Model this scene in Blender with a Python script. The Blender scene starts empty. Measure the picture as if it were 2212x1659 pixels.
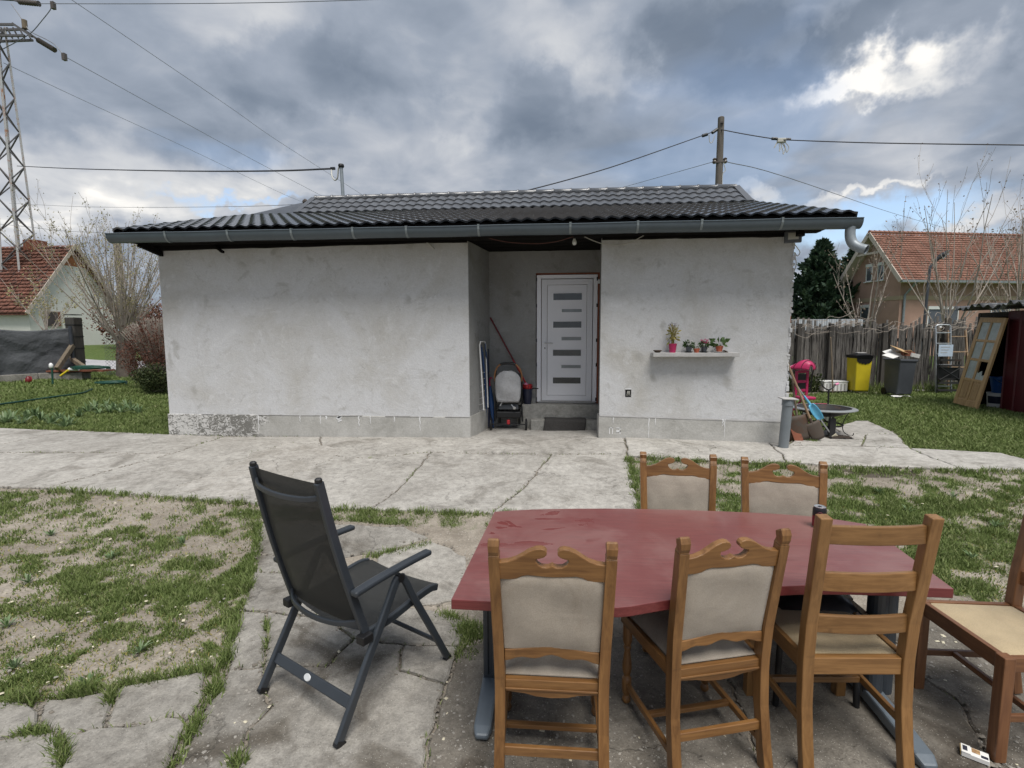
import bpy, bmesh, math, random
import numpy as np
from mathutils import Matrix, Vector
from mathutils.geometry import tessellate_polygon
R = math.radians
rng = np.random.default_rng(7)
random.seed(7)
SC = bpy.context.scene
COL = SC.collection

# ------------------------------------------------------------------ camera, sky, sun, exposure
FPX, PITCH, ROLL, EYE, YAW = 1088.0, R(5.73), R(-0.20), 1.56, R(5.08)
cam = bpy.data.cameras.new('camera')
cam.sensor_width = 36.0
cam.lens = FPX / 2212 * 36
cam.clip_start, cam.clip_end = 0.05, 3000
camo = bpy.data.objects.new('camera', cam)
COL.objects.link(camo)
camo.matrix_world = Matrix.Translation((0, 0, EYE)) @ Matrix.Rotation(YAW, 4, 'Z') @ Matrix.Rotation(math.pi / 2 - PITCH, 4, 'X') @ Matrix.Rotation(ROLL, 4, 'Z')
SC.camera = camo
vs = SC.view_settings
vs.view_transform, vs.look, vs.gamma, vs.use_curve_mapping = 'Standard', 'None', 1.0, False
vs.exposure = 1.42
SUN_EL, SUN_AZ = 64.0, 156.0        # azimuth clockwise from +Y: diffused light comes from above, behind and right of the viewer
sun = bpy.data.lights.new('sun', 'SUN')
sun.energy, sun.angle, sun.color = 1.5, R(32), (1.0, 0.965, 0.91)
suno = bpy.data.objects.new('sun', sun)
COL.objects.link(suno)
suno.rotation_euler = (R(90 - SUN_EL), 0, R(180 - SUN_AZ))
suno.location = (0, -5, 20)
SKY_GAIN = 0.40
cy_ = SC.cycles
cy_.max_bounces, cy_.diffuse_bounces, cy_.glossy_bounces, cy_.transmission_bounces, cy_.transparent_max_bounces = 4, 2, 3, 3, 8
cy_.use_denoising = True
cy_.use_adaptive_sampling, cy_.adaptive_threshold = True, 0.02


def view_dir(px, py):
    """unit direction in the world for a point of the 2212 x 1659 photograph"""
    U, V = (px - 1106) / FPX, (py - 829.5) / FPX
    c, s = math.cos(ROLL), math.sin(ROLL)
    u, v = U * c + V * s, -U * s + V * c
    cp, sp = math.cos(PITCH), math.sin(PITCH)
    x, y, z = u, cp - v * sp, -(sp + v * cp)
    cy, sy = math.cos(YAW), math.sin(YAW)
    return Vector((x * cy - y * sy, x * sy + y * cy, z)).normalized()


class NT:
    """tiny node-tree writer"""
    def __init__(self, tree):
        self.t = tree
        self.n = tree.nodes
        self.l = tree.links

    def new(self, kind, **kw):
        nd = self.n.new(kind)
        for k, v in kw.items():
            if k.startswith('_'):
                setattr(nd, k[1:], v)
        for k, v in kw.items():
            if not k.startswith('_'):
                self.put(nd, k, v)
        return nd

    def put(self, nd, k, v):
        if k[0] == 'i' and k[1:].isdigit():
            s = nd.inputs[int(k[1:])]
        else:
            s = nd.inputs[k.replace('_', ' ')]
        if isinstance(v, bpy.types.NodeSocket):
            self.l.new(v, s)
        elif isinstance(v, bpy.types.Node):
            self.l.new(v.outputs[0], s)
        else:
            if hasattr(s, 'default_value') and hasattr(s.default_value, '__len__') and not isinstance(v, str):
                v = tuple(v)
                if len(v) == 3 and len(s.default_value) == 4:
                    v = v + (1,)
            s.default_value = v

    def math(self, op, a, b=0.0, c=0.0, clamp=False):
        return self.new('ShaderNodeMath', _operation=op, _use_clamp=clamp, i0=a, i1=b, i2=c).outputs[0]

    def vec(self, op, a, b=(0, 0, 0), scale=None):
        nd = self.new('ShaderNodeVectorMath', _operation=op, i0=a)
        if op != 'SCALE' and op not in ('LENGTH', 'NORMALIZE'):
            self.put(nd, 'i1', b)
        if scale is not None:
            self.put(nd, 'Scale', scale)
        return nd.outputs[1] if op in ('DOT_PRODUCT', 'LENGTH') else nd.outputs[0]

    def noise(self, vec, scale, detail=4.0, rough=0.55, dist=0.0, out=0, dim='3D'):
        return self.new('ShaderNodeTexNoise', _noise_dimensions=dim, Vector=vec, Scale=scale, Detail=detail, Roughness=rough, Distortion=dist).outputs[out]

    def ramp(self, fac, stops, interp='LINEAR'):
        nd = self.new('ShaderNodeValToRGB', Fac=fac)
        cr = nd.color_ramp
        cr.interpolation = interp
        while len(cr.elements) < len(stops):
            cr.elements.new(0.5)
        for e, (p, c) in zip(cr.elements, stops):
            e.position = p
            if not hasattr(c, '__len__'):
                c = (c, c, c)
            e.color = tuple(c) + (1,) if len(c) == 3 else c
        return nd.outputs[0]

    def mix(self, fac, a, b, mode='MIX'):
        nd = self.new('ShaderNodeMix', _data_type='RGBA', _blend_type=mode)
        for s, v in ((nd.inputs[0], fac), (nd.inputs[6], a), (nd.inputs[7], b)):
            if isinstance(v, bpy.types.NodeSocket):
                self.l.new(v, s)
            else:
                s.default_value = v if not hasattr(v, '__len__') else (tuple(v) + (1,) if len(v) == 3 else v)
        return nd.outputs[2]

    def maprange(self, v, a, b, c=0.0, d=1.0, smooth=True):
        return self.new('ShaderNodeMapRange', _interpolation_type='SMOOTHSTEP' if smooth else 'LINEAR', i0=v, i1=a, i2=b, i3=c, i4=d).outputs[0]


world = bpy.data.worlds.new('World')
SC.world = world
world.use_nodes = True
world.cycles.sampling_method = 'NONE'
W = NT(world.node_tree)
W.n.clear()
tc = W.new('ShaderNodeTexCoord').outputs['Generated']
dirn = W.vec('NORMALIZE', tc)
sky = W.new('ShaderNodeTexSky', _sky_type='NISHITA', _sun_disc=False, _sun_elevation=R(SUN_EL), _sun_rotation=R(SUN_AZ), _air_density=1.0, _dust_density=1.5)
bg_blue = W.new('ShaderNodeBackground', Color=sky.outputs[0], Strength=0.085)
# cloud deck: noise on a plane far above, so that it flattens towards the horizon, the same all round
sep = W.new('ShaderNodeSeparateXYZ', Vector=dirn)
zz = W.math('ADD', W.math('ABSOLUTE', sep.outputs[2]), 0.22)
deck = W.vec('SCALE', dirn, scale=W.math('DIVIDE', 1.0, zz))
n_big = W.noise(deck, 0.9, 4.0, 0.52, 0.25, dim='2D')
n_mid = W.noise(W.vec('ADD', deck, (7.3, 2.1, 4.4)), 2.9, 6.0, 0.58, 0.3, dim='2D')
puff = W.new('ShaderNodeTexVoronoi', _voronoi_dimensions='2D', _feature='F1', _normalize=True, Vector=W.vec('ADD', deck, W.vec('SCALE', W.noise(deck, 2.6, 3.0, 0.6, out=1, dim='2D'), scale=0.45)), Scale=2.1, Detail=2.0, Roughness=0.5).outputs['Distance']
warp1 = W.vec('SUBTRACT', W.noise(dirn, 5.0, 3.0, 0.6, out=1), (0.5, 0.5, 0.5))
warp2 = W.vec('SUBTRACT', W.noise(dirn, 22.0, 4.0, 0.62, out=1), (0.5, 0.5, 0.5))
dw = W.vec('ADD', dirn, W.vec('ADD', W.vec('SCALE', warp1, scale=0.20), W.vec('SCALE', warp2, scale=0.085)))


def cloud_mass(px, py, rx, ry, rot=0.0, inner=0.35):
    """soft-edged cloud mass seen around a sky direction; radii in photograph pixels"""
    c = view_dir(px, py)
    t1 = (view_dir(px + 40, py) - c).normalized()
    t2 = (view_dir(px, py - 40) - c)
    t2 = (t2 - t1 * t2.dot(t1)).normalized()
    cr, sr = math.cos(R(rot)), math.sin(R(rot))
    a1, a2 = t1 * cr + t2 * sr, t2 * cr - t1 * sr
    k = FPX * 1.12
    e = Matrix((a1, a2, a1.cross(a2))).transposed().to_euler()
    mp_ = W.new('ShaderNodeMapping', _vector_type='TEXTURE', Vector=dw, Location=tuple(c), Rotation=tuple(e), Scale=(rx / k, ry / k, 0.65))
    return W.maprange(W.vec('LENGTH', mp_.outputs[0]), 1.0, inner * 0.7, 0.0, 1.0)


val = W.math('ADD', W.math('MULTIPLY', n_big, 0.62), W.math('MULTIPLY', n_mid, 0.52))
val = W.math('ADD', W.math('MULTIPLY', W.math('SUBTRACT', val, 0.57), 1.0), 0.475)
val = W.math('ADD', val, W.math('MULTIPLY', W.math('SUBTRACT', puff, 0.36), 0.75))
for px, py, rx, ry, rot, amp in [
        (640, 185, 190, 115, 0, -0.22), (300, 110, 330, 120, -8, -0.08), (1580, 130, 225, 120, -12, -0.25), (1170, 225, 190, 80, 8, -0.17),
        (950, 232, 110, 60, 0, -0.12), (2060, 15, 330, 75, 12, -0.24), (2130, 290, 180, 110, 10, -0.06),
        (1330, 175, 120, 55, 30, 0.17), (1240, 60, 200, 80, 0, 0.13), (1020, 255, 80, 50, 0, 0.12), (1420, 175, 45, 70, 0, 0.12),
        (1890, 165, 200, 45, 26, 0.42), (1780, 205, 110, 40, 10, 0.22), (1930, 260, 260, 170, 30, 0.17), (1870, 387, 150, 14, 14, 0.30),
        (1690, 440, 200, 26, 6, 0.30), (2150, 470, 160, 40, 10, 0.22), (150, 400, 430, 125, -6, 0.25), (560, 400, 240, 60, 0, 0.18),
        (90, 480, 330, 70, 0, 0.14), (1760, 620, 170, 80, 0, 0.25), (1740, 60, 160, 36, 30, 0.22)]:
    val = W.math('ADD', val, W.math('MULTIPLY', cloud_mass(px, py, rx, ry, rot, 0.62 if amp < -0.15 else 0.4), amp))
cc = W.ramp(val, [(0.02, (0.17, 0.212, 0.278)), (0.22, (0.232, 0.277, 0.348)), (0.42, (0.325, 0.37, 0.445)), (0.60, (0.47, 0.50, 0.555)), (0.80, (0.67, 0.68, 0.695)), (1.0, (1.0, 0.97, 0.92))])
gap = None
for px, py, rx, ry, rot in [(1900, 452, 240, 55, 10), (470, 440, 150, 15, 0), (2010, 560, 200, 60, 0)]:
    m = cloud_mass(px, py, rx, ry, rot)
    gap = m if gap is None else W.math('MAXIMUM', gap, m)
gap = W.math('MULTIPLY', gap, W.maprange(val, 0.86, 0.62))
thin = W.maprange(n_big, 0.38, 0.28, 0.0, 0.25)
cover = W.math('SUBTRACT', 1.0, W.math('MAXIMUM', W.math('MULTIPLY', gap, 0.85), thin))
bg_cloud = W.new('ShaderNodeBackground', Color=cc, Strength=SKY_GAIN)
mixs = W.new('ShaderNodeMixShader', i0=cover, i1=bg_blue.outputs[0], i2=bg_cloud.outputs[0])
W.new('ShaderNodeOutputWorld', Surface=mixs.outputs[0])

# ------------------------------------------------------------------ placing
def at(px, py, z=None, Y=None, X=None):
    """where the line of sight through a photograph point meets a height, a depth or a side plane"""
    d = view_dir(px, py)
    t = (z - EYE) / d.z if z is not None else (Y / d.y if Y is not None else X / d.x)
    return Vector((0, 0, EYE)) + d * t


def smooth01(t):
    t = np.clip(t, 0, 1)
    return t * t * (3 - 2 * t)


def gz(x, y):
    """terrain: falls 20 cm from the house to the patio, rises on the far left"""
    x, y = np.asarray(x, float), np.asarray(y, float)
    g = -0.2 * smooth01((7.0 - y) / 3.9)
    g = g + 0.3 * smooth01((-x - 8.2) / 6) + 0.6 * smooth01((-x - 22) / 8)
    g = g + 0.05 * np.exp(-((x - 0.75) / 0.9) ** 2 - ((y - 7.2) / 1.1) ** 2)
    return g


def gat(px, py):
    d = view_dir(px, py)
    z = -0.1
    for _ in range(40):
        t = (z - EYE) / d.z
        if t < 0 or t > 400:
            t = 400
        z = 0.5 * z + 0.5 * float(gz(d.x * t, d.y * t))
    return Vector((d.x * t, d.y * t, float(gz(d.x * t, d.y * t))))


def poly_world(pts):
    return np.array([gat(*p)[:2] for p in pts])


def inside(P, poly):
    x, y = P[:, 0], P[:, 1]
    r = np.zeros(len(P), bool)
    n = len(poly)
    for i in range(n):
        x0, y0 = poly[i]
        x1, y1 = poly[(i + 1) % n]
        if y0 == y1:
            continue
        c = ((y0 > y) != (y1 > y)) & (x < (x1 - x0) * (y - y0) / (y1 - y0) + x0)
        r ^= c
    return r


_G = np.random.default_rng(3).random((64, 64))


def vnoise(x, y, s=1.0):
    x, y = np.asarray(x, float) * s + 1000, np.asarray(y, float) * s + 1000
    i, j = np.floor(x).astype(int), np.floor(y).astype(int)
    u, v = x - i, y - j
    u, v = u * u * (3 - 2 * u), v * v * (3 - 2 * v)
    g = lambda a, b: _G[a % 64, b % 64]
    return (g(i, j) * (1 - u) + g(i + 1, j) * u) * (1 - v) + (g(i, j + 1) * (1 - u) + g(i + 1, j + 1) * u) * v


def fnoise(x, y, s):
    return 0.55 * vnoise(x, y, s) + 0.3 * vnoise(x + 5.2, y + 9.1, s * 2.1) + 0.15 * vnoise(x + 1.7, y + 3.3, s * 4.3)


# ------------------------------------------------------------------ materials
def material(name):
    m = bpy.data.materials.new(name)
    m.use_nodes = True
    t = NT(m.node_tree)
    bs = t.n['Principled BSDF']
    return m, t, bs


def coords(t, world_space=False, sc=(1, 1, 1)):
    if world_space:
        o = t.new('ShaderNodeNewGeometry').outputs['Position']
    else:
        o = t.new('ShaderNodeTexCoord').outputs['Object']
    if sc != (1, 1, 1):
        o = t.vec('MULTIPLY', o, sc)
    return o


def bump(t, bs, h, strength=0.3, dist=0.01):
    b = t.new('ShaderNodeBump', Strength=strength, Distance=dist, Height=h)
    t.l.new(b.outputs[0], bs.inputs['Normal'])


def pm(name, c, var=0.18, scale=6.0, rough=0.6, bmp=0.15, metal=0.0, sc=(1, 1, 1), c2=None, rvar=0.1, spec=0.5, detail=5.0, bdist=0.004, fine=None, coat=0.0, ws=False):
    """general procedural material: two-tone noise, rough variation, fine bump, individual tint"""
    m, t, bs = material(name)
    co = coords(t, ws, sc)
    n = t.noise(co, scale, detail, 0.6)
    n2 = t.noise(co, fine or scale * 7, 2.0, 0.6)
    c = tuple(c)
    lo = tuple(max(0, v * (1 - var)) for v in c)
    hi = tuple(min(1, v * (1 + var)) for v in c) if c2 is None else tuple(c2)
    k = t.math('ADD', t.math('MULTIPLY', n, 0.75), t.math('MULTIPLY', n2, 0.25))
    col = t.ramp(k, [(0.30, lo), (0.70, hi)])
    oi = t.new('ShaderNodeObjectInfo').outputs['Random']
    col = t.mix(1.0, col, t.ramp(oi, [(0, 0.9), (1, 1.08)]), 'MULTIPLY')
    t.put(bs, 'Base_Color', col)
    t.put(bs, 'Roughness', t.math('ADD', rough, t.math('MULTIPLY', t.math('SUBTRACT', n2, 0.5), rvar * 2), clamp=True))
    t.put(bs, 'Metallic', metal)
    t.put(bs, 'Specular_IOR_Level', spec)
    if coat:
        t.put(bs, 'Coat_Weight', coat)
        t.put(bs, 'Coat_Roughness', 0.15)
    if bmp:
        bump(t, bs, n2, bmp, bdist)
    return m


def m_plaster(name, base, warm, dark, ws=True):
    m, t, bs = material(name)
    p = coords(t, ws)
    st = t.vec('MULTIPLY', p, (1.0, 1.0, 0.35))
    n1 = t.noise(p, 0.9, 5, 0.64, 0.4)
    n2 = t.noise(t.vec('ADD', p, (3, 7, 1)), 3.2, 5, 0.68, 0.6)
    n3 = t.noise(st, 7.0, 4, 0.6)
    nf = t.noise(p, 55, 3, 0.65)
    col = t.ramp(n1, [(0.30, warm), (0.56, base)])
    col = t.mix(t.maprange(n2, 0.55, 0.72, 0, 0.55), col, tuple(min(1, v * 1.14) for v in base))
    col = t.mix(t.maprange(n2, 0.42, 0.28, 0, 0.6), col, dark)
    col = t.mix(t.maprange(n3, 0.60, 0.75, 0, 0.28), col, warm)
    spots = t.new('ShaderNodeTexVoronoi', Vector=t.vec('ADD', p, t.vec('SCALE', t.noise(p, 4, 3, out=1), scale=0.25)), Scale=2.6, Randomness=1.0)
    blot = t.math('MULTIPLY', t.maprange(spots.outputs['Distance'], 0.22, 0.08), t.maprange(t.noise(p, 1.7, 2), 0.52, 0.64))
    col = t.mix(t.math('MULTIPLY', blot, 0.55), col, tuple(v * 0.72 for v in warm))
    tr_ = t.noise(t.vec('ADD', t.vec('MULTIPLY', p, (1.0, 1.0, 1.7)), t.vec('SCALE', t.noise(p, 1.3, 1, out=1), scale=1.6)), 4.5, 3, 0.62)
    col = t.mix(t.maprange(tr_, 0.58, 0.70, 0, 0.30), col, tuple(v * 0.80 for v in warm))
    col = t.mix(t.maprange(tr_, 0.40, 0.30, 0, 0.35), col, tuple(min(1, v * 1.16) for v in base))
    hc = t.new('ShaderNodeTexVoronoi', Vector=t.vec('ADD', p, t.vec('SCALE', t.noise(p, 3.0, 4, 0.65, out=1), scale=0.6)), Scale=0.55, _feature='DISTANCE_TO_EDGE')
    hk = t.math('MULTIPLY', t.maprange(hc.outputs['Distance'], 0.006, 0.002), t.maprange(t.noise(p, 1.0, 1), 0.50, 0.58))
    col = t.mix(t.math('MULTIPLY', hk, 0.14), col, (0.14, 0.13, 0.12))
    chips = t.new('ShaderNodeTexVoronoi', Vector=p, Scale=4.5)
    chip = t.math('MULTIPLY', t.maprange(chips.outputs['Distance'], 0.075, 0.055), t.maprange(t.noise(p, 2.3, 1), 0.56, 0.6))
    col = t.mix(t.math('MULTIPLY', chip, 0.55), col, (0.62, 0.62, 0.62))
    col = t.mix(1.0, col, t.ramp(nf, [(0.25, 0.90), (0.75, 1.07)]), 'MULTIPLY')
    t.put(bs, 'Base_Color', col)
    t.put(bs, 'Roughness', 0.92)
    t.put(bs, 'Specular_IOR_Level', 0.2)
    h = t.math('ADD', t.math('MULTIPLY', tr_, 0.8), t.math('MULTIPLY', nf, 0.5))
    bump(t, bs, h, 0.5, 0.013)
    return m


def m_plinth():
    m, t, bs = material('plinth render')
    p = coords(t, True)
    n2 = t.noise(p, 2.6, 7, 0.65, 0.5)
    nf = t.noise(p, 45, 4, 0.65)
    col = t.ramp(n2, [(0.30, (0.345, 0.336, 0.31)), (0.65, (0.50, 0.49, 0.465))])
    sx = t.new('ShaderNodeSeparateXYZ', Vector=p)
    flake = t.maprange(t.math('ADD', t.noise(t.vec('MULTIPLY', p, (1, 1, 1.8)), 15, 5, 0.66, 1.6), t.math('MULTIPLY', t.noise(p, 2.2, 3), 0.45)), 0.68, 0.76)
    fl = t.mix(flake, (0.19, 0.185, 0.17), (0.58, 0.57, 0.55))
    edge = t.maprange(t.math('ADD', sx.outputs[0], t.math('MULTIPLY', t.noise(p, 3.0, 3), 0.9)), -4.15, -3.95, 1, 0)
    col = t.mix(edge, col, fl)
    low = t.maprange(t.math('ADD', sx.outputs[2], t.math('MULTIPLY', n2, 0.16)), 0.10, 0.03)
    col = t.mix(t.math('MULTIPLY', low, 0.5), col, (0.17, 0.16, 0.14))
    col = t.mix(1.0, col, t.ramp(nf, [(0.25, 0.86), (0.75, 1.1)]), 'MULTIPLY')
    t.put(bs, 'Base_Color', col)
    t.put(bs, 'Roughness', 0.93)
    t.put(bs, 'Specular_IOR_Level', 0.2)
    bump(t, bs, t.math('ADD', n2, t.math('MULTIPLY', nf, 0.5)), 0.5, 0.015)
    return m


def m_concrete(name, a, b, stain, speck=0.5, seed=0.0, gritty=0.4, crack=0.0):
    m, t, bs = material(name)
    p = coords(t, True)
    q = t.vec('ADD', p, (seed, seed * 1.7, 0))
    n1 = t.noise(q, 0.8, 5, 0.64, 0.5)
    n2 = t.noise(q, 4.2, 4, 0.66, 0.3)
    nf = t.noise(q, 90, 2, 0.7)
    col = t.ramp(t.math('ADD', t.math('MULTIPLY', n1, 0.55), t.math('MULTIPLY', n2, 0.45)), [(0.34, a), (0.64, b)])
    col = t.mix(t.maprange(t.noise(q, 1.9, 6, 0.6, 0.8), 0.50, 0.70, 0, 0.85), col, stain)
    n4 = t.noise(q, 15, 4, 0.68, 0.4)
    col = t.mix(1.0, col, t.ramp(n4, [(0.30, 0.72), (0.52, 1.0), (0.72, 1.20)]), 'MULTIPLY')
    v1 = t.new('ShaderNodeTexVoronoi', Vector=q, Scale=120.0)
    sp = t.math('MULTIPLY', t.maprange(v1.outputs['Distance'], 0.30, 0.14), t.maprange(t.new('ShaderNodeSeparateColor', Color=v1.outputs['Color']).outputs[0], 0.70, 0.82))
    col = t.mix(t.math('MULTIPLY', sp, speck), col, (0.50, 0.48, 0.43))
    v2 = t.new('ShaderNodeTexVoronoi', Vector=q, Scale=75.0)
    dk = t.math('MULTIPLY', t.maprange(v2.outputs['Distance'], 0.34, 0.12), t.maprange(t.new('ShaderNodeSeparateColor', Color=v2.outputs['Color']).outputs[1], 0.62, 0.8))
    col = t.mix(t.math('MULTIPLY', dk, 0.45), col, tuple(v * 0.45 for v in a))
    h = t.math('ADD', t.math('MULTIPLY', n4, 0.9), t.math('MULTIPLY', nf, gritty))
    h = t.math('ADD', h, t.math('MULTIPLY', sp, 0.25))
    if crack:
        wv = t.vec('ADD', q, t.vec('SCALE', t.noise(q, 2.4, 5, 0.6, out=1), scale=0.55))
        vc = t.new('ShaderNodeTexVoronoi', Vector=wv, Scale=1.15, _feature='DISTANCE_TO_EDGE')
        ck = t.math('MULTIPLY', t.maprange(vc.outputs['Distance'], 0.009, 0.003), t.maprange(t.noise(q, 1.1, 2), 0.46, 0.56))
        col = t.mix(t.math('MULTIPLY', ck, crack), col, (0.06, 0.055, 0.045))
        h = t.math('SUBTRACT', h, t.math('MULTIPLY', ck, 1.2))
    col = t.mix(1.0, col, t.ramp(nf, [(0.3, 0.84), (0.7, 1.12)]), 'MULTIPLY')
    oi = t.new('ShaderNodeObjectInfo').outputs['Random']
    col = t.mix(1.0, col, t.ramp(oi, [(0, 0.93), (1, 1.06)]), 'MULTIPLY')
    t.put(bs, 'Base_Color', col)
    t.put(bs, 'Roughness', 0.93)
    t.put(bs, 'Specular_IOR_Level', 0.25)
    bump(t, bs, h, 0.55, 0.012)
    return m


def m_ground():
    m, t, bs = material('soil and turf')
    p = coords(t, True)
    n1 = t.noise(p, 1.1, 4, 0.6, 0.4)
    n2 = t.noise(p, 6.5, 4, 0.65)
    nf = t.noise(p, 60, 2, 0.7)
    soil = t.ramp(t.math('ADD', t.math('MULTIPLY', n1, 0.5), t.math('MULTIPLY', n2, 0.5)), [(0.34, (0.175, 0.150, 0.120)), (0.62, (0.355, 0.315, 0.265))])
    v1 = t.new('ShaderNodeTexVoronoi', Vector=p, Scale=38.0)
    st = t.math('MULTIPLY', t.maprange(v1.outputs['Distance'], 0.34, 0.16), t.maprange(t.new('ShaderNodeSeparateColor', Color=v1.outputs['Color']).outputs[0], 0.74, 0.84))
    soil = t.mix(t.math('MULTIPLY', st, 0.6), soil, (0.52, 0.49, 0.43))
    turf = t.ramp(t.noise(p, 9, 5, 0.7), [(0.30, (0.050, 0.080, 0.022)), (0.55, (0.095, 0.135, 0.040)), (0.75, (0.19, 0.185, 0.085))])
    at_ = t.new('ShaderNodeAttribute', _attribute_name='turf').outputs['Fac']
    k = t.maprange(t.math('ADD', at_, t.math('MULTIPLY', t.math('SUBTRACT', t.noise(p, 5, 6, 0.7), 0.5), 1.3)), 0.38, 0.62)
    col = t.mix(k, soil, turf)
    dk = t.new('ShaderNodeAttribute', _attribute_name='wet').outputs['Fac']
    col = t.mix(t.maprange(t.math('ADD', dk, t.math('MULTIPLY', t.math('SUBTRACT', n2, 0.5), 0.9)), 0.3, 0.7, 0, 0.85), col, (0.075, 0.062, 0.05))
    rd = t.new('ShaderNodeAttribute', _attribute_name='road').outputs['Fac']
    col = t.mix(t.maprange(rd, 0.4, 0.6), col, t.ramp(n2, [(0.3, (0.36, 0.35, 0.36)), (0.7, (0.46, 0.45, 0.46))]))
    col = t.mix(1.0, col, t.ramp(nf, [(0.28, 0.78), (0.72, 1.16)]), 'MULTIPLY')
    t.put(bs, 'Base_Color', col)
    t.put(bs, 'Roughness', 0.95)
    t.put(bs, 'Specular_IOR_Level', 0.15)
    bump(t, bs, t.math('ADD', t.math('MULTIPLY', n2, 0.8), t.math('ADD', t.math('MULTIPLY', nf, 0.5), t.math('MULTIPLY', st, 0.4))), 0.7, 0.02)
    return m


def m_leaf(name, stops, rough=0.6, trans=0.25):
    m, t, bs = material(name)
    g = t.new('ShaderNodeNewGeometry')
    n = t.noise(g.outputs['Position'], 2.2, 4, 0.6)
    k = t.math('ADD', t.math('MULTIPLY', g.outputs['Random Per Island'], 0.6), t.math('MULTIPLY', n, 0.4))
    col = t.ramp(k, stops)
    t.put(bs, 'Base_Color', col)
    t.put(bs, 'Roughness', rough)
    t.put(bs, 'Specular_IOR_Level', 0.25)
    tr = t.new('ShaderNodeBsdfTranslucent', Color=col)
    mx = t.new('ShaderNodeMixShader', i0=trans, i1=bs.outputs[0], i2=tr.outputs[0])
    t.l.new(mx.outputs[0], t.n['Material Output'].inputs[0])
    return m


def m_wood(name, lo, hi, scale=9.0, rough=0.38, axis=2, bmp=0.12, coat=0.25):
    m, t, bs = material(name)
    co = t.new('ShaderNodeTexCoord').outputs['Object']
    s = [1.0, 1.0, 1.0]
    s[axis] = 0.07
    oi = t.new('ShaderNodeObjectInfo').outputs['Random']
    q = t.vec('ADD', t.vec('MULTIPLY', co, tuple(s)), t.vec('SCALE', (5.0, 3.0, 7.0), scale=oi))
    n = t.noise(q, scale * 5, 5, 0.6, 0.8)
    n2 = t.noise(q, scale * 24, 3, 0.6)
    nb = t.noise(co, 3.5, 3, 0.5)
    k = t.math('ADD', t.math('MULTIPLY', n, 0.6), t.math('ADD', t.math('MULTIPLY', n2, 0.2), t.math('MULTIPLY', nb, 0.2)))
    col = t.ramp(k, [(0.28, tuple(v * 0.7 for v in lo)), (0.42, lo), (0.68, hi)])
    col = t.mix(t.maprange(t.noise(co, 11, 4, 0.7), 0.58, 0.74, 0, 0.5), col, tuple(v * 0.55 for v in lo))
    col = t.mix(1.0, col, t.ramp(oi, [(0, 0.88), (1, 1.12)]), 'MULTIPLY')
    t.put(bs, 'Base_Color', col)
    t.put(bs, 'Roughness', t.math('ADD', rough, t.math('MULTIPLY', nb, 0.15)))
    t.put(bs, 'Coat_Weight', coat)
    t.put(bs, 'Coat_Roughness', 0.3)
    bump(t, bs, t.math('ADD', n, n2), bmp, 0.002)
    return m


def m_table():
    m, t, bs = material('red laminate')
    co = t.new('ShaderNodeTexCoord').outputs['Object']
    g = t.noise(t.vec('MULTIPLY', co, (0.6, 14.0, 14.0)), 9.0, 5, 0.68, 0.5)
    g2 = t.noise(t.vec('MULTIPLY', co, (1.0, 40.0, 40.0)), 12.0, 3, 0.6)
    k = t.math('ADD', t.math('MULTIPLY', g, 0.7), t.math('MULTIPLY', g2, 0.3))
    col = t.ramp(k, [(0.34, (0.10, 0.018, 0.019)), (0.50, (0.145, 0.028, 0.028)), (0.68, (0.19, 0.044, 0.042))])
    # dust film, wiped and wetted in places
    d1 = t.noise(co, 2.0, 5, 0.6, 0.5)
    wet = t.math('MULTIPLY', t.maprange(t.noise(t.vec('MULTIPLY', co, (1.0, 2.4, 1)), 3.4, 4, 0.5, 0.9), 0.57, 0.61), 1.0)
    sx = t.new('ShaderNodeSeparateXYZ', Vector=co)
    zone = t.math('MULTIPLY', t.maprange(sx.outputs[0], 0.75, 0.25), t.maprange(sx.outputs[1], 0.42, 0.62))
    wet = t.math('MULTIPLY', t.math('MULTIPLY', wet, zone), 0.7)
    dust = t.math('MULTIPLY', t.maprange(d1, 0.35, 0.65, 0.07, 0.20), t.math('SUBTRACT', 1.0, wet))
    nz = t.new('ShaderNodeSeparateXYZ', Vector=t.new('ShaderNodeNewGeometry').outputs['Normal'])
    dust = t.math('MULTIPLY', dust, t.maprange(nz.outputs[2], 0.7, 0.95))
    col = t.mix(dust, col, (0.50, 0.40, 0.36))
    t.put(bs, 'Base_Color', col)
    t.put(bs, 'Roughness', t.math('ADD', 0.27, t.math('SUBTRACT', t.math('MULTIPLY', d1, 0.14), t.math('MULTIPLY', wet, 0.2))))
    t.put(bs, 'Specular_IOR_Level', 0.55)
    bump(t, bs, k, 0.06, 0.002)
    return m


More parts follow.
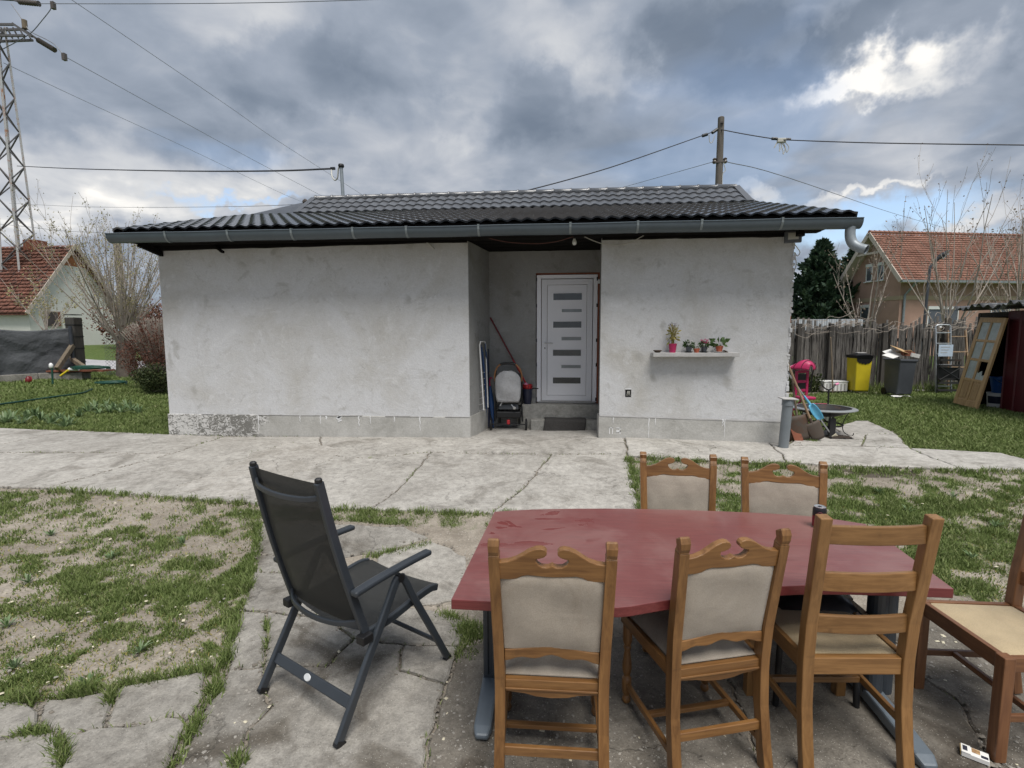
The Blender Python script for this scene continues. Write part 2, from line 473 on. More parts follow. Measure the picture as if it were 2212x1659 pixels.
def m_fabric(name, c, stain=(0.3, 0.25, 0.2)):
    m, t, bs = material(name)
    co = t.new('ShaderNodeTexCoord').outputs['Object']
    oi = t.new('ShaderNodeObjectInfo').outputs['Random']
    q = t.vec('ADD', co, t.vec('SCALE', (3.0, 5.0, 2.0), scale=oi))
    n = t.noise(q, 7, 5, 0.6, 0.6)
    wv = t.noise(t.vec('MULTIPLY', q, (1, 1, 2.4)), 5, 2, 0.45, 0.8)
    f1 = t.new('ShaderNodeTexWave', Vector=co, Scale=190.0, Distortion=1.5, Detail=2.0, _bands_direction='X')
    f2 = t.new('ShaderNodeTexWave', Vector=co, Scale=190.0, Distortion=1.5, Detail=2.0, _bands_direction='Z')
    col = t.ramp(n, [(0.3, tuple(v * 0.84 for v in c)), (0.7, tuple(v * 1.06 for v in c))])
    col = t.mix(t.maprange(t.noise(q, 3.2, 4, 0.6, 0.7), 0.60, 0.72, 0, 0.35), col, stain)
    col = t.mix(1.0, col, t.ramp(t.noise(q, 240, 2, 0.6), [(0.3, 0.88), (0.7, 1.1)]), 'MULTIPLY')
    t.put(bs, 'Base_Color', col)
    t.put(bs, 'Roughness', 0.95)
    t.put(bs, 'Sheen_Weight', 0.25)
    t.put(bs, 'Specular_IOR_Level', 0.15)
    h = t.math('ADD', t.math('MULTIPLY', wv, 1.6), t.math('MULTIPLY', t.math('ADD', f1.outputs[1], f2.outputs[1]), 0.12))
    bump(t, bs, h, 0.55, 0.006)
    return m


def m_mesh_fabric():
    """woven sling fabric: dark, a little see-through between its threads"""
    m, t, bs = material('black sling mesh')
    co = t.new('ShaderNodeTexCoord').outputs['Object']
    n = t.noise(co, 500, 1, 0.5)
    col = t.ramp(n, [(0.3, (0.008, 0.009, 0.009)), (0.7, (0.026, 0.027, 0.026))])
    t.put(bs, 'Base_Color', col)
    t.put(bs, 'Roughness', 0.6)
    tr = t.new('ShaderNodeBsdfTransparent', Color=(1, 1, 1))
    mx = t.new('ShaderNodeMixShader', i0=t.maprange(n, 0.45, 0.75, 0.01, 0.09), i1=bs.outputs[0], i2=tr.outputs[0])
    t.l.new(mx.outputs[0], t.n['Material Output'].inputs[0])
    return m


def m_roof_metal(name, c, rough=0.3):
    m, t, bs = material(name)
    p = coords(t, True)
    n = t.noise(p, 1.4, 5, 0.6, 0.4)
    nf = t.noise(p, 30, 4, 0.6)
    col = t.ramp(n, [(0.3, tuple(v * 0.8 for v in c)), (0.7, tuple(v * 1.25 for v in c))])
    col = t.mix(t.maprange(nf, 0.55, 0.75, 0, 0.25), col, (0.25, 0.24, 0.22))
    t.put(bs, 'Base_Color', col)
    t.put(bs, 'Roughness', t.math('ADD', rough, t.math('MULTIPLY', nf, 0.14)))
    t.put(bs, 'Specular_IOR_Level', 0.85)
    bump(t, bs, nf, 0.05, 0.003)
    return m


def m_glass(name, c=(0.05, 0.06, 0.06), rough=0.08, alpha_noise=False):
    m, t, bs = material(name)
    co = coords(t)
    n = t.noise(co, 6, 4, 0.6)
    t.put(bs, 'Base_Color', t.ramp(n, [(0.3, tuple(v * 0.8 for v in c)), (0.7, tuple(v * 1.2 for v in c))]))
    t.put(bs, 'Roughness', rough)
    t.put(bs, 'Specular_IOR_Level', 0.8)
    if alpha_noise:
        bump(t, bs, t.noise(co, 55, 3, 0.7), 0.6, 0.01)
    return m


def m_rust(name, c, rust=(0.20, 0.075, 0.03), amount=0.5, rough=0.6, metal=0.0):
    m, t, bs = material(name)
    p = coords(t, True)
    n = t.noise(p, 2.2, 6, 0.7, 0.4)
    n2 = t.noise(p, 24, 4, 0.6)
    col = t.mix(t.maprange(t.math('ADD', t.math('MULTIPLY', n, 0.7), t.math('MULTIPLY', n2, 0.3)), 0.62 - amount * 0.25, 0.72 - amount * 0.25), c, rust)
    t.put(bs, 'Base_Color', col)
    t.put(bs, 'Roughness', rough)
    t.put(bs, 'Metallic', metal)
    bump(t, bs, n2, 0.2, 0.003)
    return m


M = dict(
    plaster=m_plaster('grey plaster', (0.575, 0.575, 0.58), (0.465, 0.45, 0.42), (0.36, 0.352, 0.335)),
    raw=m_plaster('dark recess render', (0.30, 0.30, 0.295), (0.235, 0.228, 0.21), (0.175, 0.17, 0.16)),  # darker grey render than the front wall, for the recess and lintel
    plinth=m_plinth(),
    ground=m_ground(),
    apron=m_concrete('apron concrete', (0.285, 0.268, 0.243), (0.445, 0.425, 0.392), (0.205, 0.190, 0.167), 0.4, 0.0, 0.6, 0.25),
    screed=m_concrete('pale screed', (0.31, 0.288, 0.258), (0.465, 0.442, 0.408), (0.25, 0.23, 0.20), 0.2, 4.0, 0.3, 0.4),
    patio=m_concrete('patio concrete', (0.175, 0.162, 0.142), (0.365, 0.345, 0.312), (0.085, 0.072, 0.056), 0.75, 2.0, 0.7, 0.35),
    patiodark=m_concrete('soil stained shaded concrete', (0.095, 0.083, 0.068), (0.235, 0.214, 0.184), (0.06, 0.048, 0.036), 0.75, 3.0, 0.75, 0.35),  # soil stains and the shade under the table, both put into the colour
    path=m_concrete('path concrete', (0.33, 0.312, 0.285), (0.47, 0.45, 0.415), (0.25, 0.235, 0.207), 0.3, 6.0, 0.35, 0.5),
    grass=m_leaf('grass', [(0.15, (0.088, 0.128, 0.032)), (0.45, (0.158, 0.212, 0.064)), (0.72, (0.235, 0.285, 0.105)), (0.90, (0.37, 0.35, 0.20))]),
    weed=m_leaf('weed', [(0.2, (0.11, 0.17, 0.07)), (0.6, (0.20, 0.28, 0.14)), (0.9, (0.34, 0.40, 0.26))]),
    roof=m_roof_metal('anthracite metal tile', (0.050, 0.052, 0.058), 0.08),
    roofcap=m_roof_metal('sky toned ridge metal', (0.075, 0.079, 0.087), 0.24),  # lighter than the lower roof: reflected sky put into the base colour
    gutter=pm('grey gutter', (0.082, 0.105, 0.122), 0.12, 3.0, 0.38, 0.04, ws=True),
    bracket=pm('zinc bracket', (0.20, 0.23, 0.24), 0.1, 9.0, 0.4, 0.05),
    zinc=pm('galvanised pipe', (0.25, 0.28, 0.30), 0.2, 9.0, 0.5, 0.08, metal=0.3),
    darkwood=pm('black soffit timber', (0.009, 0.008, 0.0075), 0.3, 4.0, 0.9, 0.3, ws=True, spec=0.1),
    pvc=pm('white door plastic', (0.81, 0.81, 0.845), 0.02, 2.0, 0.3, 0.0, rvar=0.03),
    pane=m_glass('dark door glass', (0.065, 0.072, 0.072), 0.16),
    pane2=m_glass('grey door glass', (0.22, 0.24, 0.245), 0.25),
    steel=pm('brushed steel', (0.55, 0.55, 0.56), 0.06, 20, 0.3, 0.03, metal=0.9),
    brick=pm('raw brick', (0.36, 0.13, 0.07), 0.3, 20, 0.9, 0.5),
    reveal=pm('brown brick reveal', (0.20, 0.07, 0.04), 0.3, 18, 0.9, 0.4, ws=True),
    step=m_concrete('step concrete', (0.24, 0.235, 0.215), (0.36, 0.35, 0.325), (0.16, 0.155, 0.14), 0.2, 9.0, 0.4),
    mat=pm('coir doormat', (0.045, 0.042, 0.040), 0.4, 60, 0.95, 0.8, fine=400),
    whitepaint=pm('white paint', (0.74, 0.74, 0.74), 0.08, 30, 0.7, 0.2),
    oak=m_wood('honey oak', (0.140, 0.062, 0.017), (0.270, 0.135, 0.043)),
    beech=m_wood('beech chair wood', (0.175, 0.084, 0.025), (0.295, 0.155, 0.054)),
    redbeech=m_wood('brown chair wood', (0.125, 0.050, 0.020), (0.215, 0.098, 0.040)),
    fabric=m_fabric('beige upholstery', (0.37, 0.322, 0.265), (0.25, 0.205, 0.155)),
    seatfab=m_fabric('tan seat cloth', (0.46, 0.36, 0.22), (0.36, 0.27, 0.17)),
    table=m_table(),
    tleg=pm('graphite table steel', (0.032, 0.040, 0.050), 0.15, 12, 0.38, 0.05, spec=0.6),
    tfoot=pm('grey table foot', (0.12, 0.145, 0.17), 0.12, 8, 0.36, 0.05, spec=0.6),
    alum=pm('anthracite chair tube', (0.030, 0.036, 0.044), 0.15, 12, 0.36, 0.05, spec=0.6),
    sling=m_mesh_fabric(),
    black=pm('black plastic', (0.009, 0.009, 0.010), 0.2, 10, 0.45, 0.05),
    leather=pm('black leatherette', (0.016, 0.016, 0.018), 0.2, 30, 0.33, 0.25),
    chip=pm('chipboard', (0.40, 0.31, 0.20), 0.2, 60, 0.85, 0.2),
    greyfab=pm('grey stroller cloth', (0.42, 0.42, 0.43), 0.22, 5, 0.6, 0.5, bdist=0.02),
    tanleather=pm('tan grip', (0.28, 0.13, 0.05), 0.15, 20, 0.5, 0.1),
    red=pm('red plastic', (0.42, 0.022, 0.028), 0.12, 10, 0.4, 0.05),
    darkred=pm('dark red handle', (0.15, 0.012, 0.016), 0.15, 10, 0.45, 0.05),
    navy=pm('navy plastic', (0.016, 0.020, 0.045), 0.15, 10, 0.45, 0.05),
    blue=pm('blue plastic', (0.012, 0.075, 0.26), 0.15, 10, 0.4, 0.05),
    rackblue=pm('blue coated wire', (0.02, 0.06, 0.17), 0.15, 10, 0.4, 0.05),
    skyblue=pm('light blue plastic', (0.14, 0.50, 0.74), 0.1, 10, 0.4, 0.05),
    pink=pm('pink plastic', (0.42, 0.022, 0.10), 0.15, 8, 0.45, 0.05),
    palepink=pm('pale pink rim', (0.72, 0.26, 0.42), 0.1, 8, 0.5, 0.05),
    white=pm('white plastic', (0.76, 0.76, 0.75), 0.06, 8, 0.45, 0.05),
    yellow=pm('yellow bin plastic', (0.60, 0.47, 0.018), 0.08, 5, 0.5, 0.08),
    bingrey=pm('grey bin plastic', (0.075, 0.082, 0.094), 0.15, 6, 0.5, 0.08),
    card=pm('brown cardboard', (0.46, 0.30, 0.15), 0.15, 10, 0.85, 0.1),
    paper=pm('white paper', (0.74, 0.73, 0.70), 0.06, 10, 0.8, 0.1),
    terracotta=pm('terracotta plastic', (0.42, 0.105, 0.055), 0.12, 12, 0.6, 0.1),
    slab=pm('stone shelf', (0.42, 0.41, 0.40), 0.14, 12, 0.85, 0.35),
    soil=pm('potting soil', (0.035, 0.025, 0.018), 0.3, 40, 0.95, 0.5),
    straw=m_leaf('dry stalks', [(0.1, (0.20, 0.16, 0.05)), (0.5, (0.36, 0.31, 0.11)), (0.9, (0.22, 0.24, 0.07))]),
    purple=m_leaf('dried purple heads', [(0.1, (0.05, 0.03, 0.06)), (0.9, (0.13, 0.07, 0.14))]),
    potleaf=m_leaf('pot plant leaves', [(0.1, (0.03, 0.07, 0.02)), (0.5, (0.07, 0.13, 0.04)), (0.9, (0.14, 0.19, 0.08))]),
    petalw=m_leaf('white petals', [(0.1, (0.7, 0.7, 0.68)), (0.9, (0.85, 0.8, 0.8))]),
    petalp=m_leaf('pink petals', [(0.1, (0.45, 0.02, 0.12)), (0.9, (0.75, 0.10, 0.30))]),
    iron=m_rust('sooty iron', (0.022, 0.021, 0.021), (0.075, 0.04, 0.025), 0.3, 0.6),
    rim=m_rust('worn steel rim', (0.42, 0.43, 0.43), (0.16, 0.13, 0.11), 0.12, 0.35, 0.6),
    rustblade=m_rust('rusty spade steel', (0.075, 0.058, 0.045), (0.085, 0.048, 0.03), 0.6, 0.7),
    oldwood=m_wood('weathered wood', (0.11, 0.085, 0.06), (0.26, 0.21, 0.15), 7, 0.85, 2, 0.4, 0.0),
    palewood=m_wood('pale handle wood', (0.27, 0.18, 0.11), (0.43, 0.31, 0.20), 8, 0.7, 2, 0.2, 0.0),
    pine=m_wood('pine door wood', (0.36, 0.22, 0.10), (0.54, 0.37, 0.19), 7, 0.55, 2, 0.15, 0.1),
    frost=m_glass('patterned glass', (0.36, 0.41, 0.40), 0.35, True),
    bark=pm('grey bark slats', (0.075, 0.066, 0.058), 0.45, 5, 0.95, 0.7, sc=(6, 6, 0.6), bdist=0.02, ws=True, c2=(0.27, 0.25, 0.23)),
    postwood=pm('dark fence post', (0.06, 0.054, 0.048), 0.35, 6, 0.9, 0.5, sc=(4, 4, 0.8), ws=True),
    redtin=pm('oxblood sheet metal', (0.085, 0.010, 0.015), 0.2, 4, 0.42, 0.1, ws=True),
    tar=m_rust('torn roof sheet', (0.05, 0.052, 0.056), (0.32, 0.33, 0.34), 0.45, 0.5),
    shade=pm('grey shade netting', (0.085, 0.09, 0.098), 0.18, 2.5, 0.85, 0.5, bdist=0.03, ws=True),
    shadepost=pm('dark steel post', (0.045, 0.050, 0.062), 0.15, 6, 0.5, 0.1),
    kerb=m_concrete('kerb concrete', (0.22, 0.21, 0.19), (0.34, 0.32, 0.29), (0.14, 0.13, 0.11), 0.2, 11.0),
    twig=pm('pale bare twigs', (0.36, 0.31, 0.265), 0.3, 4, 0.85, 0.3, ws=True),
    trunk=pm('tree bark', (0.11, 0.092, 0.076), 0.4, 6, 0.92, 0.7, ws=True, bdist=0.02),
    buds=m_leaf('spring buds', [(0.1, (0.20, 0.18, 0.08)), (0.5, (0.32, 0.30, 0.13)), (0.9, (0.40, 0.33, 0.22))]),
    rbuds=m_leaf('brown buds', [(0.1, (0.17, 0.12, 0.09)), (0.9, (0.36, 0.29, 0.22))]),
    redleaf=m_leaf('red brown leaves', [(0.1, (0.06, 0.025, 0.018)), (0.5, (0.13, 0.055, 0.038)), (0.9, (0.22, 0.11, 0.075))]),
    darkleaf=m_leaf('dark green leaves', [(0.1, (0.018, 0.028, 0.010)), (0.5, (0.045, 0.065, 0.022)), (0.9, (0.11, 0.12, 0.05))]),
    conifer=m_leaf('conifer needles', [(0.1, (0.014, 0.030, 0.019)), (0.5, (0.036, 0.066, 0.040)), (0.9, (0.085, 0.125, 0.070))], trans=0.15),
    lattice=m_rust('galvanised lattice', (0.36, 0.36, 0.36), (0.27, 0.12, 0.06), 0.45, 0.6),
    latticed=pm('dark lattice bracing', (0.10, 0.095, 0.095), 0.2, 6, 0.6, 0.1, ws=True),
    insul=pm('brown insulator', (0.085, 0.07, 0.06), 0.2, 14, 0.4, 0.1),
    wire=pm('aluminium wire', (0.16, 0.17, 0.19), 0.1, 6, 0.5, 0.0),
    cable=pm('black cable', (0.035, 0.035, 0.042), 0.2, 6, 0.6, 0.0),
    wcable=pm('off white cable', (0.50, 0.49, 0.44), 0.1, 6, 0.6, 0.0),
    rcable=pm('red brown cable', (0.12, 0.045, 0.035), 0.1, 6, 0.6, 0.0),
    bulb=pm('frosted bulb glass', (0.74, 0.74, 0.72), 0.05, 6, 0.18, 0.0),
    pole=pm('weathered pole', (0.13, 0.115, 0.10), 0.3, 5, 0.9, 0.4, sc=(3, 3, 0.4), ws=True),
    lampgrey=pm('floodlight body', (0.085, 0.092, 0.10), 0.1, 8, 0.5, 0.05),
    lampglass=m_glass('floodlight glass', (0.42, 0.41, 0.36), 0.25),
    tilered=pm('old red roof tile', (0.115, 0.052, 0.038), 0.45, 1.6, 0.9, 0.4, ws=True, c2=(0.27, 0.115, 0.078)),
    tileorange=pm('terracotta roof tile', (0.26, 0.115, 0.080), 0.35, 1.2, 0.85, 0.3, ws=True, c2=(0.40, 0.205, 0.15)),
    whitewall=pm('white lime wall', (0.76, 0.755, 0.70), 0.08, 1.0, 0.9, 0.3, ws=True, c2=(0.83, 0.825, 0.77)),
    brownwall=pm('brown pebbledash', (0.40, 0.255, 0.20), 0.16, 1.2, 0.92, 0.3, ws=True, fine=40),
    band=pm('ochre wall band', (0.42, 0.33, 0.23), 0.1, 2, 0.9, 0.1, ws=True),
    gablebrick=pm('orange gable brick', (0.42, 0.17, 0.08), 0.35, 3, 0.9, 0.3, ws=True),
    barge=pm('pale barge board', (0.50, 0.44, 0.38), 0.12, 4, 0.8, 0.1, ws=True),
    farpane=m_glass('house window glass', (0.09, 0.10, 0.115), 0.12),
    shutter=pm('dark window shutter', (0.075, 0.06, 0.06), 0.2, 6, 0.7, 0.1),
    hose=pm('green hose', (0.016, 0.07, 0.05), 0.15, 10, 0.45, 0.05),
    canred=pm('dark red can print', (0.20, 0.008, 0.025), 0.1, 30, 0.3, 0.0, metal=0.3),
    canblack=pm('black can print', (0.02, 0.018, 0.022), 0.1, 30, 0.3, 0.0, metal=0.3),
    canline=pm('rose can line', (0.42, 0.12, 0.16), 0.1, 30, 0.35, 0.0),
    packdark=pm('dark printed patch', (0.03, 0.03, 0.045), 0.2, 30, 0.45, 0.0),
    packred=pm('red brown printed patch', (0.27, 0.09, 0.06), 0.5, 60, 0.45, 0.0, c2=(0.6, 0.42, 0.2)),
    packgold=pm('gold printed edge', (0.30, 0.21, 0.08), 0.2, 30, 0.4, 0.0),
    greybadge=pm('pale badge', (0.62, 0.63, 0.64), 0.05, 30, 0.35, 0.0),
    pipegrey=pm('grey drain plastic', (0.17, 0.19, 0.205), 0.12, 5, 0.45, 0.05),
    straw2=pm('pale litter', (0.58, 0.53, 0.40), 0.2, 20, 0.8, 0.1),
    grit=pm('soil grit', (0.15, 0.125, 0.10), 0.4, 20, 0.95, 0.3, c2=(0.30, 0.27, 0.23)),
    stone=pm('loose stone', (0.30, 0.28, 0.25), 0.25, 20, 0.9, 0.3),
    labelblue=pm('pale blue label', (0.50, 0.60, 0.72), 0.12, 18, 0.6, 0.0),
    alu=pm('ladder aluminium', (0.58, 0.60, 0.62), 0.08, 12, 0.35, 0.03, metal=0.7),
)

for nm_, lo_, hi_ in (('oak', (0.140, 0.062, 0.017), (0.270, 0.135, 0.043)), ('beech', (0.175, 0.084, 0.025), (0.295, 0.155, 0.054)), ('redbeech', (0.125, 0.050, 0.020), (0.215, 0.098, 0.040))):
    M[nm_ + 'x'] = m_wood(nm_ + ' grain across', lo_, hi_, axis=0)
    M[nm_ + 'y'] = m_wood(nm_ + ' grain along depth', lo_, hi_, axis=1)

# ------------------------------------------------------------------ mesh helpers
class MB:
    """collects shapes for ONE mesh"""
    def __init__(self):
        self.v, self.f = [], []

    def add(self, v, f, T=None):
        k = len(self.v)
        self.v += [tuple(T @ Vector(p)) for p in v] if T is not None else [tuple(p) for p in v]
        self.f += [tuple(i + k for i in q) for q in f]
        return self

    def box(self, c, s, T=None):
        x, y, z = s[0] / 2, s[1] / 2, s[2] / 2
        v = [(c[0] + a * x, c[1] + b * y, c[2] + d * z) for a, b, d in ((-1, -1, -1), (1, -1, -1), (1, 1, -1), (-1, 1, -1), (-1, -1, 1), (1, -1, 1), (1, 1, 1), (-1, 1, 1))]
        return self.add(v, [(0, 3, 2, 1), (4, 5, 6, 7), (0, 1, 5, 4), (1, 2, 6, 5), (2, 3, 7, 6), (3, 0, 4, 7)], T)

    def bb(self, x0, x1, y0, y1, z0, z1, T=None):
        return self.box(((x0 + x1) / 2, (y0 + y1) / 2, (z0 + z1) / 2), (x1 - x0, y1 - y0, z1 - z0), T)

    def path(self, pts, w, h, up=(0, 0, 1), T=None):
        """rectangular section swept along points; w across, h along up"""
        pts = [Vector(p) for p in pts]
        vs, n = [], len(pts)
        for i, p in enumerate(pts):
            d = (pts[min(i + 1, n - 1)] - pts[max(i - 1, 0)]).normalized()
            s = d.cross(Vector(up))
            s = s.normalized() if s.length > 1e-5 else Vector((1, 0, 0))
            u = s.cross(d).normalized()
            ww = w[i] if hasattr(w, '__len__') else w
            hh = h[i] if hasattr(h, '__len__') else h
            for a, b in ((-1, -1), (1, -1), (1, 1), (-1, 1)):
                vs.append(p + s * (a * ww / 2) + u * (b * hh / 2))
        f = [(3, 2, 1, 0), tuple(4 * (n - 1) + k for k in range(4))]
        for i in range(n - 1):
            for k in range(4):
                a, b = 4 * i + k, 4 * i + (k + 1) % 4
                f.append((a, b, b + 4, a + 4))
        return self.add(vs, f, T)

    def tube(self, pts, r, n=8, T=None, cap=True):
        pts = [Vector(p) for p in pts]
        m = len(pts)
        vs = []
        d0 = (pts[1] - pts[0]).normalized()
        ref = Vector((0, 0, 1)) if abs(d0.z) < 0.9 else Vector((1, 0, 0))
        for i, p in enumerate(pts):
            d = (pts[min(i + 1, m - 1)] - pts[max(i - 1, 0)]).normalized()
            s = d.cross(ref)
            s = s.normalized() if s.length > 1e-4 else Vector((1, 0, 0))
            u = d.cross(s).normalized()
            ref = u if abs(u.dot(d)) < 0.9 else ref
            ref = s.cross(d)
            rr = r[i] if hasattr(r, '__len__') else r
            for k in range(n):
                a = 2 * math.pi * k / n
                vs.append(p + s * (rr * math.cos(a)) + u * (rr * math.sin(a)))
        f = []
        for i in range(m - 1):
            for k in range(n):
                f.append((i * n + k, i * n + (k + 1) % n, (i + 1) * n + (k + 1) % n, (i + 1) * n + k))
        if cap:
            f += [tuple(range(n - 1, -1, -1)), tuple((m - 1) * n + k for k in range(n))]
        return self.add(vs, f, T)

    def lathe(self, prof, n=16, T=None, cap=True):
        """profile of (radius, z)"""
        vs = [(r * math.cos(2 * math.pi * k / n), r * math.sin(2 * math.pi * k / n), z) for r, z in prof for k in range(n)]
        f = []
        for i in range(len(prof) - 1):
            for k in range(n):
                f.append((i * n + k, i * n + (k + 1) % n, (i + 1) * n + (k + 1) % n, (i + 1) * n + k))
        if cap:
            f += [tuple(range(n - 1, -1, -1)), tuple((len(prof) - 1) * n + k for k in range(n))]
        return self.add(vs, f, T)

    def prism(self, poly, a, b, axis='z', T=None):
        """outline extruded between a and b along an axis"""
        def p3(p, h):
            return (p[0], p[1], h) if axis == 'z' else ((p[0], h, p[1]) if axis == 'y' else (h, p[0], p[1]))
        n = len(poly)
        v = [p3(p, a) for p in poly] + [p3(p, b) for p in poly]
        f = [tuple(range(n - 1, -1, -1)), tuple(range(n, 2 * n))] + [(i, (i + 1) % n, n + (i + 1) % n, n + i) for i in range(n)]
        return self.add(v, f, T)

    def sheet(self, fn, nu, nv, T=None):
        v = [fn(i / nu, j / nv) for j in range(nv + 1) for i in range(nu + 1)]
        f = [(j * (nu + 1) + i, j * (nu + 1) + i + 1, (j + 1) * (nu + 1) + i + 1, (j + 1) * (nu + 1) + i) for j in range(nv) for i in range(nu)]
        return self.add(v, f, T)

    def mesh(self, name):
        me = bpy.data.meshes.new(name)
        me.from_pydata([tuple(p) for p in self.v], [], self.f)
        bm = bmesh.new()
        bm.from_mesh(me)
        bmesh.ops.recalc_face_normals(bm, faces=bm.faces)
        bm.to_mesh(me)
        bm.free()
        return me

    def build(self, name, mat, parent=None, smooth=None, bevel=0.0, thick=0.0, loc=None):
        me = self.mesh(name)
        return link_mesh(name, me, mat, parent, smooth, bevel, thick, loc)


def link_mesh(name, me, mat, parent=None, smooth=None, bevel=0.0, thick=0.0, loc=None):
    o = bpy.data.objects.new(name, me)
    COL.objects.link(o)
    if mat is not None and not me.materials:
        me.materials.append(mat if not isinstance(mat, str) else M[mat])
    if parent is not None:
        o.parent = parent
    if loc is not None:
        o.location = loc
    if smooth is not None:
        me.polygons.foreach_set('use_smooth', [True] * len(me.polygons))
        if smooth < 179:
            try:
                me.set_sharp_from_angle(angle=R(smooth))
            except Exception:
                pass
    if thick:
        s = o.modifiers.new('thickness', 'SOLIDIFY')
        s.thickness = thick
        s.offset = 0
    if bevel:
        b = o.modifiers.new('edge', 'BEVEL')
        b.width, b.segments, b.limit_method, b.angle_limit = bevel, 2, 'ANGLE', R(40)
    return o


def fast_mesh(name, verts, polys):
    """verts (n,3); polys list of (m,k) int arrays"""
    me = bpy.data.meshes.new(name)
    verts = np.ascontiguousarray(verts, np.float32)
    me.vertices.add(len(verts))
    me.vertices.foreach_set('co', verts.ravel())
    loops = np.concatenate([p.ravel() for p in polys]).astype(np.int32)
    tot = np.concatenate([np.full(len(p), p.shape[1]) for p in polys]).astype(np.int32)
    start = np.concatenate([[0], np.cumsum(tot)[:-1]]).astype(np.int32)
    me.loops.add(len(loops))
    me.loops.foreach_set('vertex_index', loops)
    me.polygons.add(len(tot))
    me.polygons.foreach_set('loop_start', start)
    me.polygons.foreach_set('loop_total', tot)
    me.update(calc_edges=True)
    return me


def tag(o, label=None, cat=None, group=None, kind=None):
    for k, v in (('label', label), ('category', cat), ('group', group), ('kind', kind)):
        if v:
            o[k] = v
    return o


def thing(name, label, cat, loc=(0, 0, 0), rz=0.0, group=None, kind=None):
    o = bpy.data.objects.new(name, None)
    o.empty_display_size = 0.1
    COL.objects.link(o)
    o.location = loc
    o.rotation_euler = (0, 0, rz)
    return tag(o, label, cat, group, kind)


def copy_tree(o, parent=None):
    c = o.copy()
    COL.objects.link(c)
    c.parent = parent
    for ch in list(o.children):
        copy_tree(ch, c)
    return c


def place(o, loc, rz, label):
    o.location = loc
    o.rotation_euler = (0, 0, rz)
    o['label'] = label
    return o


def catmull(pts, n=6):
    P = [Vector(p) for p in pts]
    P = [P[0] * 2 - P[1]] + P + [P[-1] * 2 - P[-2]]
    out = []
    for i in range(1, len(P) - 2):
        for k in range(n):
            t = k / n
            a, b, c, d = P[i - 1], P[i], P[i + 1], P[i + 2]
            out.append(0.5 * ((2 * b) + (c - a) * t + (2 * a - 5 * b + 4 * c - d) * t * t + (3 * b - a - 3 * c + d) * t ** 3))
    out.append(P[-2])
    return out


def leaves_mesh(name, centers, size, normals=None, elong=1.6, jitter=0.6, seed=1):
    """small leaf faces (quads bent off plane) at the given points"""
    g = np.random.default_rng(seed)
    n = len(centers)
    C = np.asarray(centers, float)
    a = g.normal(size=(n, 3))
    if normals is not None:
        a = a * jitter + np.asarray(normals)
    a /= np.linalg.norm(a, axis=1, keepdims=True) + 1e-9
    b = np.cross(a, g.normal(size=(n, 3)))
    b /= np.linalg.norm(b, axis=1, keepdims=True) + 1e-9
    s = (np.asarray(size) * (0.6 + 0.8 * g.random(n)))[:, None] if np.ndim(size) == 0 else np.asarray(size)[:, None]
    L, Wd = a * s * elong, b * s * 0.5
    V = np.stack([C, C + L * 0.5 + Wd, C + L, C + L * 0.5 - Wd], 1).reshape(-1, 3)
    q = np.arange(4 * n).reshape(n, 4)
    return fast_mesh(name, V, [q])

def tufts(P, thr, soft, s=2.3):
    n = fnoise(P[:, 0] + 3.1, P[:, 1] * 1.25, s * 0.55) * 0.42 + fnoise(P[:, 0], P[:, 1], s * 3.1) * 0.58
    return np.clip((n - thr) / soft, 0, 1)


# ------------------------------------------------------------------ ground
LAWN_NEAR = poly_world([(-400, 1040), (0, 1052), (104, 1056), (209, 1063), (377, 1074), (559, 1086), (700, 1098), (640, 1120), (557, 1128), (550, 1196), (525, 1296), (507, 1332), (493, 1396), (480, 1437), (445, 1448), (363, 1460), (236, 1484), (113, 1505), (54, 1508), (0, 1514), (-400, 1530)])
STRIP = poly_world([(690, 1097), (860, 1102), (1066, 1109), (1120, 1100), (1130, 1125), (1010, 1150), (900, 1135), (740, 1122), (640, 1120)])
LAWN_RIGHT = poly_world([(1357, 987), (1450, 992), (1646, 1003), (1818, 1008), (1927, 1011), (2078, 1016), (2300, 1018), (2600, 1030), (2600, 1420), (2212, 1318), (2150, 1300), (2063, 1279), (2003, 1232), (1900, 1180), (1700, 1150), (1400, 1150), (1384, 1110), (1366, 1030)])
LAWN_BACKR = poly_world([(1700, 850), (2212, 842), (2700, 842), (2900, 1010), (2290, 1010), (2212, 992), (2160, 979), (1963, 968), (1935, 936), (1876, 909), (1848, 909), (1800, 925), (1740, 930), (1690, 950)])
LAWN_BACKL = poly_world([(-900, 820), (0, 812), (250, 800), (380, 800), (380, 938), (265, 934), (159, 927), (0, 923), (-900, 915)])
WET = [poly_world([(1915, 938), (1985, 948), (2090, 966), (2075, 976), (1975, 968), (1940, 955)]), poly_world([(1790, 1007), (1960, 1012), (2000, 1022), (1880, 1026)])]


def axis_points(spans):
    out = []
    for a, b, st in spans:
        out += list(np.arange(a, b, st))
    return np.array(out + [spans[-1][1]])


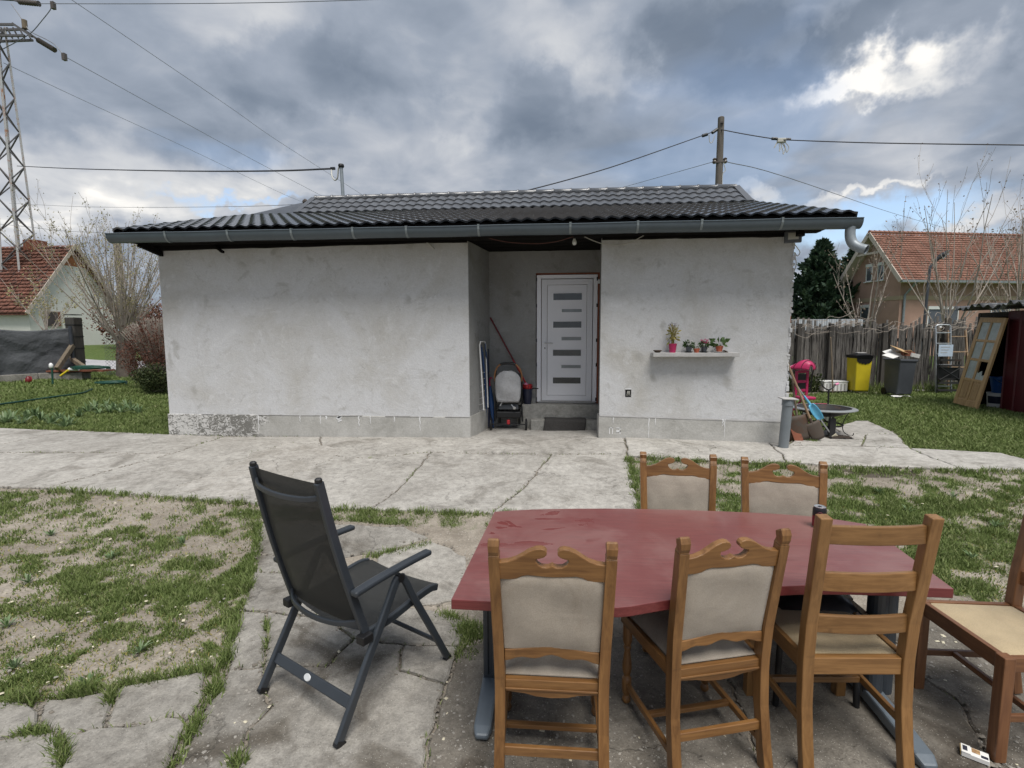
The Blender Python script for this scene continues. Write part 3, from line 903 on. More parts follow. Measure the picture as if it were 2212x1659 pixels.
gx = axis_points([(-900, -120, 60), (-120, -44, 4), (-44, -20, 1.0), (-20, -7.2, 0.4), (-7.2, 8.4, 0.085), (8.4, 20, 0.4), (20, 80, 4), (80, 900, 60)])
gy = axis_points([(-60, 0.4, 5), (0.4, 9.6, 0.085), (9.6, 20, 0.3), (20, 60, 1.0), (60, 160, 6), (160, 1500, 80)])
GX, GY = np.meshgrid(gx, gy)
fl = np.stack([GX.ravel(), GY.ravel()], 1)
hz = gz(fl[:, 0], fl[:, 1]) - 0.032 + 0.030 * (fnoise(fl[:, 0], fl[:, 1], 1.6) - 0.5) + 0.016 * (fnoise(fl[:, 0], fl[:, 1], 6.5) - 0.5)
paved = (fl[:, 1] < 9.2) & (fl[:, 1] > 0.3) & (np.abs(fl[:, 0]) < 9)
for q in (LAWN_NEAR, LAWN_RIGHT, LAWN_BACKL, LAWN_BACKR):
    paved &= ~inside(fl, q)
hz[paved] = (gz(fl[:, 0], fl[:, 1]) - 0.019 + 0.008 * (fnoise(fl[:, 0], fl[:, 1], 5) - 0.5))[paved]
nx, ny = len(gx), len(gy)
idx = np.arange(nx * ny).reshape(ny, nx)
quads = np.stack([idx[:-1, :-1], idx[:-1, 1:], idx[1:, 1:], idx[1:, :-1]], -1).reshape(-1, 4)
me = fast_mesh('ground', np.column_stack([fl, hz]), [quads])
turf = np.zeros(len(fl))
near_n = fnoise(fl[:, 0], fl[:, 1], 1.5)
i_ = inside(fl, LAWN_NEAR)
turf[i_] = 0.10 + 0.50 * tufts(fl[i_], 0.40, 0.20)
i_ = inside(fl, LAWN_RIGHT)
turf[i_] = 0.18 + 0.50 * tufts(fl[i_], 0.38, 0.20)
turf[inside(fl, STRIP)] = 0.35
turf[inside(fl, LAWN_BACKR)] = 0.85
turf[inside(fl, LAWN_BACKL)] = 0.9
far = (fl[:, 1] > 15) | (np.abs(fl[:, 0]) > 12)
turf[far] = 0.9
wet = np.zeros(len(fl))
for w in WET:
    wet[inside(fl, w)] = 1
road = (((fl[:, 0] < -14.5) & (fl[:, 0] > -80)) & (fl[:, 1] > 16.5 + 0.02 * fl[:, 0]) & (fl[:, 1] < 23.5)).astype(float)
for nm, arr in (('turf', turf), ('wet', wet), ('road', road)):
    a = me.attributes.new(nm, 'FLOAT', 'POINT')
    a.data.foreach_set('value', arr.astype(np.float32))
ground = link_mesh('ground', me, 'ground', smooth=180)
tag(ground, 'bare soil and thin turf of the yard', None, None, 'structure')


# ------------------------------------------------------------------ paving: every slab a piece
EDGES = []


def slab(parent, pts, mat, gap=0.006, rise=0.0, thick=0.12, name='slab', world_pts=False, jit=0.016, seg=0.05, gap2=0.0):
    P = np.array(pts, float) if world_pts else poly_world(pts)
    area = 0.5 * np.sum(P[:, 0] * np.roll(P[:, 1], -1) - np.roll(P[:, 0], -1) * P[:, 1])
    if area < 0:
        P = P[::-1]
    out = []
    n = len(P)
    for i in range(n):
        a, b = P[i], P[(i + 1) % n]
        k = max(1, int(np.linalg.norm(b - a) / seg))
        for j in range(k):
            out.append(a + (b - a) * j / k)
    Q = np.array(out)
    jx = (vnoise(Q[:, 0], Q[:, 1], 9) - 0.5) * 2 * jit + (vnoise(Q[:, 0] + 7, Q[:, 1], 31) - 0.5) * jit * 0.8
    jy = (vnoise(Q[:, 0], Q[:, 1] + 13, 9) - 0.5) * 2 * jit + (vnoise(Q[:, 0], Q[:, 1] + 5, 31) - 0.5) * jit * 0.8
    Q = Q + np.column_stack([jx, jy])
    t = np.roll(Q, -1, 0) - np.roll(Q, 1, 0)
    nrm = np.column_stack([-t[:, 1], t[:, 0]]) / (np.linalg.norm(t, axis=1, keepdims=True) + 1e-9)
    gap = gap + gap2 * 2.2 * np.clip(fnoise(Q[:, :1] + 4, Q[:, 1:] + 2, 3.5) - 0.35, 0, 1)
    EDGES.append(Q)
    A, B = Q + nrm * gap, Q + nrm * (gap + 0.010)
    m = len(Q)
    zt = lambda q: gz(q[:, 0], q[:, 1]) + rise
    V = np.concatenate([np.column_stack([A, zt(A) - thick]), np.column_stack([A, zt(A) - 0.009]), np.column_stack([B, zt(B)])])
    bm = bmesh.new()
    vs_ = [bm.verts.new(v) for v in V]
    for i in range(m):
        j = (i + 1) % m
        bm.faces.new((vs_[i], vs_[j], vs_[m + j], vs_[m + i]))
        bm.faces.new((vs_[m + i], vs_[m + j], vs_[2 * m + j], vs_[2 * m + i]))
    for a_, b_, c_ in tessellate_polygon([[Vector((x_, y_, 0)) for x_, y_ in B]]):
        try:
            bm.faces.new((vs_[2 * m + a_], vs_[2 * m + b_], vs_[2 * m + c_]))
        except ValueError:
            pass
    me = bpy.data.meshes.new(name)
    bm.to_mesh(me)
    bm.free()
    return link_mesh(name, me, mat, parent)


apron = thing('concrete_apron', 'cracked concrete apron along the front of the house', None, kind='structure')
HB = 9.2  # slabs run on under the house
for q in [[(-90, 920), (0, 924), (152, 930), (0, 960), (-90, 976)],
          [(152, 930), (265, 934), (372, 938), (486, 943), (373, 979), (0, 977), (-90, 976.5), (0, 960)],
          [(373, 979), (0, 977), (-90, 976.5), (-90, 1046), (0, 1050), (104, 1054)],
          [(486, 943), (690, 943), (700, 983), (800, 990), (930, 976), (905, 1010), (860, 1058), (800, 1099), (720, 1097), (559, 1085), (377, 1073), (209, 1062), (104, 1054), (373, 979)],
          [(930, 976), (943, 977), (1190, 982), (1140, 1045), (1063, 1107), (860, 1101), (800, 1099), (860, 1058), (905, 1010)],
          [(1190, 982), (1356, 981), (1365, 1030), (1385, 1115), (1240, 1116), (1063, 1107), (1140, 1045)],
          [(690, 943), (1014, 940), (1040, 890), (1280, 888), (1294, 935), (1350, 945), (1356, 981), (1190, 982), (943, 977), (930, 976), (800, 990), (700, 983)]]:
    slab(apron, q, 'apron', 0.007, 0.0)
slab(apron, [(617, 957), (686, 960), (741, 972), (720, 986), (696, 999), (676, 1014), (640, 1020), (610, 1040), (590, 1068), (565, 1076), (527, 1069), (470, 1071), (428, 1067), (374, 1062), (388, 1049), (430, 1036), (468, 1021), (503, 1005), (527, 993), (547, 976), (592, 968)], 'screed', 0.0, 0.005, 0.03, 'screed_patch', jit=0.035)

path_ = thing('garden_path', 'pale concrete slab path leading right past the house corner', None, kind='structure')
for q in [[(1350, 945), (1500, 950), (1660, 957), (1690, 985), (1700, 999), (1646, 1001), (1450, 990), (1357, 985)],
          [(1660, 957), (1690, 963), (1830, 965), (1963, 969), (2010, 990), (2078, 1014), (1927, 1009), (1786, 1005), (1700, 999), (1690, 985)],
          [(1963, 969), (2160, 979.5), (2212, 993), (2290, 1017), (2078, 1014), (2010, 990)],
          [(1800, 925), (1848, 910), (1876, 910), (1935, 937), (1870, 940), (1815, 935)],
          [(1720, 950), (1800, 925), (1815, 935), (1870, 940), (1862, 964), (1700, 962)],
          [(1870, 940), (1935, 937), (1963, 968), (1862, 964)]]:
    slab(path_, q, 'path', 0.010, 0.012)

patio = thing('patio', 'broken concrete patio under the table and chairs', None, kind='structure')
for qi, q in enumerate([[(559, 1128), (640, 1127), (760, 1130), (870, 1135), (930, 1160), (820, 1190), (700, 1205), (620, 1202), (552, 1196)],
          [(552, 1196), (620, 1202), (700, 1205), (690, 1236), (616, 1237), (548, 1236)],
          [(548, 1236), (616, 1237), (690, 1236), (790, 1250), (780, 1290), (633, 1327), (576, 1322), (527, 1316)],
          [(527, 1316), (576, 1322), (578, 1380), (574, 1436), (494, 1444), (495, 1396)],
          [(576, 1322), (633, 1327), (720, 1330), (760, 1380), (700, 1440), (574, 1436), (578, 1380)],
          [(633, 1327), (780, 1290), (900, 1310), (999, 1339), (999, 1394), (870, 1392), (760, 1380), (720, 1330)],
          [(494, 1444), (574, 1436), (584, 1520), (544, 1571), (520, 1640), (490, 1740), (345, 1740), (395, 1614), (454, 1510)],
          [(574, 1436), (700, 1440), (760, 1380), (870, 1392), (869, 1449), (961, 1474), (940, 1529), (932, 1584), (890, 1740), (490, 1740), (520, 1640), (544, 1571), (584, 1520)],
          [(870, 1392), (999, 1394), (961, 1474), (869, 1449)],
          [(999, 1394), (1100, 1376), (1300, 1370), (1520, 1380), (1600, 1520), (1690, 1740), (890, 1740), (932, 1584), (940, 1529), (961, 1474)],
          [(1520, 1380), (1750, 1350), (1900, 1345), (1960, 1440), (2080, 1520), (2120, 1620), (2160, 1740), (1690, 1740), (1600, 1520)],
          [(1900, 1345), (1990, 1330), (2060, 1292), (2160, 1312), (2320, 1345), (2500, 1400), (2500, 1740), (2160, 1740), (2120, 1620), (2080, 1520), (1960, 1440)],
          [(790, 1250), (820, 1196), (930, 1166), (1010, 1200), (1000, 1296), (900, 1305), (785, 1287)],
          # slabs at the lower left
          [(-80, 1524), (0, 1514), (54, 1506), (75, 1541), (79, 1564), (30, 1590), (-80, 1600)],
          [(84, 1521), (113, 1505), (236, 1485), (239, 1514), (232, 1541), (227, 1573), (123, 1596), (79, 1564), (75, 1541)],
          [(250, 1483), (363, 1460), (450, 1448), (440, 1500), (415, 1548), (368, 1548), (227, 1573), (232, 1541), (239, 1514)],
          [(123, 1596), (227, 1573), (368, 1548), (415, 1548), (385, 1605), (345, 1740), (90, 1740), (136, 1650)],
          [(-80, 1605), (30, 1592), (79, 1566), (123, 1597), (136, 1650), (90, 1740), (-80, 1740)]]):
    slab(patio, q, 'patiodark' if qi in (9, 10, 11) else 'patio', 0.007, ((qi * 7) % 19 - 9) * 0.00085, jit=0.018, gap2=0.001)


# ------------------------------------------------------------------ grass
def blades(name, P, h, w, seed, mat, label, lean=0.5, zoff=-0.03, cat=None):
    g = np.random.default_rng(seed)
    n = len(P)
    z = gz(P[:, 0], P[:, 1]) + zoff + 0.014 * (fnoise(P[:, 0], P[:, 1], 1.6) - 0.5) * 2
    B = np.column_stack([P, z])
    a = g.random(n) * 2 * np.pi
    side = np.column_stack([np.cos(a), np.sin(a), np.zeros(n)])
    b = g.random(n) * 2 * np.pi
    bend = np.column_stack([np.cos(b), np.sin(b), np.zeros(n)]) * (h * lean * (0.3 + g.random(n)))[:, None]
    hh = (h * (0.55 + 0.75 * g.random(n)))[:, None]
    up = np.array([0, 0, 1.0])
    ww = (w * (0.7 + 0.6 * g.random(n)))[:, None]
    m = B + up * hh * 0.55 + bend * 0.35
    t = B + up * hh + bend
    V = np.stack([B - side * ww / 2, B + side * ww / 2, m + side * ww * 0.4, m - side * ww * 0.4, t], 1).reshape(-1, 3)
    k = np.arange(n)[:, None] * 5
    me = fast_mesh(name, V, [k + np.array([[0, 1, 2, 3]]), k + np.array([[3, 2, 4]])])
    o = link_mesh(name, me, mat)
    return tag(o, label, cat, None, 'stuff')


def scatter_px(x0, x1, y0, y1, n, poly, keep=None):
    """points on the ground, thinning out with distance"""
    g = rng
    px, py = g.uniform(x0, x1, n), g.uniform(y0, y1, n)
    c, s = math.cos(ROLL), math.sin(ROLL)
    U, V = (px - 1106) / FPX, (py - 829.5) / FPX
    u, v = U * c + V * s, -U * s + V * c
    cp, sp = math.cos(PITCH), math.sin(PITCH)
    x, y, z = u, cp - v * sp, -(sp + v * cp)
    cy, sy = math.cos(YAW), math.sin(YAW)
    X, Y = x * cy - y * sy, x * sy + y * cy
    t = (-0.1 - EYE) / z
    for _ in range(25):
        t = 0.5 * t + 0.5 * (gz(X * t, Y * t) - EYE) / z
    P = np.column_stack([X * t, Y * t])
    P = P[(t > 0) & (t < 60)]
    ok = np.zeros(len(P), bool)
    for q in (poly if isinstance(poly, list) else [poly]):
        ok |= inside(P, q)
    P = P[ok]
    if keep is not None:
        P = P[g.random(len(P)) < keep(P)]
    return P


dist = lambda P: np.hypot(P[:, 0], P[:, 1])
# near left: tufts with bare soil between
P1 = scatter_px(-250, 720, 1045, 1530, 330000, [LAWN_NEAR], lambda P: np.clip(0.015 + tufts(P, 0.395, 0.24) * 0.66, 0, 1))
P2 = scatter_px(620, 1140, 1090, 1155, 26000, [STRIP], lambda P: tufts(P, 0.40, 0.2) * 0.9)
P3 = scatter_px(1340, 2450, 980, 1330, 260000, [LAWN_RIGHT], lambda P: np.clip(0.03 + tufts(P, 0.40, 0.24) * 0.6, 0, 1))
PN = np.concatenate([P1, P2, P3])
blades('grass', PN, 0.014 + 0.032 * tufts(PN, 0.48, 0.25) + 0.004 * np.clip(dist(PN) - 3, 0, 3), 0.0036 + 0.0007 * dist(PN), 11, 'grass', 'patchy tufts of green grass in the yard near the patio', 0.75)
PB = np.concatenate([scatter_px(1690, 2500, 842, 1005, 120000, [LAWN_BACKR], lambda P: 0.35 + 0.65 * tufts(P, 0.30, 0.2)),
                     scatter_px(-300, 385, 800, 940, 90000, [LAWN_BACKL], lambda P: 0.5 + 0.5 * tufts(P, 0.30, 0.2))])
blades('lawn_grass', PB, 0.030 + 0.0016 * dist(PB) + 0.02 * tufts(PB, 0.5, 0.2), 0.006 + 0.0009 * dist(PB), 12, 'grass', 'thicker green lawn behind and beside the house', 0.9)
# strips in joints and along slab edges
jl = []
for line, wd, cnt in [([(559, 1126), (552, 1196), (527, 1300), (507, 1340), (495, 1396), (482, 1440), (456, 1508), (440, 1530), (395, 1614), (375, 1650)], 0.035, 2600),
                      ([(84, 1521), (54, 1510), (0, 1518)], 0.03, 300), ([(236, 1485), (239, 1514)], 0.02, 160), ([(0, 1604), (30, 1592), (60, 1580), (85, 1580), (123, 1600), (136, 1650)], 0.025, 420),
                      ([(113, 1505), (236, 1486), (363, 1461), (452, 1448)], 0.025, 1100), ([(999, 1345), (1002, 1394), (985, 1420)], 0.05, 500), ([(1120, 1103), (1063, 1110), (860, 1103), (720, 1099)], 0.05, 900),
                      ([(576, 1330), (578, 1380), (576, 1400)], 0.012, 120), ([(780, 1200), (860, 1190), (930, 1172)], 0.05, 320), ([(820, 1193), (850, 1190)], 0.04, 200), ([(935, 1330), (975, 1330), (999, 1345)], 0.04, 260),
                      ([(1357, 988), (1366, 1030), (1384, 1105)], 0.05, 1100), ([(1380, 986), (1500, 994), (1646, 1003)], 0.07, 1200), ([(1646, 1003), (1720, 1004)], 0.10, 700), ([(1790, 1008), (2078, 1017), (2212, 1019)], 0.06, 700),
                      ([(104, 1057), (300, 1068), (559, 1088)], 0.05, 900), ([(0, 923), (159, 927), (369, 938)], 0.06, 900), ([(1005, 1340), (1030, 1370), (1015, 1410)], 0.06, 420), ([(490, 1640), (512, 1650)], 0.03, 120), ([(1735, 950), (1765, 955)], 0.06, 300)]:
    W_ = np.array([gat(*p)[:2] for p in line])
    sg = np.linalg.norm(np.diff(W_, axis=0), axis=1)
    cum = np.concatenate([[0], np.cumsum(sg)])
    s = rng.random(cnt) * cum[-1]
    s = s + 0.05 * np.sin(s * 23) + 0.03 * np.sin(s * 51 + 1)
    q = np.column_stack([np.interp(s, cum, W_[:, 0]), np.interp(s, cum, W_[:, 1])]) + rng.normal(size=(cnt, 2)) * wd * 0.55
    jl.append(q)
PJ = np.concatenate(jl)
blades('joint_grass', PJ, np.full(len(PJ), 0.055) * (0.5 + fnoise(PJ[:, 0], PJ[:, 1], 5)), 0.0042 + 0.0007 * dist(PJ), 13, 'grass', 'grass growing in the joints and edges of the slabs', 0.7, -0.02)


PT_ = scatter_px(-100, 2300, 1050, 1530, 60000, [LAWN_NEAR, LAWN_RIGHT, STRIP], lambda P: 0.25 + 0.3 * tufts(P, 0.36, 0.2))
blades('dead_thatch', PT_, np.full(len(PT_), 0.014), 0.0030 + 0.0006 * dist(PT_), 14, 'straw', 'dead straw coloured thatch lying between the grass tufts', 2.2)


def loose_bits(name, P, size, seed, mat, label, flat=0.35):
    g = np.random.default_rng(seed)
    n = len(P)
    base = np.array([(-1, -1, 0), (1, -1, 0), (1, 1, 0), (-1, 1, 0), (-.7, -.7, 1), (.7, -.7, 1), (.7, .7, 1), (-.7, .7, 1)], float)
    a = g.random(n) * np.pi * 2
    s = size * (0.4 + g.random(n) ** 2 * 1.6)
    el = 0.7 + g.random(n) * 1.2
    X = base[None, :, 0] * (s * el)[:, None] + g.normal(size=(n, 8)) * s[:, None] * .2
    Y = base[None, :, 1] * s[:, None] + g.normal(size=(n, 8)) * s[:, None] * .2
    Z = base[None, :, 2] * (s * flat * 2)[:, None]
    V = np.stack([X * np.cos(a)[:, None] - Y * np.sin(a)[:, None] + P[:, :1], X * np.sin(a)[:, None] + Y * np.cos(a)[:, None] + P[:, 1:], Z + (gz(P[:, 0], P[:, 1]) - 0.004)[:, None]], -1).reshape(-1, 3)
    f = np.array([(4, 5, 6, 7), (0, 1, 5, 4), (1, 2, 6, 5), (2, 3, 7, 6), (3, 0, 4, 7)])
    q = (np.arange(n)[:, None, None] * 8 + f[None]).reshape(-1, 4)
    o = link_mesh(name, fast_mesh(name, V, [q]), mat)
    return tag(o, label, None, None, 'stuff')


PP = np.concatenate([scatter_px(380, 2300, 1300, 1700, 2600, [poly_world([(380, 1640), (560, 1300), (1000, 1300), (2300, 1300), (2400, 1700), (300, 1700)])]),
                     scatter_px(0, 560, 1060, 1500, 260, [LAWN_NEAR]), scatter_px(560, 1100, 1130, 1340, 420, [poly_world([(560, 1128), (1060, 1128), (1040, 1340), (540, 1340)])])])
loose_bits('pebbles', PP, 0.0030, 5, 'stone', 'small loose stones scattered over the patio')
EA = np.concatenate(EDGES)
EA = EA[(EA[:, 1] < 9.0) & (EA[:, 1] > 0.8)]
g_ = np.random.default_rng(31)
PR = EA[g_.integers(0, len(EA), 5200)] + g_.normal(size=(5200, 2)) * 0.016
loose_bits('joint_grit', PR, 0.0045, 32, 'grit', 'crumbled grit and soil along the slab joints', 0.4)
PW = EA[g_.integers(0, len(EA), 2600)] + g_.normal(size=(2600, 2)) * 0.010
PW = PW[fnoise(PW[:, 0] + 9, PW[:, 1], 1.6) > 0.50]
blades('crack_weeds', PW, np.full(len(PW), 0.032), 0.0036 + 0.0006 * dist(PW), 33, 'grass', 'small weeds sprouting from the slab cracks', 0.9, -0.012)
PL = np.concatenate([scatter_px(0, 560, 1080, 1530, 130, [LAWN_NEAR]), scatter_px(450, 2200, 1350, 1690, 150, [poly_world([(430, 1690), (600, 1300), (2300, 1300), (2400, 1690)])]), scatter_px(1400, 2212, 860, 1290, 60, [LAWN_RIGHT, LAWN_BACKR])])
loose_bits('litter_scraps', PL, 0.0045, 6, 'straw2', 'pale straw and paper scraps lying about', 0.18)


def rosette_weeds(name, centers, size, seed, label):
    g = np.random.default_rng(seed)
    V, Q = [], []
    for (x, y), s in zip(centers, size):
        for k in range(20):
            a, el = g.random() * 6.283, 0.5 + g.random() * 0.85
            d = np.array([math.cos(a) * math.cos(el), math.sin(a) * math.cos(el), math.sin(el)])
            sd = np.array([-math.sin(a), math.cos(a), 0]) * s * 0.065
            b = np.array([x, y, float(gz(x, y)) - 0.03])
            L = s * (0.6 + g.random() * 0.6)
            m, t = b + d * L * 0.6, b + d * L * 0.95 - np.array([0, 0, L * 0.16])
            i = len(V)
            V += [b - sd * .4, b + sd * .4, m + sd, m - sd, t + sd * 0.15, t - sd * 0.15]
            Q += [(i, i + 1, i + 2, i + 3), (i + 3, i + 2, i + 4, i + 5)]
    o = link_mesh(name, fast_mesh(name, np.array(V), [np.array(Q)]), 'weed')
    return tag(o, label, None, None, 'stuff')


wc = [gat(px, py)[:2] for px, py in [(12, 912), (25, 905), (60, 905), (75, 898), (88, 908), (110, 915), (140, 922), (150, 918), (190, 888), (205, 884), (215, 892), (230, 880), (238, 890), (250, 884), (262, 890), (275, 880), (285, 886), (300, 892), (130, 905), (45, 915), (172, 900)]]
rosette_weeds('garden_weeds', wc, [0.26] * len(wc), 4, 'pale leafy weeds in the lawn by the left path')
wn = [gat(px, py)[:2] for px, py in [(30, 1435), (190, 1470), (14, 1345), (395, 1168), (240, 1200), (110, 1150), (60, 1250), (300, 1400), (1960, 1100), (2060, 1070), (2150, 1130), (1900, 1060), (2100, 1200)]]
rosette_weeds('small_weeds', wn, [0.09] * len(wn), 9, 'small broad leaved weeds in the thin grass')

# ------------------------------------------------------------------ house
YF = 7.317
XL, X1, X2, XR = -6.05, -1.282, 0.622, 3.21
YB = 8.317
house = thing('house', 'low grey plastered house with dark metal tile roof and white door', 'house', (0, 0, 0))
wall = MB()
wall.prism([(XL, YF), (X1, YF), (-1.115, YB), (-0.345, YB), (-0.345, YB + 0.16), (0.70, YB + 0.16), (0.685, YB - 0.1), (X2, YF), (XR, YF), (XR, 13.6), (XL, 13.6)], -0.25, 2.885)
wo = wall.build('wall', 'plaster', house)
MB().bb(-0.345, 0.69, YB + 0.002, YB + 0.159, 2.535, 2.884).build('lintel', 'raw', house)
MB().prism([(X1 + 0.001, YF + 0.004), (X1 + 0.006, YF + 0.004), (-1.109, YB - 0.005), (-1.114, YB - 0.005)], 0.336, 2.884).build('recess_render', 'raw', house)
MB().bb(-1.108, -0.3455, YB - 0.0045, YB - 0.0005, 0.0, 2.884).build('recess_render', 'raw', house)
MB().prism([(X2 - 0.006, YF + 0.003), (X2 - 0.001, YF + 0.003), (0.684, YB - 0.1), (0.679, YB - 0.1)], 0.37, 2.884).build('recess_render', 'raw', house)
# plinth: sits 18 mm proud of the wall, lower on the right
pl = MB()
pl.bb(XL - 0.018, X1 + 0.012, YF - 0.022, YF + 0.3, -0.3, 0.325)
plo = pl.build('plinth', 'plinth', house, bevel=0.008)
pr = MB()
pr.add([(X2 - 0.012, YF - 0.022, -0.3), (XR + 0.0, YF - 0.022, -0.3), (XR, YF + 0.3, -0.3), (X2 - 0.012, YF + 0.3, -0.3), (X2 - 0.012, YF - 0.022, 0.362), (XR, YF - 0.022, 0.305), (XR, YF + 0.3, 0.305), (X2 - 0.012, YF + 0.3, 0.362)],
       [(0, 3, 2, 1), (4, 5, 6, 7), (0, 1, 5, 4), (1, 2, 6, 5), (2, 3, 7, 6), (3, 0, 4, 7)])
pro = pr.build('plinth', 'plinth', house, bevel=0.008)
sp = MB()
sp.prism([(X1 - 0.02, YF - 0.004), (X1 + 0.013, YF - 0.004), (-1.10, YB - 0.02), (-1.14, YB - 0.02)], -0.3, 0.335)
sp.build('plinth', 'plinth', house)


def drip(px, py, L, wd, par, ztop):
    x = at(px, py, Y=YF - 0.022).x
    m = MB()
    k = 8
    pts = [(x + math.sin(i * 1.7 + px) * wd * 0.18, YF - 0.0245, ztop - L * i / k) for i in range(k + 1)]
    m.path(pts, [wd * (0.62 - 0.46 * i / k) * (0.7 + 0.6 * vnoise(i * 0.8 + px, 3.0)) for i in range(k + 1)], 0.004, up=(0, -1, 0))
    m.build('paint_drip', 'whitepaint', par)


for px, L, wd in [(558, 0.26, 0.030), (648, 0.10, 0.03), (692, 0.13, 0.022), (705, 0.06, 0.05), (733, 0.09, 0.12), (775, 0.16, 0.035), (852, 0.08, 0.03), (907, 0.22, 0.028), (800, 0.12, 0.02)]:
    drip(px, 900, L, wd, plo, 0.327)
for px, L, wd in [(1325, 0.08, 0.022), (1562, 0.10, 0.03), (1566, 0.27, 0.02), (1697, 0.05, 0.02)]:
    drip(px if px < 1400 else px, 900, L, wd, pro, 0.345 if px < 1600 else 0.31)
for px, py in ((1402, 897), (1416, 899)):
    drip(px, py, 0.30 if px == 1402 else 0.10, 0.018, pro, 0.343)
mk = MB()
for x0 in (1391, 1405, 1416):
    pass
q0 = at(1316, 930, Y=YF - 0.0245)
for a, b, c, d in [(0, 0.05, 0.085, 0.095), (0, 0.010, 0.0, 0.095), (0.042, 0.052, 0.0, 0.095), (0.10, 0.16, 0.085, 0.095), (0.10, 0.16, 0.03, 0.055), (0.148, 0.16, 0.0, 0.095)]:
    mk.bb(q0.x + a, q0.x + b, YF - 0.026, YF - 0.0225, q0.z - 0.05 + c, q0.z - 0.05 + d)
mk.build('paint_mark', 'whitepaint', pro)
wl = MB()
zz = [0.362 + (0.305 - 0.362) * i / 20 for i in range(21)]
wl.path([(X2 + (XR - X2) * i / 20, YF - 0.016, zz[i] + 0.006) for i in range(21)], 0.02, [0.010 + 0.012 * vnoise(i * 0.7, 1.0) for i in range(21)])
wl.build('paint_line', 'slab', house)
wl = MB()
for i in range(26):
    if vnoise(i * 0.61, 4.0) > 0.38:
        x = XL + (X1 - XL) * i / 26
        wl.bb(x, x + 0.19, YF - 0.027, YF + 0.01, 0.324, 0.326 + 0.012 * vnoise(i * 0.9, 2.0))
wl.build('paint_line', 'slab', house)
# ragged brick showing at the right corner, socket hole, small bits on the wall
for k, (py, h) in enumerate([(640, 0.14), (668, 0.10), (690, 0.09), (712, 0.06), (745, 0.05)]):
    z = at(1712, py, Y=YF).z
    MB().box((XR + 0.004, YF + 0.06, z), (0.022, 0.10, h)).build('brick', 'brick', house, bevel=0.004)
cor = MB()
for i in range(60):
    z = 0.3 + 2.5 * i / 60 + random.uniform(-0.02, 0.02)
    if random.random() < 0.8:
        cor.box((XR + random.uniform(-0.006, 0.010), YF + random.uniform(0.0, 0.02), z), (random.uniform(0.02, 0.05), random.uniform(0.02, 0.045), random.uniform(0.03, 0.07)), Matrix.Identity(4))
cor.build('corner_plaster', 'plaster', house, bevel=0.006)['kind'] = 'stuff'
so = at(1357, 849, Y=YF)
sk = thing('socket_box', None, None)
sk.parent = house
sk.name = 'socket_hole'
MB().bb(so.x - 0.045, so.x + 0.045, YF - 0.006, YF - 0.001, so.z + 0.052, so.z + 0.066).build('plaster_edge', 'whitepaint', sk)
MB().bb(so.x - 0.042, so.x + 0.042, YF - 0.004, YF - 0.0015, so.z - 0.055, so.z + 0.05).build('hole', 'black', sk)
ws = MB()
for k in range(4):
    ws.tube(catmull([(so.x - 0.03 + 0.02 * k, YF - 0.006, so.z - 0.04), (so.x - 0.02 + 0.012 * k, YF - 0.02, so.z - 0.01), (so.x + 0.01 * k - 0.01, YF - 0.008, so.z + 0.03)], 4), 0.003, 5)
ws.build('loose_wires', 'wcable', sk)
# steps, mat
ZS = 0.415
MB().bb(-0.64, 0.685, YB - 0.16, YB + 0.158, -0.2, ZS - 0.012).build('step', 'step', house, bevel=0.012)
MB().bb(-0.41, 0.655, YB - 0.36, YB - 0.161, -0.2, 0.185).build('step', 'step', house, bevel=0.015)
# door
door = thing('door', None, None)
door.parent = house
DX0, DX1, DZ0, DZ1 = -0.33, 0.655, 0.425, 2.505
DY = YB + 0.03
MB().bb(DX0 - 0.012, DX1 + 0.03, DY + 0.072, DY + 0.10, ZS - 0.01, 2.53).build('backing', 'reveal', door)
MB().bb(DX1 + 0.004, DX1 + 0.028, YB + 0.004, DY + 0.07, ZS - 0.01, 2.53).build('brick_reveal', 'reveal', door)
MB().bb(DX0 - 0.012, DX1 + 0.0035, YB + 0.004, DY + 0.07, 2.510, 2.532).build('brick_reveal', 'reveal', door)
fr = MB()
fr.bb(DX0, DX0 + 0.07, DY, DY + 0.07, DZ0, DZ1)
fr.bb(DX1 - 0.07, DX1, DY, DY + 0.07, DZ0, DZ1)
fr.bb(DX0 + 0.07, DX1 - 0.07, DY, DY + 0.07, DZ1 - 0.06, DZ1)
fr.build('door_frame', 'pvc', door, bevel=0.004)
MB().bb(DX0 + 0.02, DX1 - 0.02, DY - 0.004, DY + 0.05, DZ0 - 0.012, DZ0 + 0.012).build('threshold', 'steel', door)
L0, L1, LZ0, LZ1 = DX0 + 0.080, DX1 - 0.080, DZ0 + 0.020, DZ1 - 0.070
leaf = MB()
leaf.bb(L0, L0 + 0.09, DY - 0.012, DY + 0.055, LZ0, LZ1)
leaf.bb(L1 - 0.09, L1, DY - 0.012, DY + 0.055, LZ0, LZ1)
leaf.bb(L0 + 0.09, L1 - 0.09, DY - 0.012, DY + 0.055, LZ1 - 0.09, LZ1)
leaf.bb(L0 + 0.09, L1 - 0.09, DY - 0.012, DY + 0.055, LZ0, LZ0 + 0.09)
leaf.build('leaf_frame', 'pvc', door, bevel=0.004)
panel = MB().bb(L0 + 0.095, L1 - 0.095, DY + 0.0, DY + 0.05, LZ0 + 0.095, LZ1 - 0.095).build('door_panel', 'pvc', door)
dz = lambda py: at(1225, py, Y=DY).z
dx = lambda px: at(px, 730, Y=DY).x
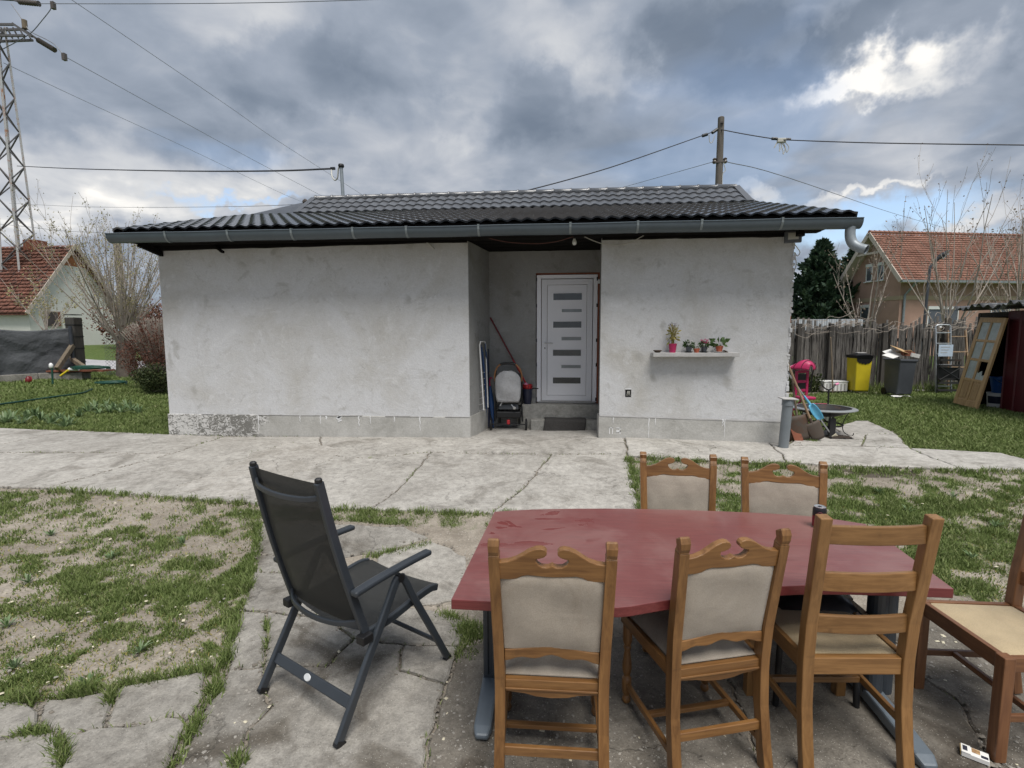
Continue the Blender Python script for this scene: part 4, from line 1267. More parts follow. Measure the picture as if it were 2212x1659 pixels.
for px0, px1, py0, py1, mt in [(1195, 1256, 633.5, 648, 'pane'), (1213, 1256, 667.5, 674.5, 'pane2'), (1194.7, 1255.5, 694.5, 708, 'pane'), (1213, 1255.3, 727.8, 735, 'pane2'), (1194.7, 1255.2, 755.5, 768.5, 'pane'), (1213, 1255, 788.5, 795, 'pane2'), (1194.7, 1255, 815.3, 828.3, 'pane')]:
    a, b, z1, z0 = dx(px0), dx(px1), dz(py0), dz(py1)
    f2 = MB()
    f2.bb(a - 0.01, b + 0.01, DY - 0.006, DY - 0.0005, z1, z1 + 0.01)
    f2.bb(a - 0.01, b + 0.01, DY - 0.006, DY - 0.0005, z0 - 0.01, z0)
    f2.bb(a - 0.01, a, DY - 0.006, DY - 0.0005, z0, z1)
    f2.bb(b, b + 0.01, DY - 0.006, DY - 0.0005, z0, z1)
    w_ = f2.build('glazing_bead', 'pvc', door)
    MB().bb(a, b, DY - 0.003, DY - 0.0006, z0, z1).build('pane', mt, door)
hd = at(1177, 741, Y=DY - 0.02)
h_ = MB().bb(hd.x - 0.016, hd.x + 0.016, DY - 0.02, DY - 0.0125, hd.z - 0.13, hd.z + 0.07).build('handle_plate', 'pvc', door, bevel=0.004)
MB().tube([(hd.x, DY - 0.02, hd.z), (hd.x, DY - 0.065, hd.z), (hd.x + 0.02, DY - 0.07, hd.z), (hd.x + 0.13, DY - 0.07, hd.z - 0.004)], 0.009, 8).build('handle', 'steel', door, smooth=60)
MB().bb(hd.x - 0.006, hd.x + 0.006, DY - 0.026, DY - 0.0205, hd.z - 0.10, hd.z - 0.068).build('lock', 'black', door)
for s_, x in ((-1, DX0 - 0.006), (1, DX1 + 0.0)):
    for py in (603, 660, 735, 788, 862):
        z = dz(py)
        MB().bb(x - 0.012 if s_ < 0 else x - 0.018, x + 0.010 if s_ < 0 else x + 0.006, DY - 0.012, DY - 0.0005, z - 0.028, z + 0.028).build('fixing_strap', 'black', door)
MB().bb(DX1 + 0.0, DX1 + 0.05, YB - 0.03, YB - 0.004, dz(610) - 0.03, dz(610) + 0.035).build('bell_box', 'white', door, bevel=0.003)
# soffit boards and rafters
EX0, EX1, EY = -6.31, 3.73, 6.85
sof = thing('soffit', None, None)
sof.parent = house
for k in range(12):
    y0 = 6.90 + 0.135 * k
    MB().bb(EX0 + 0.1, EX1 - 0.25 if k < 3 else XR - 0.02, y0, y0 + 0.13, 2.89 + 0.004 * (k % 2), 2.915 + 0.004 * (k % 2)).build('soffit_board', 'darkwood', sof)
MB().bb(EX0 + 0.02, EX1 - 0.03, 6.865, 6.893, 2.87, 3.028).build('fascia', 'darkwood', sof)
MB().add([(EX0 + 0.02, 6.865, 3.030), (EX1 - 0.02, 6.865, 3.030), (EX1 - 0.02, 10.0, 3.935), (EX0 + 0.02, 10.0, 3.935)], [(0, 1, 2, 3)]).build('roof_boarding', 'darkwood', sof, thick=0.012)
for px in (475, 392):
    c = at(px, 540, Y=7.05)
MB().path([(at(462, 534, Y=7.2).x, 7.24, 2.86), (at(482, 550, Y=7.2).x, 7.20, 2.77)], 0.05, 0.03).build('bracket_stub', 'darkwood', sof)
MB().path([(XL + 0.02, 6.95, 2.87), (XL + 0.06, YF + 0.02, 2.78)], 0.06, 0.08).build('rafter_end', 'darkwood', sof)
MB().path([(XR - 0.08, 6.95, 2.86), (XR - 0.02, YF + 0.05, 2.84)], 0.06, 0.08).build('rafter_end', 'darkwood', sof)
for xa, xb, za, zb in ((XL - 0.12, X1 - 0.004, 2.825, 2.862), (X2 + 0.004, XR + 0.10, 2.858, 2.850)):
    m = MB()
    n_ = 24
    for i_ in range(n_ + 1):
        x_ = xa + (xb - xa) * i_ / n_
        z_ = za + (zb - za) * i_ / n_ + 0.012 * (vnoise(i_ * 0.9, xa) - 0.5)
        m.v += [(x_, YF - 0.075, z_), (x_, YF - 0.003, z_), (x_, YF - 0.003, 2.8885), (x_, YF - 0.075, 2.8885)]
    for i_ in range(n_):
        for k_ in range(4):
            a_1, b_1 = 4 * i_ + k_, 4 * i_ + (k_ + 1) % 4
            m.f.append((a_1, b_1, b_1 + 4, a_1 + 4))
    m.f += [(3, 2, 1, 0), tuple(4 * n_ + k_ for k_ in range(4))]
    m.build('wall_plate', 'darkwood', sof)
# roof: pressed metal tile sheets
roof = thing('roof', None, None)
roof.parent = house


def tile_sheet(x0, nw, p0, p1, step=0.30, wave=0.183, sub=7, amp=0.029, lip=0.022):
    """one sheet: nw waves wide, from p0 (y,z) up to p1; each course steps down at its lower edge"""
    p0, p1 = Vector((0, *p0)), Vector((0, *p1))
    L = (p1 - p0).length
    d = (p1 - p0) / L
    nrm = Vector((0, -d.z, d.y))
    rows = []
    s = 0.0
    while s < L - 1e-4:
        e = min(s + step, L)
        rows += [(s, lip), (s + 0.02, lip * 0.93), ((s + e) / 2, lip * 0.45), (e - 0.002, 0.0)]
        s = e
    nx_ = nw * sub
    V = []
    for s_, off in rows:
        for i in range(nx_ + 1):
            u = (i / sub) % 1.0
            # asymmetric roll: broad pan, narrow crown
            w_ = math.sin(math.pi * u) ** 2.0 if u < 1 else 0
            wv = amp * (0.5 - 0.5 * math.cos(2 * math.pi * u ** 0.75))
            V.append(p0 + d * s_ + nrm * (off + wv) + Vector((x0 + i * wave / sub, 0, 0)))
    m = MB()
    k = nx_ + 1
    m.v = [tuple(v) for v in V]
    for j in range(len(rows) - 1):
        for i in range(nx_):
            m.f.append((j * k + i, j * k + i + 1, (j + 1) * k + i + 1, (j + 1) * k + i))
    # rolled front edge
    b = len(m.v)
    for i in range(k):
        v = V[i]
        m.v.append((v.x, v.y + 0.012, v.z - 0.022))
    for i in range(nx_):
        m.f.append((b + i, b + i + 1, i + 1, i))
    return m


WV = (EX1 - EX0) / 55
E0, J0, RG = (6.83, 3.035), (10.0, 3.95), (10.75, 4.44)
for k in range(11):
    tile_sheet(EX0 + 5 * k * WV, 5, E0, J0, 0.315, WV).build('roof_sheet', 'roof', roof, smooth=50)
UX0, UX1 = -5.19, 3.53
UW = (UX1 - UX0) / 45
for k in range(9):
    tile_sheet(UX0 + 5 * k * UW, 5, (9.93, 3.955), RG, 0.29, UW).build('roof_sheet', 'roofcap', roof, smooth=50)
back = MB()
back.add([(EX0, 14.0, 3.0), (EX1, 14.0, 3.0), (UX1, 10.76, 4.44), (UX0, 10.76, 4.44)], [(0, 1, 2, 3)])
back.add([(EX0, 10.0, 3.955), (UX0, 10.0, 3.955), (UX0, 10.76, 4.43), (EX0, 14.0, 3.0)], [(0, 1, 2, 3)])
back.add([(EX1, 10.0, 3.955), (UX1, 10.0, 3.955), (UX1, 10.76, 4.43), (EX1, 14.0, 3.0)], [(0, 1, 2, 3)])
back.build('rear_slope', 'roof', roof, thick=0.02)
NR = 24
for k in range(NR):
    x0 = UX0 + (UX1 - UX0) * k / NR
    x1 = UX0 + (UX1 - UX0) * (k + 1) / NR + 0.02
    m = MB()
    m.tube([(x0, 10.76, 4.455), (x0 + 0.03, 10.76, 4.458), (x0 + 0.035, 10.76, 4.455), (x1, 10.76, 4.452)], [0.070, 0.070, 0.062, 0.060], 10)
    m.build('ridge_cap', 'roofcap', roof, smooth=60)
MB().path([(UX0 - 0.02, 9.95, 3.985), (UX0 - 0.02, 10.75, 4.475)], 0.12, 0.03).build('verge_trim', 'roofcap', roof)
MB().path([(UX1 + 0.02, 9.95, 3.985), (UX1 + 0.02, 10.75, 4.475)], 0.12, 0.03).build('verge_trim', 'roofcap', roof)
MB().path([(EX0 - 0.005, 6.86, 3.015), (EX0 - 0.005, 10.0, 3.925)], 0.03, 0.12).build('verge_board', 'darkwood', roof)
MB().path([(EX1 + 0.005, 6.86, 3.015), (EX1 + 0.005, 10.0, 3.925)], 0.03, 0.10).build('verge_board', 'darkwood', roof)
gf = MB()
gf.add([(XL, 7.4, 2.885), (XL, 13.6, 2.885), (XL, 10.76, 4.2)], [(0, 1, 2)])
gf.build('gable', 'plaster', house)
MB().add([(XR, 7.4, 2.885), (XR, 13.6, 2.885), (XR, 10.76, 4.2)], [(0, 1, 2)]).build('gable', 'plaster', house)
# gutter
gut = thing('gutter', None, None)
gut.parent = house
GX0, GX1, GYc, GZc = -6.29, 3.73, 6.765, 2.955
m = MB()
prof = [(GYc + 0.085 * math.cos(a), GZc + 0.11 * math.sin(a)) for a in [math.pi * (1 + k / 14) for k in range(15)]]
prof = [(GYc - 0.086, GZc + 0.012), (GYc - 0.096, GZc + 0.006)] + prof
for j in range(41):
    x = GX0 + (GX1 - GX0) * j / 40
    dzg = 0.006 * math.sin(j * 0.9) * 0.4 - 0.012 * (j / 40 - 0.5)
    m.v += [(x, y, z + dzg) for y, z in prof]
n = len(prof)
for j in range(40):
    for i in range(n - 1):
        m.f.append((j * n + i, j * n + i + 1, (j + 1) * n + i + 1, (j + 1) * n + i))
for j in (0, 40):
    m.f.append(tuple(j * n + i for i in range(2, n)))
m.build('trough', 'gutter', gut, smooth=50, thick=0.004)
for px in (355, 490, 628, 761, 877, 1033, 1232, 1378, 1516, 1690):
    x = at(px, 500, Y=GYc - 0.09).x
    b = MB()
    pp = [(x, GYc + 0.089 * math.cos(a) * 1.05, GZc + 0.114 * math.sin(a)) for a in [math.pi * (1 + k / 10) for k in range(11)]]
    b.path([(x, GYc - 0.06, GZc + 0.028), (x, GYc - 0.098, GZc + 0.022)] + pp, 0.004, 0.028, up=(1, 0, 0))
    b.build('bracket', 'bracket', gut)
MB().tube(catmull([(3.63, GYc, 2.87), (3.625, GYc, 2.80), (3.63, GYc - 0.01, 2.72), (3.655, GYc - 0.03, 2.65), (3.70, GYc - 0.08, 2.595), (3.755, GYc - 0.14, 2.56)], 5), 0.057, 14, cap=False).build('outlet_elbow', 'zinc', gut, smooth=60, thick=0.003)

# floodlight at the right corner, bulb, cables under the eave
f0 = at(1713, 512, Y=YF - 0.20)
fl_ = thing('floodlight', 'small grey square floodlight under the eave at the right corner', 'floodlight', f0, R(-14))
MB().box((0, 0, 0), (0.205, 0.05, 0.15)).build('body', 'lampgrey', fl_, bevel=0.01)
MB().box((0, -0.0275, 0.008), (0.125, 0.004, 0.085)).build('glass', 'lampglass', fl_)
MB().path([(-0.05, 0.0255, 0), (-0.05, 0.12, 0.06), (-0.05, 0.155, 0.06)], 0.02, 0.006).path([(0.05, 0.0255, 0), (0.05, 0.12, 0.06), (0.05, 0.155, 0.06)], 0.02, 0.006).build('mounting_arm', 'lampgrey', fl_)
cb = catmull([at(1712, 522, Y=YF - 0.1), at(1722, 535, Y=YF - 0.04), at(1728, 545, Y=YF - 0.02), at(1722, 553, Y=YF - 0.02), at(1716, 545, Y=YF - 0.015), at(1720, 570, Y=YF + 0.02), at(1714, 590, Y=YF + 0.03)], 5)
tag(MB().tube(cb, 0.006, 6).build('lamp_cable', 'wcable', smooth=60), 'loose white cable looping below the corner floodlight', 'cable')
b0 = at(1241, 506, Y=7.25)
bl = thing('light_bulb', 'bare white light bulb hanging over the entrance recess', 'light bulb', (b0.x, 7.25, b0.z))
MB().lathe([(0.004, -0.15), (0.022, -0.142), (0.032, -0.12), (0.030, -0.10), (0.018, -0.07), (0.014, -0.06)], 12).build('glass', 'bulb', bl, smooth=60)
MB().lathe([(0.017, -0.062), (0.019, -0.045), (0.017, -0.02), (0.008, -0.01)], 10).build('socket', 'black', bl)
MB().box((0.01, 0, 0.01), (0.12, 0.05, 0.035)).build('junction_block', 'wcable', bl, bevel=0.004)
for nm, pts, mt, lab in [('eave_cable', [(1049, 513, 7.2), (1085, 521, 7.2), (1120, 525, 7.2), (1165, 526, 7.2), (1205, 521, 7.2), (1238, 511, 7.2)], 'rcable', 'thin red brown cable sagging left of the bare bulb'),
                         ('eave_cable', [(1252, 506, 7.22), (1275, 517, 7.22), (1300, 526, 7.22), (1330, 529, 7.22), (1360, 524, 7.22), (1405, 501, 7.22)], 'wcable', 'off white cable sagging right of the bare bulb'),
                         ('eave_cable', [(1432, 500, 7.2), (1470, 503, 7.2), (1520, 502, 7.2), (1575, 497, 7.2)], 'wcable', 'off white cable tucked under the eave right of centre'),
                         ('eave_cable', [(1610, 496, 7.2), (1660, 499, 7.2), (1700, 502, 7.2)], 'wcable', 'off white cable running to the corner floodlight'),
                         ('eave_cable', [(560, 522, 7.28), (640, 519, 7.28), (760, 517, 7.28), (900, 513, 7.28), (950, 511, 7.28), (1000, 513, 7.28)], 'rcable', 'red brown cable along the top of the long left wall')]:
    tag(MB().tube(catmull([at(a, b, Y=c) for a, b, c in pts], 5), 0.006, 6).build(nm, mt, smooth=60), lab, 'cable', 'cables under the eave')
tag(MB().tube(catmull([at(905, 516, Y=YF - 0.02), at(915, 521, Y=YF - 0.04), at(925, 526, Y=YF - 0.03), at(938, 538, Y=YF - 0.04)], 4), [0.004] * 6 + [0.009] * 7, 6).build('rope_end', 'wcable', smooth=60), 'frayed pale rope end sticking out high on the left wall', 'rope')

# ------------------------------------------------------------------ chairs and table (they stand on the patio, 20 cm below the house)
GZ = -0.2


def crest_outline():
    half = [(0.0, 0.925), (0.010, 0.919), (0.020, 0.9165), (0.036, 0.918), (0.050, 0.927), (0.058, 0.940), (0.057, 0.949), (0.044, 0.951), (0.028, 0.957), (0.019, 0.966), (0.019, 0.977), (0.026, 0.986), (0.040, 0.990), (0.058, 0.988), (0.082, 0.978), (0.105, 0.962), (0.130, 0.946), (0.158, 0.936), (0.196, 0.931)]
    low = [(0.196, 0.866), (0.150, 0.866), (0.126, 0.870), (0.108, 0.880), (0.085, 0.8845), (0.045, 0.881), (0.0, 0.879)]
    r_ = half + low
    l_ = [(-x, z) for x, z in reversed(r_[1:-1])]
    return r_ + l_


def rail_outline(z0, amp, th, hw):
    n = 16
    top, bot = [], []
    for i in range(n + 1):
        x = -hw + 2 * hw * i / n
        c = 0.5 + 0.5 * math.cos(math.pi * x / hw)
        top.append((x, z0 + th + amp * c))
        bot.append((x, z0 + amp * c * 0.9 + (0.006 * math.cos(3 * math.pi * x / hw))))
    return bot + top[::-1]


def back_y(z):
    return float(np.interp(z, [0, 0.22, 0.43, 0.60, 1.02], [-0.050, -0.012, 0.0, -0.012, -0.075]))


def post_path(x_top, x_mid, x_bot, zt):
    zs = [0.0, 0.12, 0.26, 0.40, 0.46, 0.60, 0.78, zt]
    return [(float(np.interp(z, [0, 0.43, zt], [x_bot, x_mid, x_top])), back_y(z), z) for z in zs]


def cushion(hw0, hw1, y0, y1, z0, dome, n=10):
    m = MB()

    def top(u, v):
        x = (2 * u - 1) * (hw0 + (hw1 - hw0) * v)
        y = y0 + (y1 - y0) * v
        e = (1 - (2 * u - 1) ** 6) * (1 - (2 * v - 1) ** 6)
        return (x, y, z0 + dome * e)
    m.sheet(top, n, n)
    m.sheet(lambda u, v: (top(u, v)[0], top(u, v)[1], z0 - 0.004), n, n)
    m.sheet(lambda u, v: (top(u, 0)[0], y0, z0 - 0.004 + 0.004 * v), n, 1)
    return m


def turned_leg(T):
    prof = [(0.011, 0), (0.017, 0.006), (0.021, 0.018), (0.017, 0.032), (0.013, 0.040), (0.018, 0.048), (0.021, 0.055), (0.021, 0.062), (0.0225, 0.064), (0.0225, 0.125), (0.021, 0.128), (0.015, 0.135), (0.013, 0.142), (0.018, 0.150), (0.022, 0.175), (0.0215, 0.20), (0.017, 0.235), (0.0135, 0.265), (0.017, 0.275), (0.019, 0.283), (0.014, 0.292), (0.019, 0.303), (0.022, 0.315), (0.022, 0.395)]
    return MB().lathe(prof, 14, T)


def make_uph_chair():
    t = thing('dining_chair', 'x', 'chair', group='carved upholstered dining chairs at the table')
    for s in (-1, 1):
        m = MB()
        m.path(post_path(0.208 * s, 0.193 * s, 0.198 * s, 0.955), [0.039] * 8, [0.050, 0.044, 0.044, 0.050, 0.050, 0.046, 0.043, 0.040], up=(0, -1, 0))
        m.path([(0.208 * s, back_y(0.957), 0.957), (0.208 * s, back_y(0.960), 0.962), (0.208 * s, back_y(0.975) - 0.004, 0.976), (0.208 * s, back_y(0.99) - 0.002, 0.992), (0.208 * s, back_y(1.0) + 0.004, 1.008), (0.208 * s, back_y(1.01) + 0.008, 1.012)], [0.041, 0.036, 0.037, 0.040, 0.040, 0.034], [0.041, 0.036, 0.036, 0.038, 0.034, 0.024], up=(0, -1, 0))
        m.build('rear_post', 'oak', t, bevel=0.004)
    T = Matrix.Translation((0, back_y(0.93), 0)) @ Matrix.Translation((0, 0, 0.93)) @ Matrix.Rotation(R(8.5), 4, 'X') @ Matrix.Translation((0, 0, -0.93))
    MB().prism(crest_outline(), -0.014, 0.014, 'y', T).build('crest_rail', 'oakx', t, bevel=0.003)
    m = MB()

    def pad(sgn):
        def fn(u, v):
            z = 0.575 + (0.888 - 0.575) * v
            x = (2 * u - 1) * (0.176 + 0.012 * v)
            e = (1 - (2 * u - 1) ** 8) * (1 - (2 * v - 1) ** 8)
            wr = 0.0025 * math.sin(9 * v + 4 * u) * e + 0.002 * math.sin(17 * u - 6 * v) * e
            return (x, back_y(z) + 0.002 + sgn * (0.008 + 0.012 * e) + wr, z)
        return fn
    m.sheet(pad(-1), 14, 14)
    m.sheet(pad(1), 14, 14)
    m.build('back_pad', 'fabric', t, smooth=180)
    T2 = Matrix.Translation((0, back_y(0.55), 0))
    MB().prism(rail_outline(0.535, 0.020, 0.038, 0.176), -0.013, 0.013, 'y', T2).build('lower_back_rail', 'oakx', t, bevel=0.003)
    cushion(0.176, 0.222, 0.012, 0.440, 0.458, 0.048).build('seat_cushion', 'fabric', t, smooth=60)
    ro = [(-0.174, 0.405), (-0.10, 0.398), (-0.06, 0.388), (0, 0.384), (0.06, 0.388), (0.10, 0.398), (0.174, 0.405), (0.174, 0.452), (-0.174, 0.452)]
    m = MB().prism(ro, -0.014, 0.012, 'y')
    m.bb(-0.174, 0.174, -0.020, -0.0145, 0.413, 0.421)
    m.build('rear_seat_rail', 'oakx', t, bevel=0.002)
    for s in (-1, 1):
        MB().path([(0.192 * s, 0.012, 0.427), (0.222 * s, 0.425, 0.427)], 0.022, 0.052).build('side_rail', 'oaky', t, bevel=0.003)
    fo = [(-0.21, 0.402), (-0.12, 0.398), (0, 0.380), (0.12, 0.398), (0.21, 0.402), (0.21, 0.452), (-0.21, 0.452)]
    MB().prism(fo, 0.422, 0.444, 'y').build('front_rail', 'oakx', t, bevel=0.003)
    for s in (-1, 1):
        turned_leg(Matrix.Translation((0.205 * s, 0.405, 0))).build('front_leg', 'oak', t, smooth=50)
        MB().path([(0.196 * s, -0.012, 0.10), (0.205 * s, 0.39, 0.095)], 0.020, 0.028).build('side_stretcher', 'oaky', t, bevel=0.003)
    MB().path([(-0.200, 0.20, 0.098), (0.200, 0.20, 0.098)], 0.026, 0.020).build('cross_stretcher', 'oakx', t, bevel=0.003)
    MB().path([(-0.180, -0.020, 0.175), (0.180, -0.020, 0.175)], 0.020, 0.036).build('rear_stretcher', 'oakx', t, bevel=0.003)
    return t


c1 = make_uph_chair()
place(c1, (-0.013, 1.79, GZ), 0.010, 'carved oak dining chair with beige padded back, nearest on the left')
c1.scale = (1.0, 1.0, 1.018)
chs = [((0.648, 1.955, GZ), 0.275, 'carved oak dining chair with beige padded back, turned beside the ladder back chair'),
       ((0.745, 3.075, GZ), math.pi - 0.098, 'carved oak dining chair behind the table on the left, front of padded back showing'),
       ((1.318, 2.965, GZ), math.pi - 0.195, 'carved oak dining chair behind the table on the right, next to the drink can')]
for p, a, lab in chs:
    c = copy_tree(c1)
    place(c, p, a, lab)
    c.scale = (1, 1, 1)


def make_ladder_chair(mat):
    t = thing('ladder_back_chair', 'x', 'chair', group='plain ladder back chairs')
    for s in (-1, 1):
        m = MB().path([(x, y, z * 1.0) for x, y, z in post_path(0.205 * s, 0.198 * s, 0.198 * s, 1.03)], 0.046, [0.042, 0.040, 0.040, 0.046, 0.046, 0.044, 0.042, 0.042], up=(0, -1, 0))
        m.build('rear_post', mat, t, bevel=0.004)
    for z0, z1 in ((0.925, 0.995), (0.735, 0.808), (0.558, 0.628)):
        m = MB()
        n = 10
        zc = (z0 + z1) / 2
        pts = [(-0.182 + 0.364 * i / n, back_y(zc) - 0.016 * math.sin(math.pi * i / n), zc) for i in range(n + 1)]
        m.path(pts, 0.020, z1 - z0)
        m.build('back_slat', mat + 'x', t, bevel=0.004)
    MB().bb(-0.174, 0.174, -0.016, 0.016, 0.385, 0.452).build('rear_seat_rail', mat + 'x', t, bevel=0.003)
    for s in (-1, 1):
        MB().path([(0.200 * s, 0.020, 0.42), (0.216 * s, 0.405, 0.42)], 0.024, 0.062).build('side_rail', mat + 'y', t, bevel=0.003)
        MB().bb(0.216 * s - 0.023, 0.216 * s + 0.023, 0.385, 0.431, 0, 0.455).build('front_leg', mat, t, bevel=0.004)
        MB().path([(0.200 * s, -0.010, 0.185), (0.216 * s, 0.388, 0.185)], 0.018, 0.030).build('side_stretcher', mat + 'y', t, bevel=0.003)
    MB().bb(-0.193, 0.193, 0.396, 0.420, 0.385, 0.452).build('front_rail', mat + 'x', t, bevel=0.003)
    MB().path([(-0.200, 0.25, 0.185), (0.200, 0.25, 0.185)], 0.020, 0.026).build('cross_stretcher', mat + 'x', t, bevel=0.003)
    cushion(0.184, 0.203, 0.018, 0.392, 0.4455, 0.011).build('seat_panel', 'seatfab', t, smooth=60)
    return t


l1 = make_ladder_chair('beech')
place(l1, (1.197, 2.01, GZ), 0.080, 'plain ladder back wooden chair with three slats pulled up to the table')
l1.scale = (1.0, 1.0, 1.045)
l2 = make_ladder_chair('redbeech')
place(l2, (2.215, 2.325, GZ), R(93), 'brown ladder back chair at the right edge facing the table end')

# black padded stool under the table
st = thing('padded_stool', 'black padded stool seat on a chipboard base under the table', 'stool', (1.22, 2.50, GZ), 0.05)
cushion(0.20, 0.19, -0.18, 0.18, 0.452, 0.075).build('pad', 'leather', st, smooth=60)
MB().bb(-0.22, 0.24, -0.20, 0.2, 0.425, 0.4475).build('seat_board', 'chip', st, bevel=0.002)
MB().path([(0.18, -0.21, 0.462), (0.24, -0.21, 0.438), (0.275, -0.20, 0.438)], 0.03, 0.012).build('edge_bracket', 'black', st)
for a, b in ((-0.17, -0.15), (0.17, -0.15), (-0.17, 0.15), (0.17, 0.15)):
    MB().tube([(a * 1.1, b * 1.1, 0), (a, b, 0.425)], 0.014, 8).build('leg', 'black', st, smooth=60)

# table
TT = 0.73
tb = thing('meeting_table', 'red laminate meeting table with bowed edges and grey T legs', 'table', (-0.35, 1.83, GZ))
edge_far = [(1.665, 2.790), (1.56, 2.842), (1.40, 2.892), (1.20, 2.918), (0.96, 2.930), (0.72, 2.936), (0.487, 2.933), (0.30, 2.925), (0.134, 2.910), (-0.02, 2.892), (-0.138, 2.874), (-0.25, 2.850), (-0.356, 2.820)]
edge_near = [(-0.405, 1.840), (-0.244, 1.838), (0.0, 1.835), (0.18, 1.832), (0.235, 1.834), (0.285, 1.846), (0.335, 1.866), (0.443, 1.907), (0.56, 1.950), (0.663, 1.983), (0.78, 2.018), (0.891, 2.046), (1.014, 2.066), (1.20, 2.080), (1.481, 2.086), (1.600, 2.086)]
outline = [(x + 0.35, y - 1.83) for x, y in edge_near + edge_far]
MB().prism(outline, TT - 0.041, TT).build('table_top', 'table', tb, bevel=0.003)
for lx in (-0.315, 1.50):
    x = lx + 0.35
    lg = MB()
    if lx < 0:
        lg.bb(x - 0.035, x + 0.035, 0.47, 0.53, 0.055, TT - 0.0415)
        lg.bb(x - 0.028, x - 0.010, 0.458, 0.4695, 0.10, TT - 0.08)
        lg.bb(x + 0.010, x + 0.028, 0.458, 0.4695, 0.10, TT - 0.08)
    else:
        lg.lathe([(0.042, 0.055), (0.042, TT - 0.0415)], 18, Matrix.Translation((x, 0.55, 0)))
        lg.lathe([(0.036, 0.055), (0.036, TT - 0.0415)], 18, Matrix.Translation((x + 0.062, 0.57, 0)))
    lg.build('column', 'tleg', tb, bevel=0.003)
    ft = MB()
    ft.path([(x, 0.16, 0.022), (x, 0.20, 0.030), (x, 0.40, 0.044), (x, 0.55, 0.050), (x, 0.75, 0.042), (x, 0.95, 0.026), (x, 0.98, 0.018)], [0.055, 0.078, 0.080, 0.082, 0.080, 0.078, 0.055], [0.028, 0.046, 0.058, 0.060, 0.056, 0.044, 0.026])
    ft.build('foot', 'tfoot', tb, bevel=0.010)
    for y in (0.20, 0.94):
        MB().lathe([(0.022, 0), (0.024, 0.010)], 12, Matrix.Translation((x, y, 0))).build('glide', 'black', tb)
    MB().bb(x - 0.03, x + 0.03, 0.33, 0.86, TT - 0.066, TT - 0.042).build('top_support', 'tleg', tb)
MB().bb(0.07, 1.89, 0.50, 0.53, TT - 0.12, TT - 0.067).build('crossbeam', 'tleg', tb)

# drink can
cp = at(1771, 1098, Y=2.72)
cn = thing('drink_can', 'dark red and black drink can at the far edge of the table', 'can', (cp.x, 2.72, GZ + TT))
MB().lathe([(0.024, 0), (0.0325, 0.008), (0.033, 0.012), (0.033, 0.066)], 24).build('lower_print', 'canred', cn, smooth=50)
MB().lathe([(0.033, 0.0662), (0.033, 0.098), (0.031, 0.104), (0.0275, 0.111)], 24).build('upper_print', 'canblack', cn, smooth=50)
MB().lathe([(0.0275, 0.1112), (0.0285, 0.1145), (0.027, 0.1155), (0.0255, 0.112), (0.001, 0.112)], 24).build('lid', 'alu', cn, smooth=50)
MB().box((0, 0.004, 0.1135), (0.014, 0.022, 0.002)).build('ring_pull', 'packdark', cn)
lm = MB()


def on_can(a, z):
    return (0.0336 * math.sin(a), -0.0336 * math.cos(a), z)


lm.tube([on_can(-0.35 + 0.42 * math.cos(t), 0.076 + 0.0145 * math.sin(t)) for t in np.linspace(0, 6.283, 25)], 0.0009, 5)
lm.tube([on_can(a, 0.0725) for a in np.linspace(0.10, 1.0, 10)], 0.0008, 5)
lm.tube([on_can(a, 0.0668) for a in np.linspace(-0.9, 0.35, 12)], 0.0008, 5)
lm.build('emblem_ring', 'canline', cn)
MB().box((0, 0, 0), (0.011, 0.001, 0.005), Matrix.Translation(on_can(-0.33, 0.074)) @ Matrix.Rotation(R(20), 4, 'Z') @ Matrix.Rotation(R(35), 4, 'Y')).build('emblem', 'palepink', cn)

# crumpled cigarette pack on the ground
pk = thing('cigarette_pack', 'small white crumpled pack lying on the ground at lower right', 'pack', (1.735, 2.085, GZ + 0.006), R(-34))
MB().bb(-0.043, 0.043, -0.026, 0.026, 0, 0.020).build('box', 'paper', pk, bevel=0.002)
MB().bb(-0.043, -0.014, -0.0268, 0.0268, 0.0205, 0.0222).build('flip_lid', 'paper', pk)
MB().bb(-0.0385, -0.0235, -0.013, 0.018, 0.0225, 0.0230).build('dark_patch', 'packdark', pk)
MB().bb(-0.010, 0.016, -0.006, 0.022, 0.0204, 0.0209).build('picture_patch', 'packred', pk)
MB().bb(-0.0462, -0.0437, -0.024, 0.024, 0.001, 0.021).build('gold_edge', 'packgold', pk)
MB().bb(0.018, 0.040, -0.020, -0.004, 0.0204, 0.0209).build('dark_strip', 'packdark', pk)

# ------------------------------------------------------------------ folding armchair, seen from behind
ac = thing('folding_armchair', 'black folding garden armchair with mesh sling facing the table', 'armchair', (-1.017, 2.363, GZ), R(-29))
ZT, YT, YH, ZH = 1.155, -0.350, -0.165, 0.435


def back_line(z):
    k = (z - ZH) / (ZT - ZH)
    return YH + (YT - YH) * k - 0.012 * math.sin(math.pi * k)


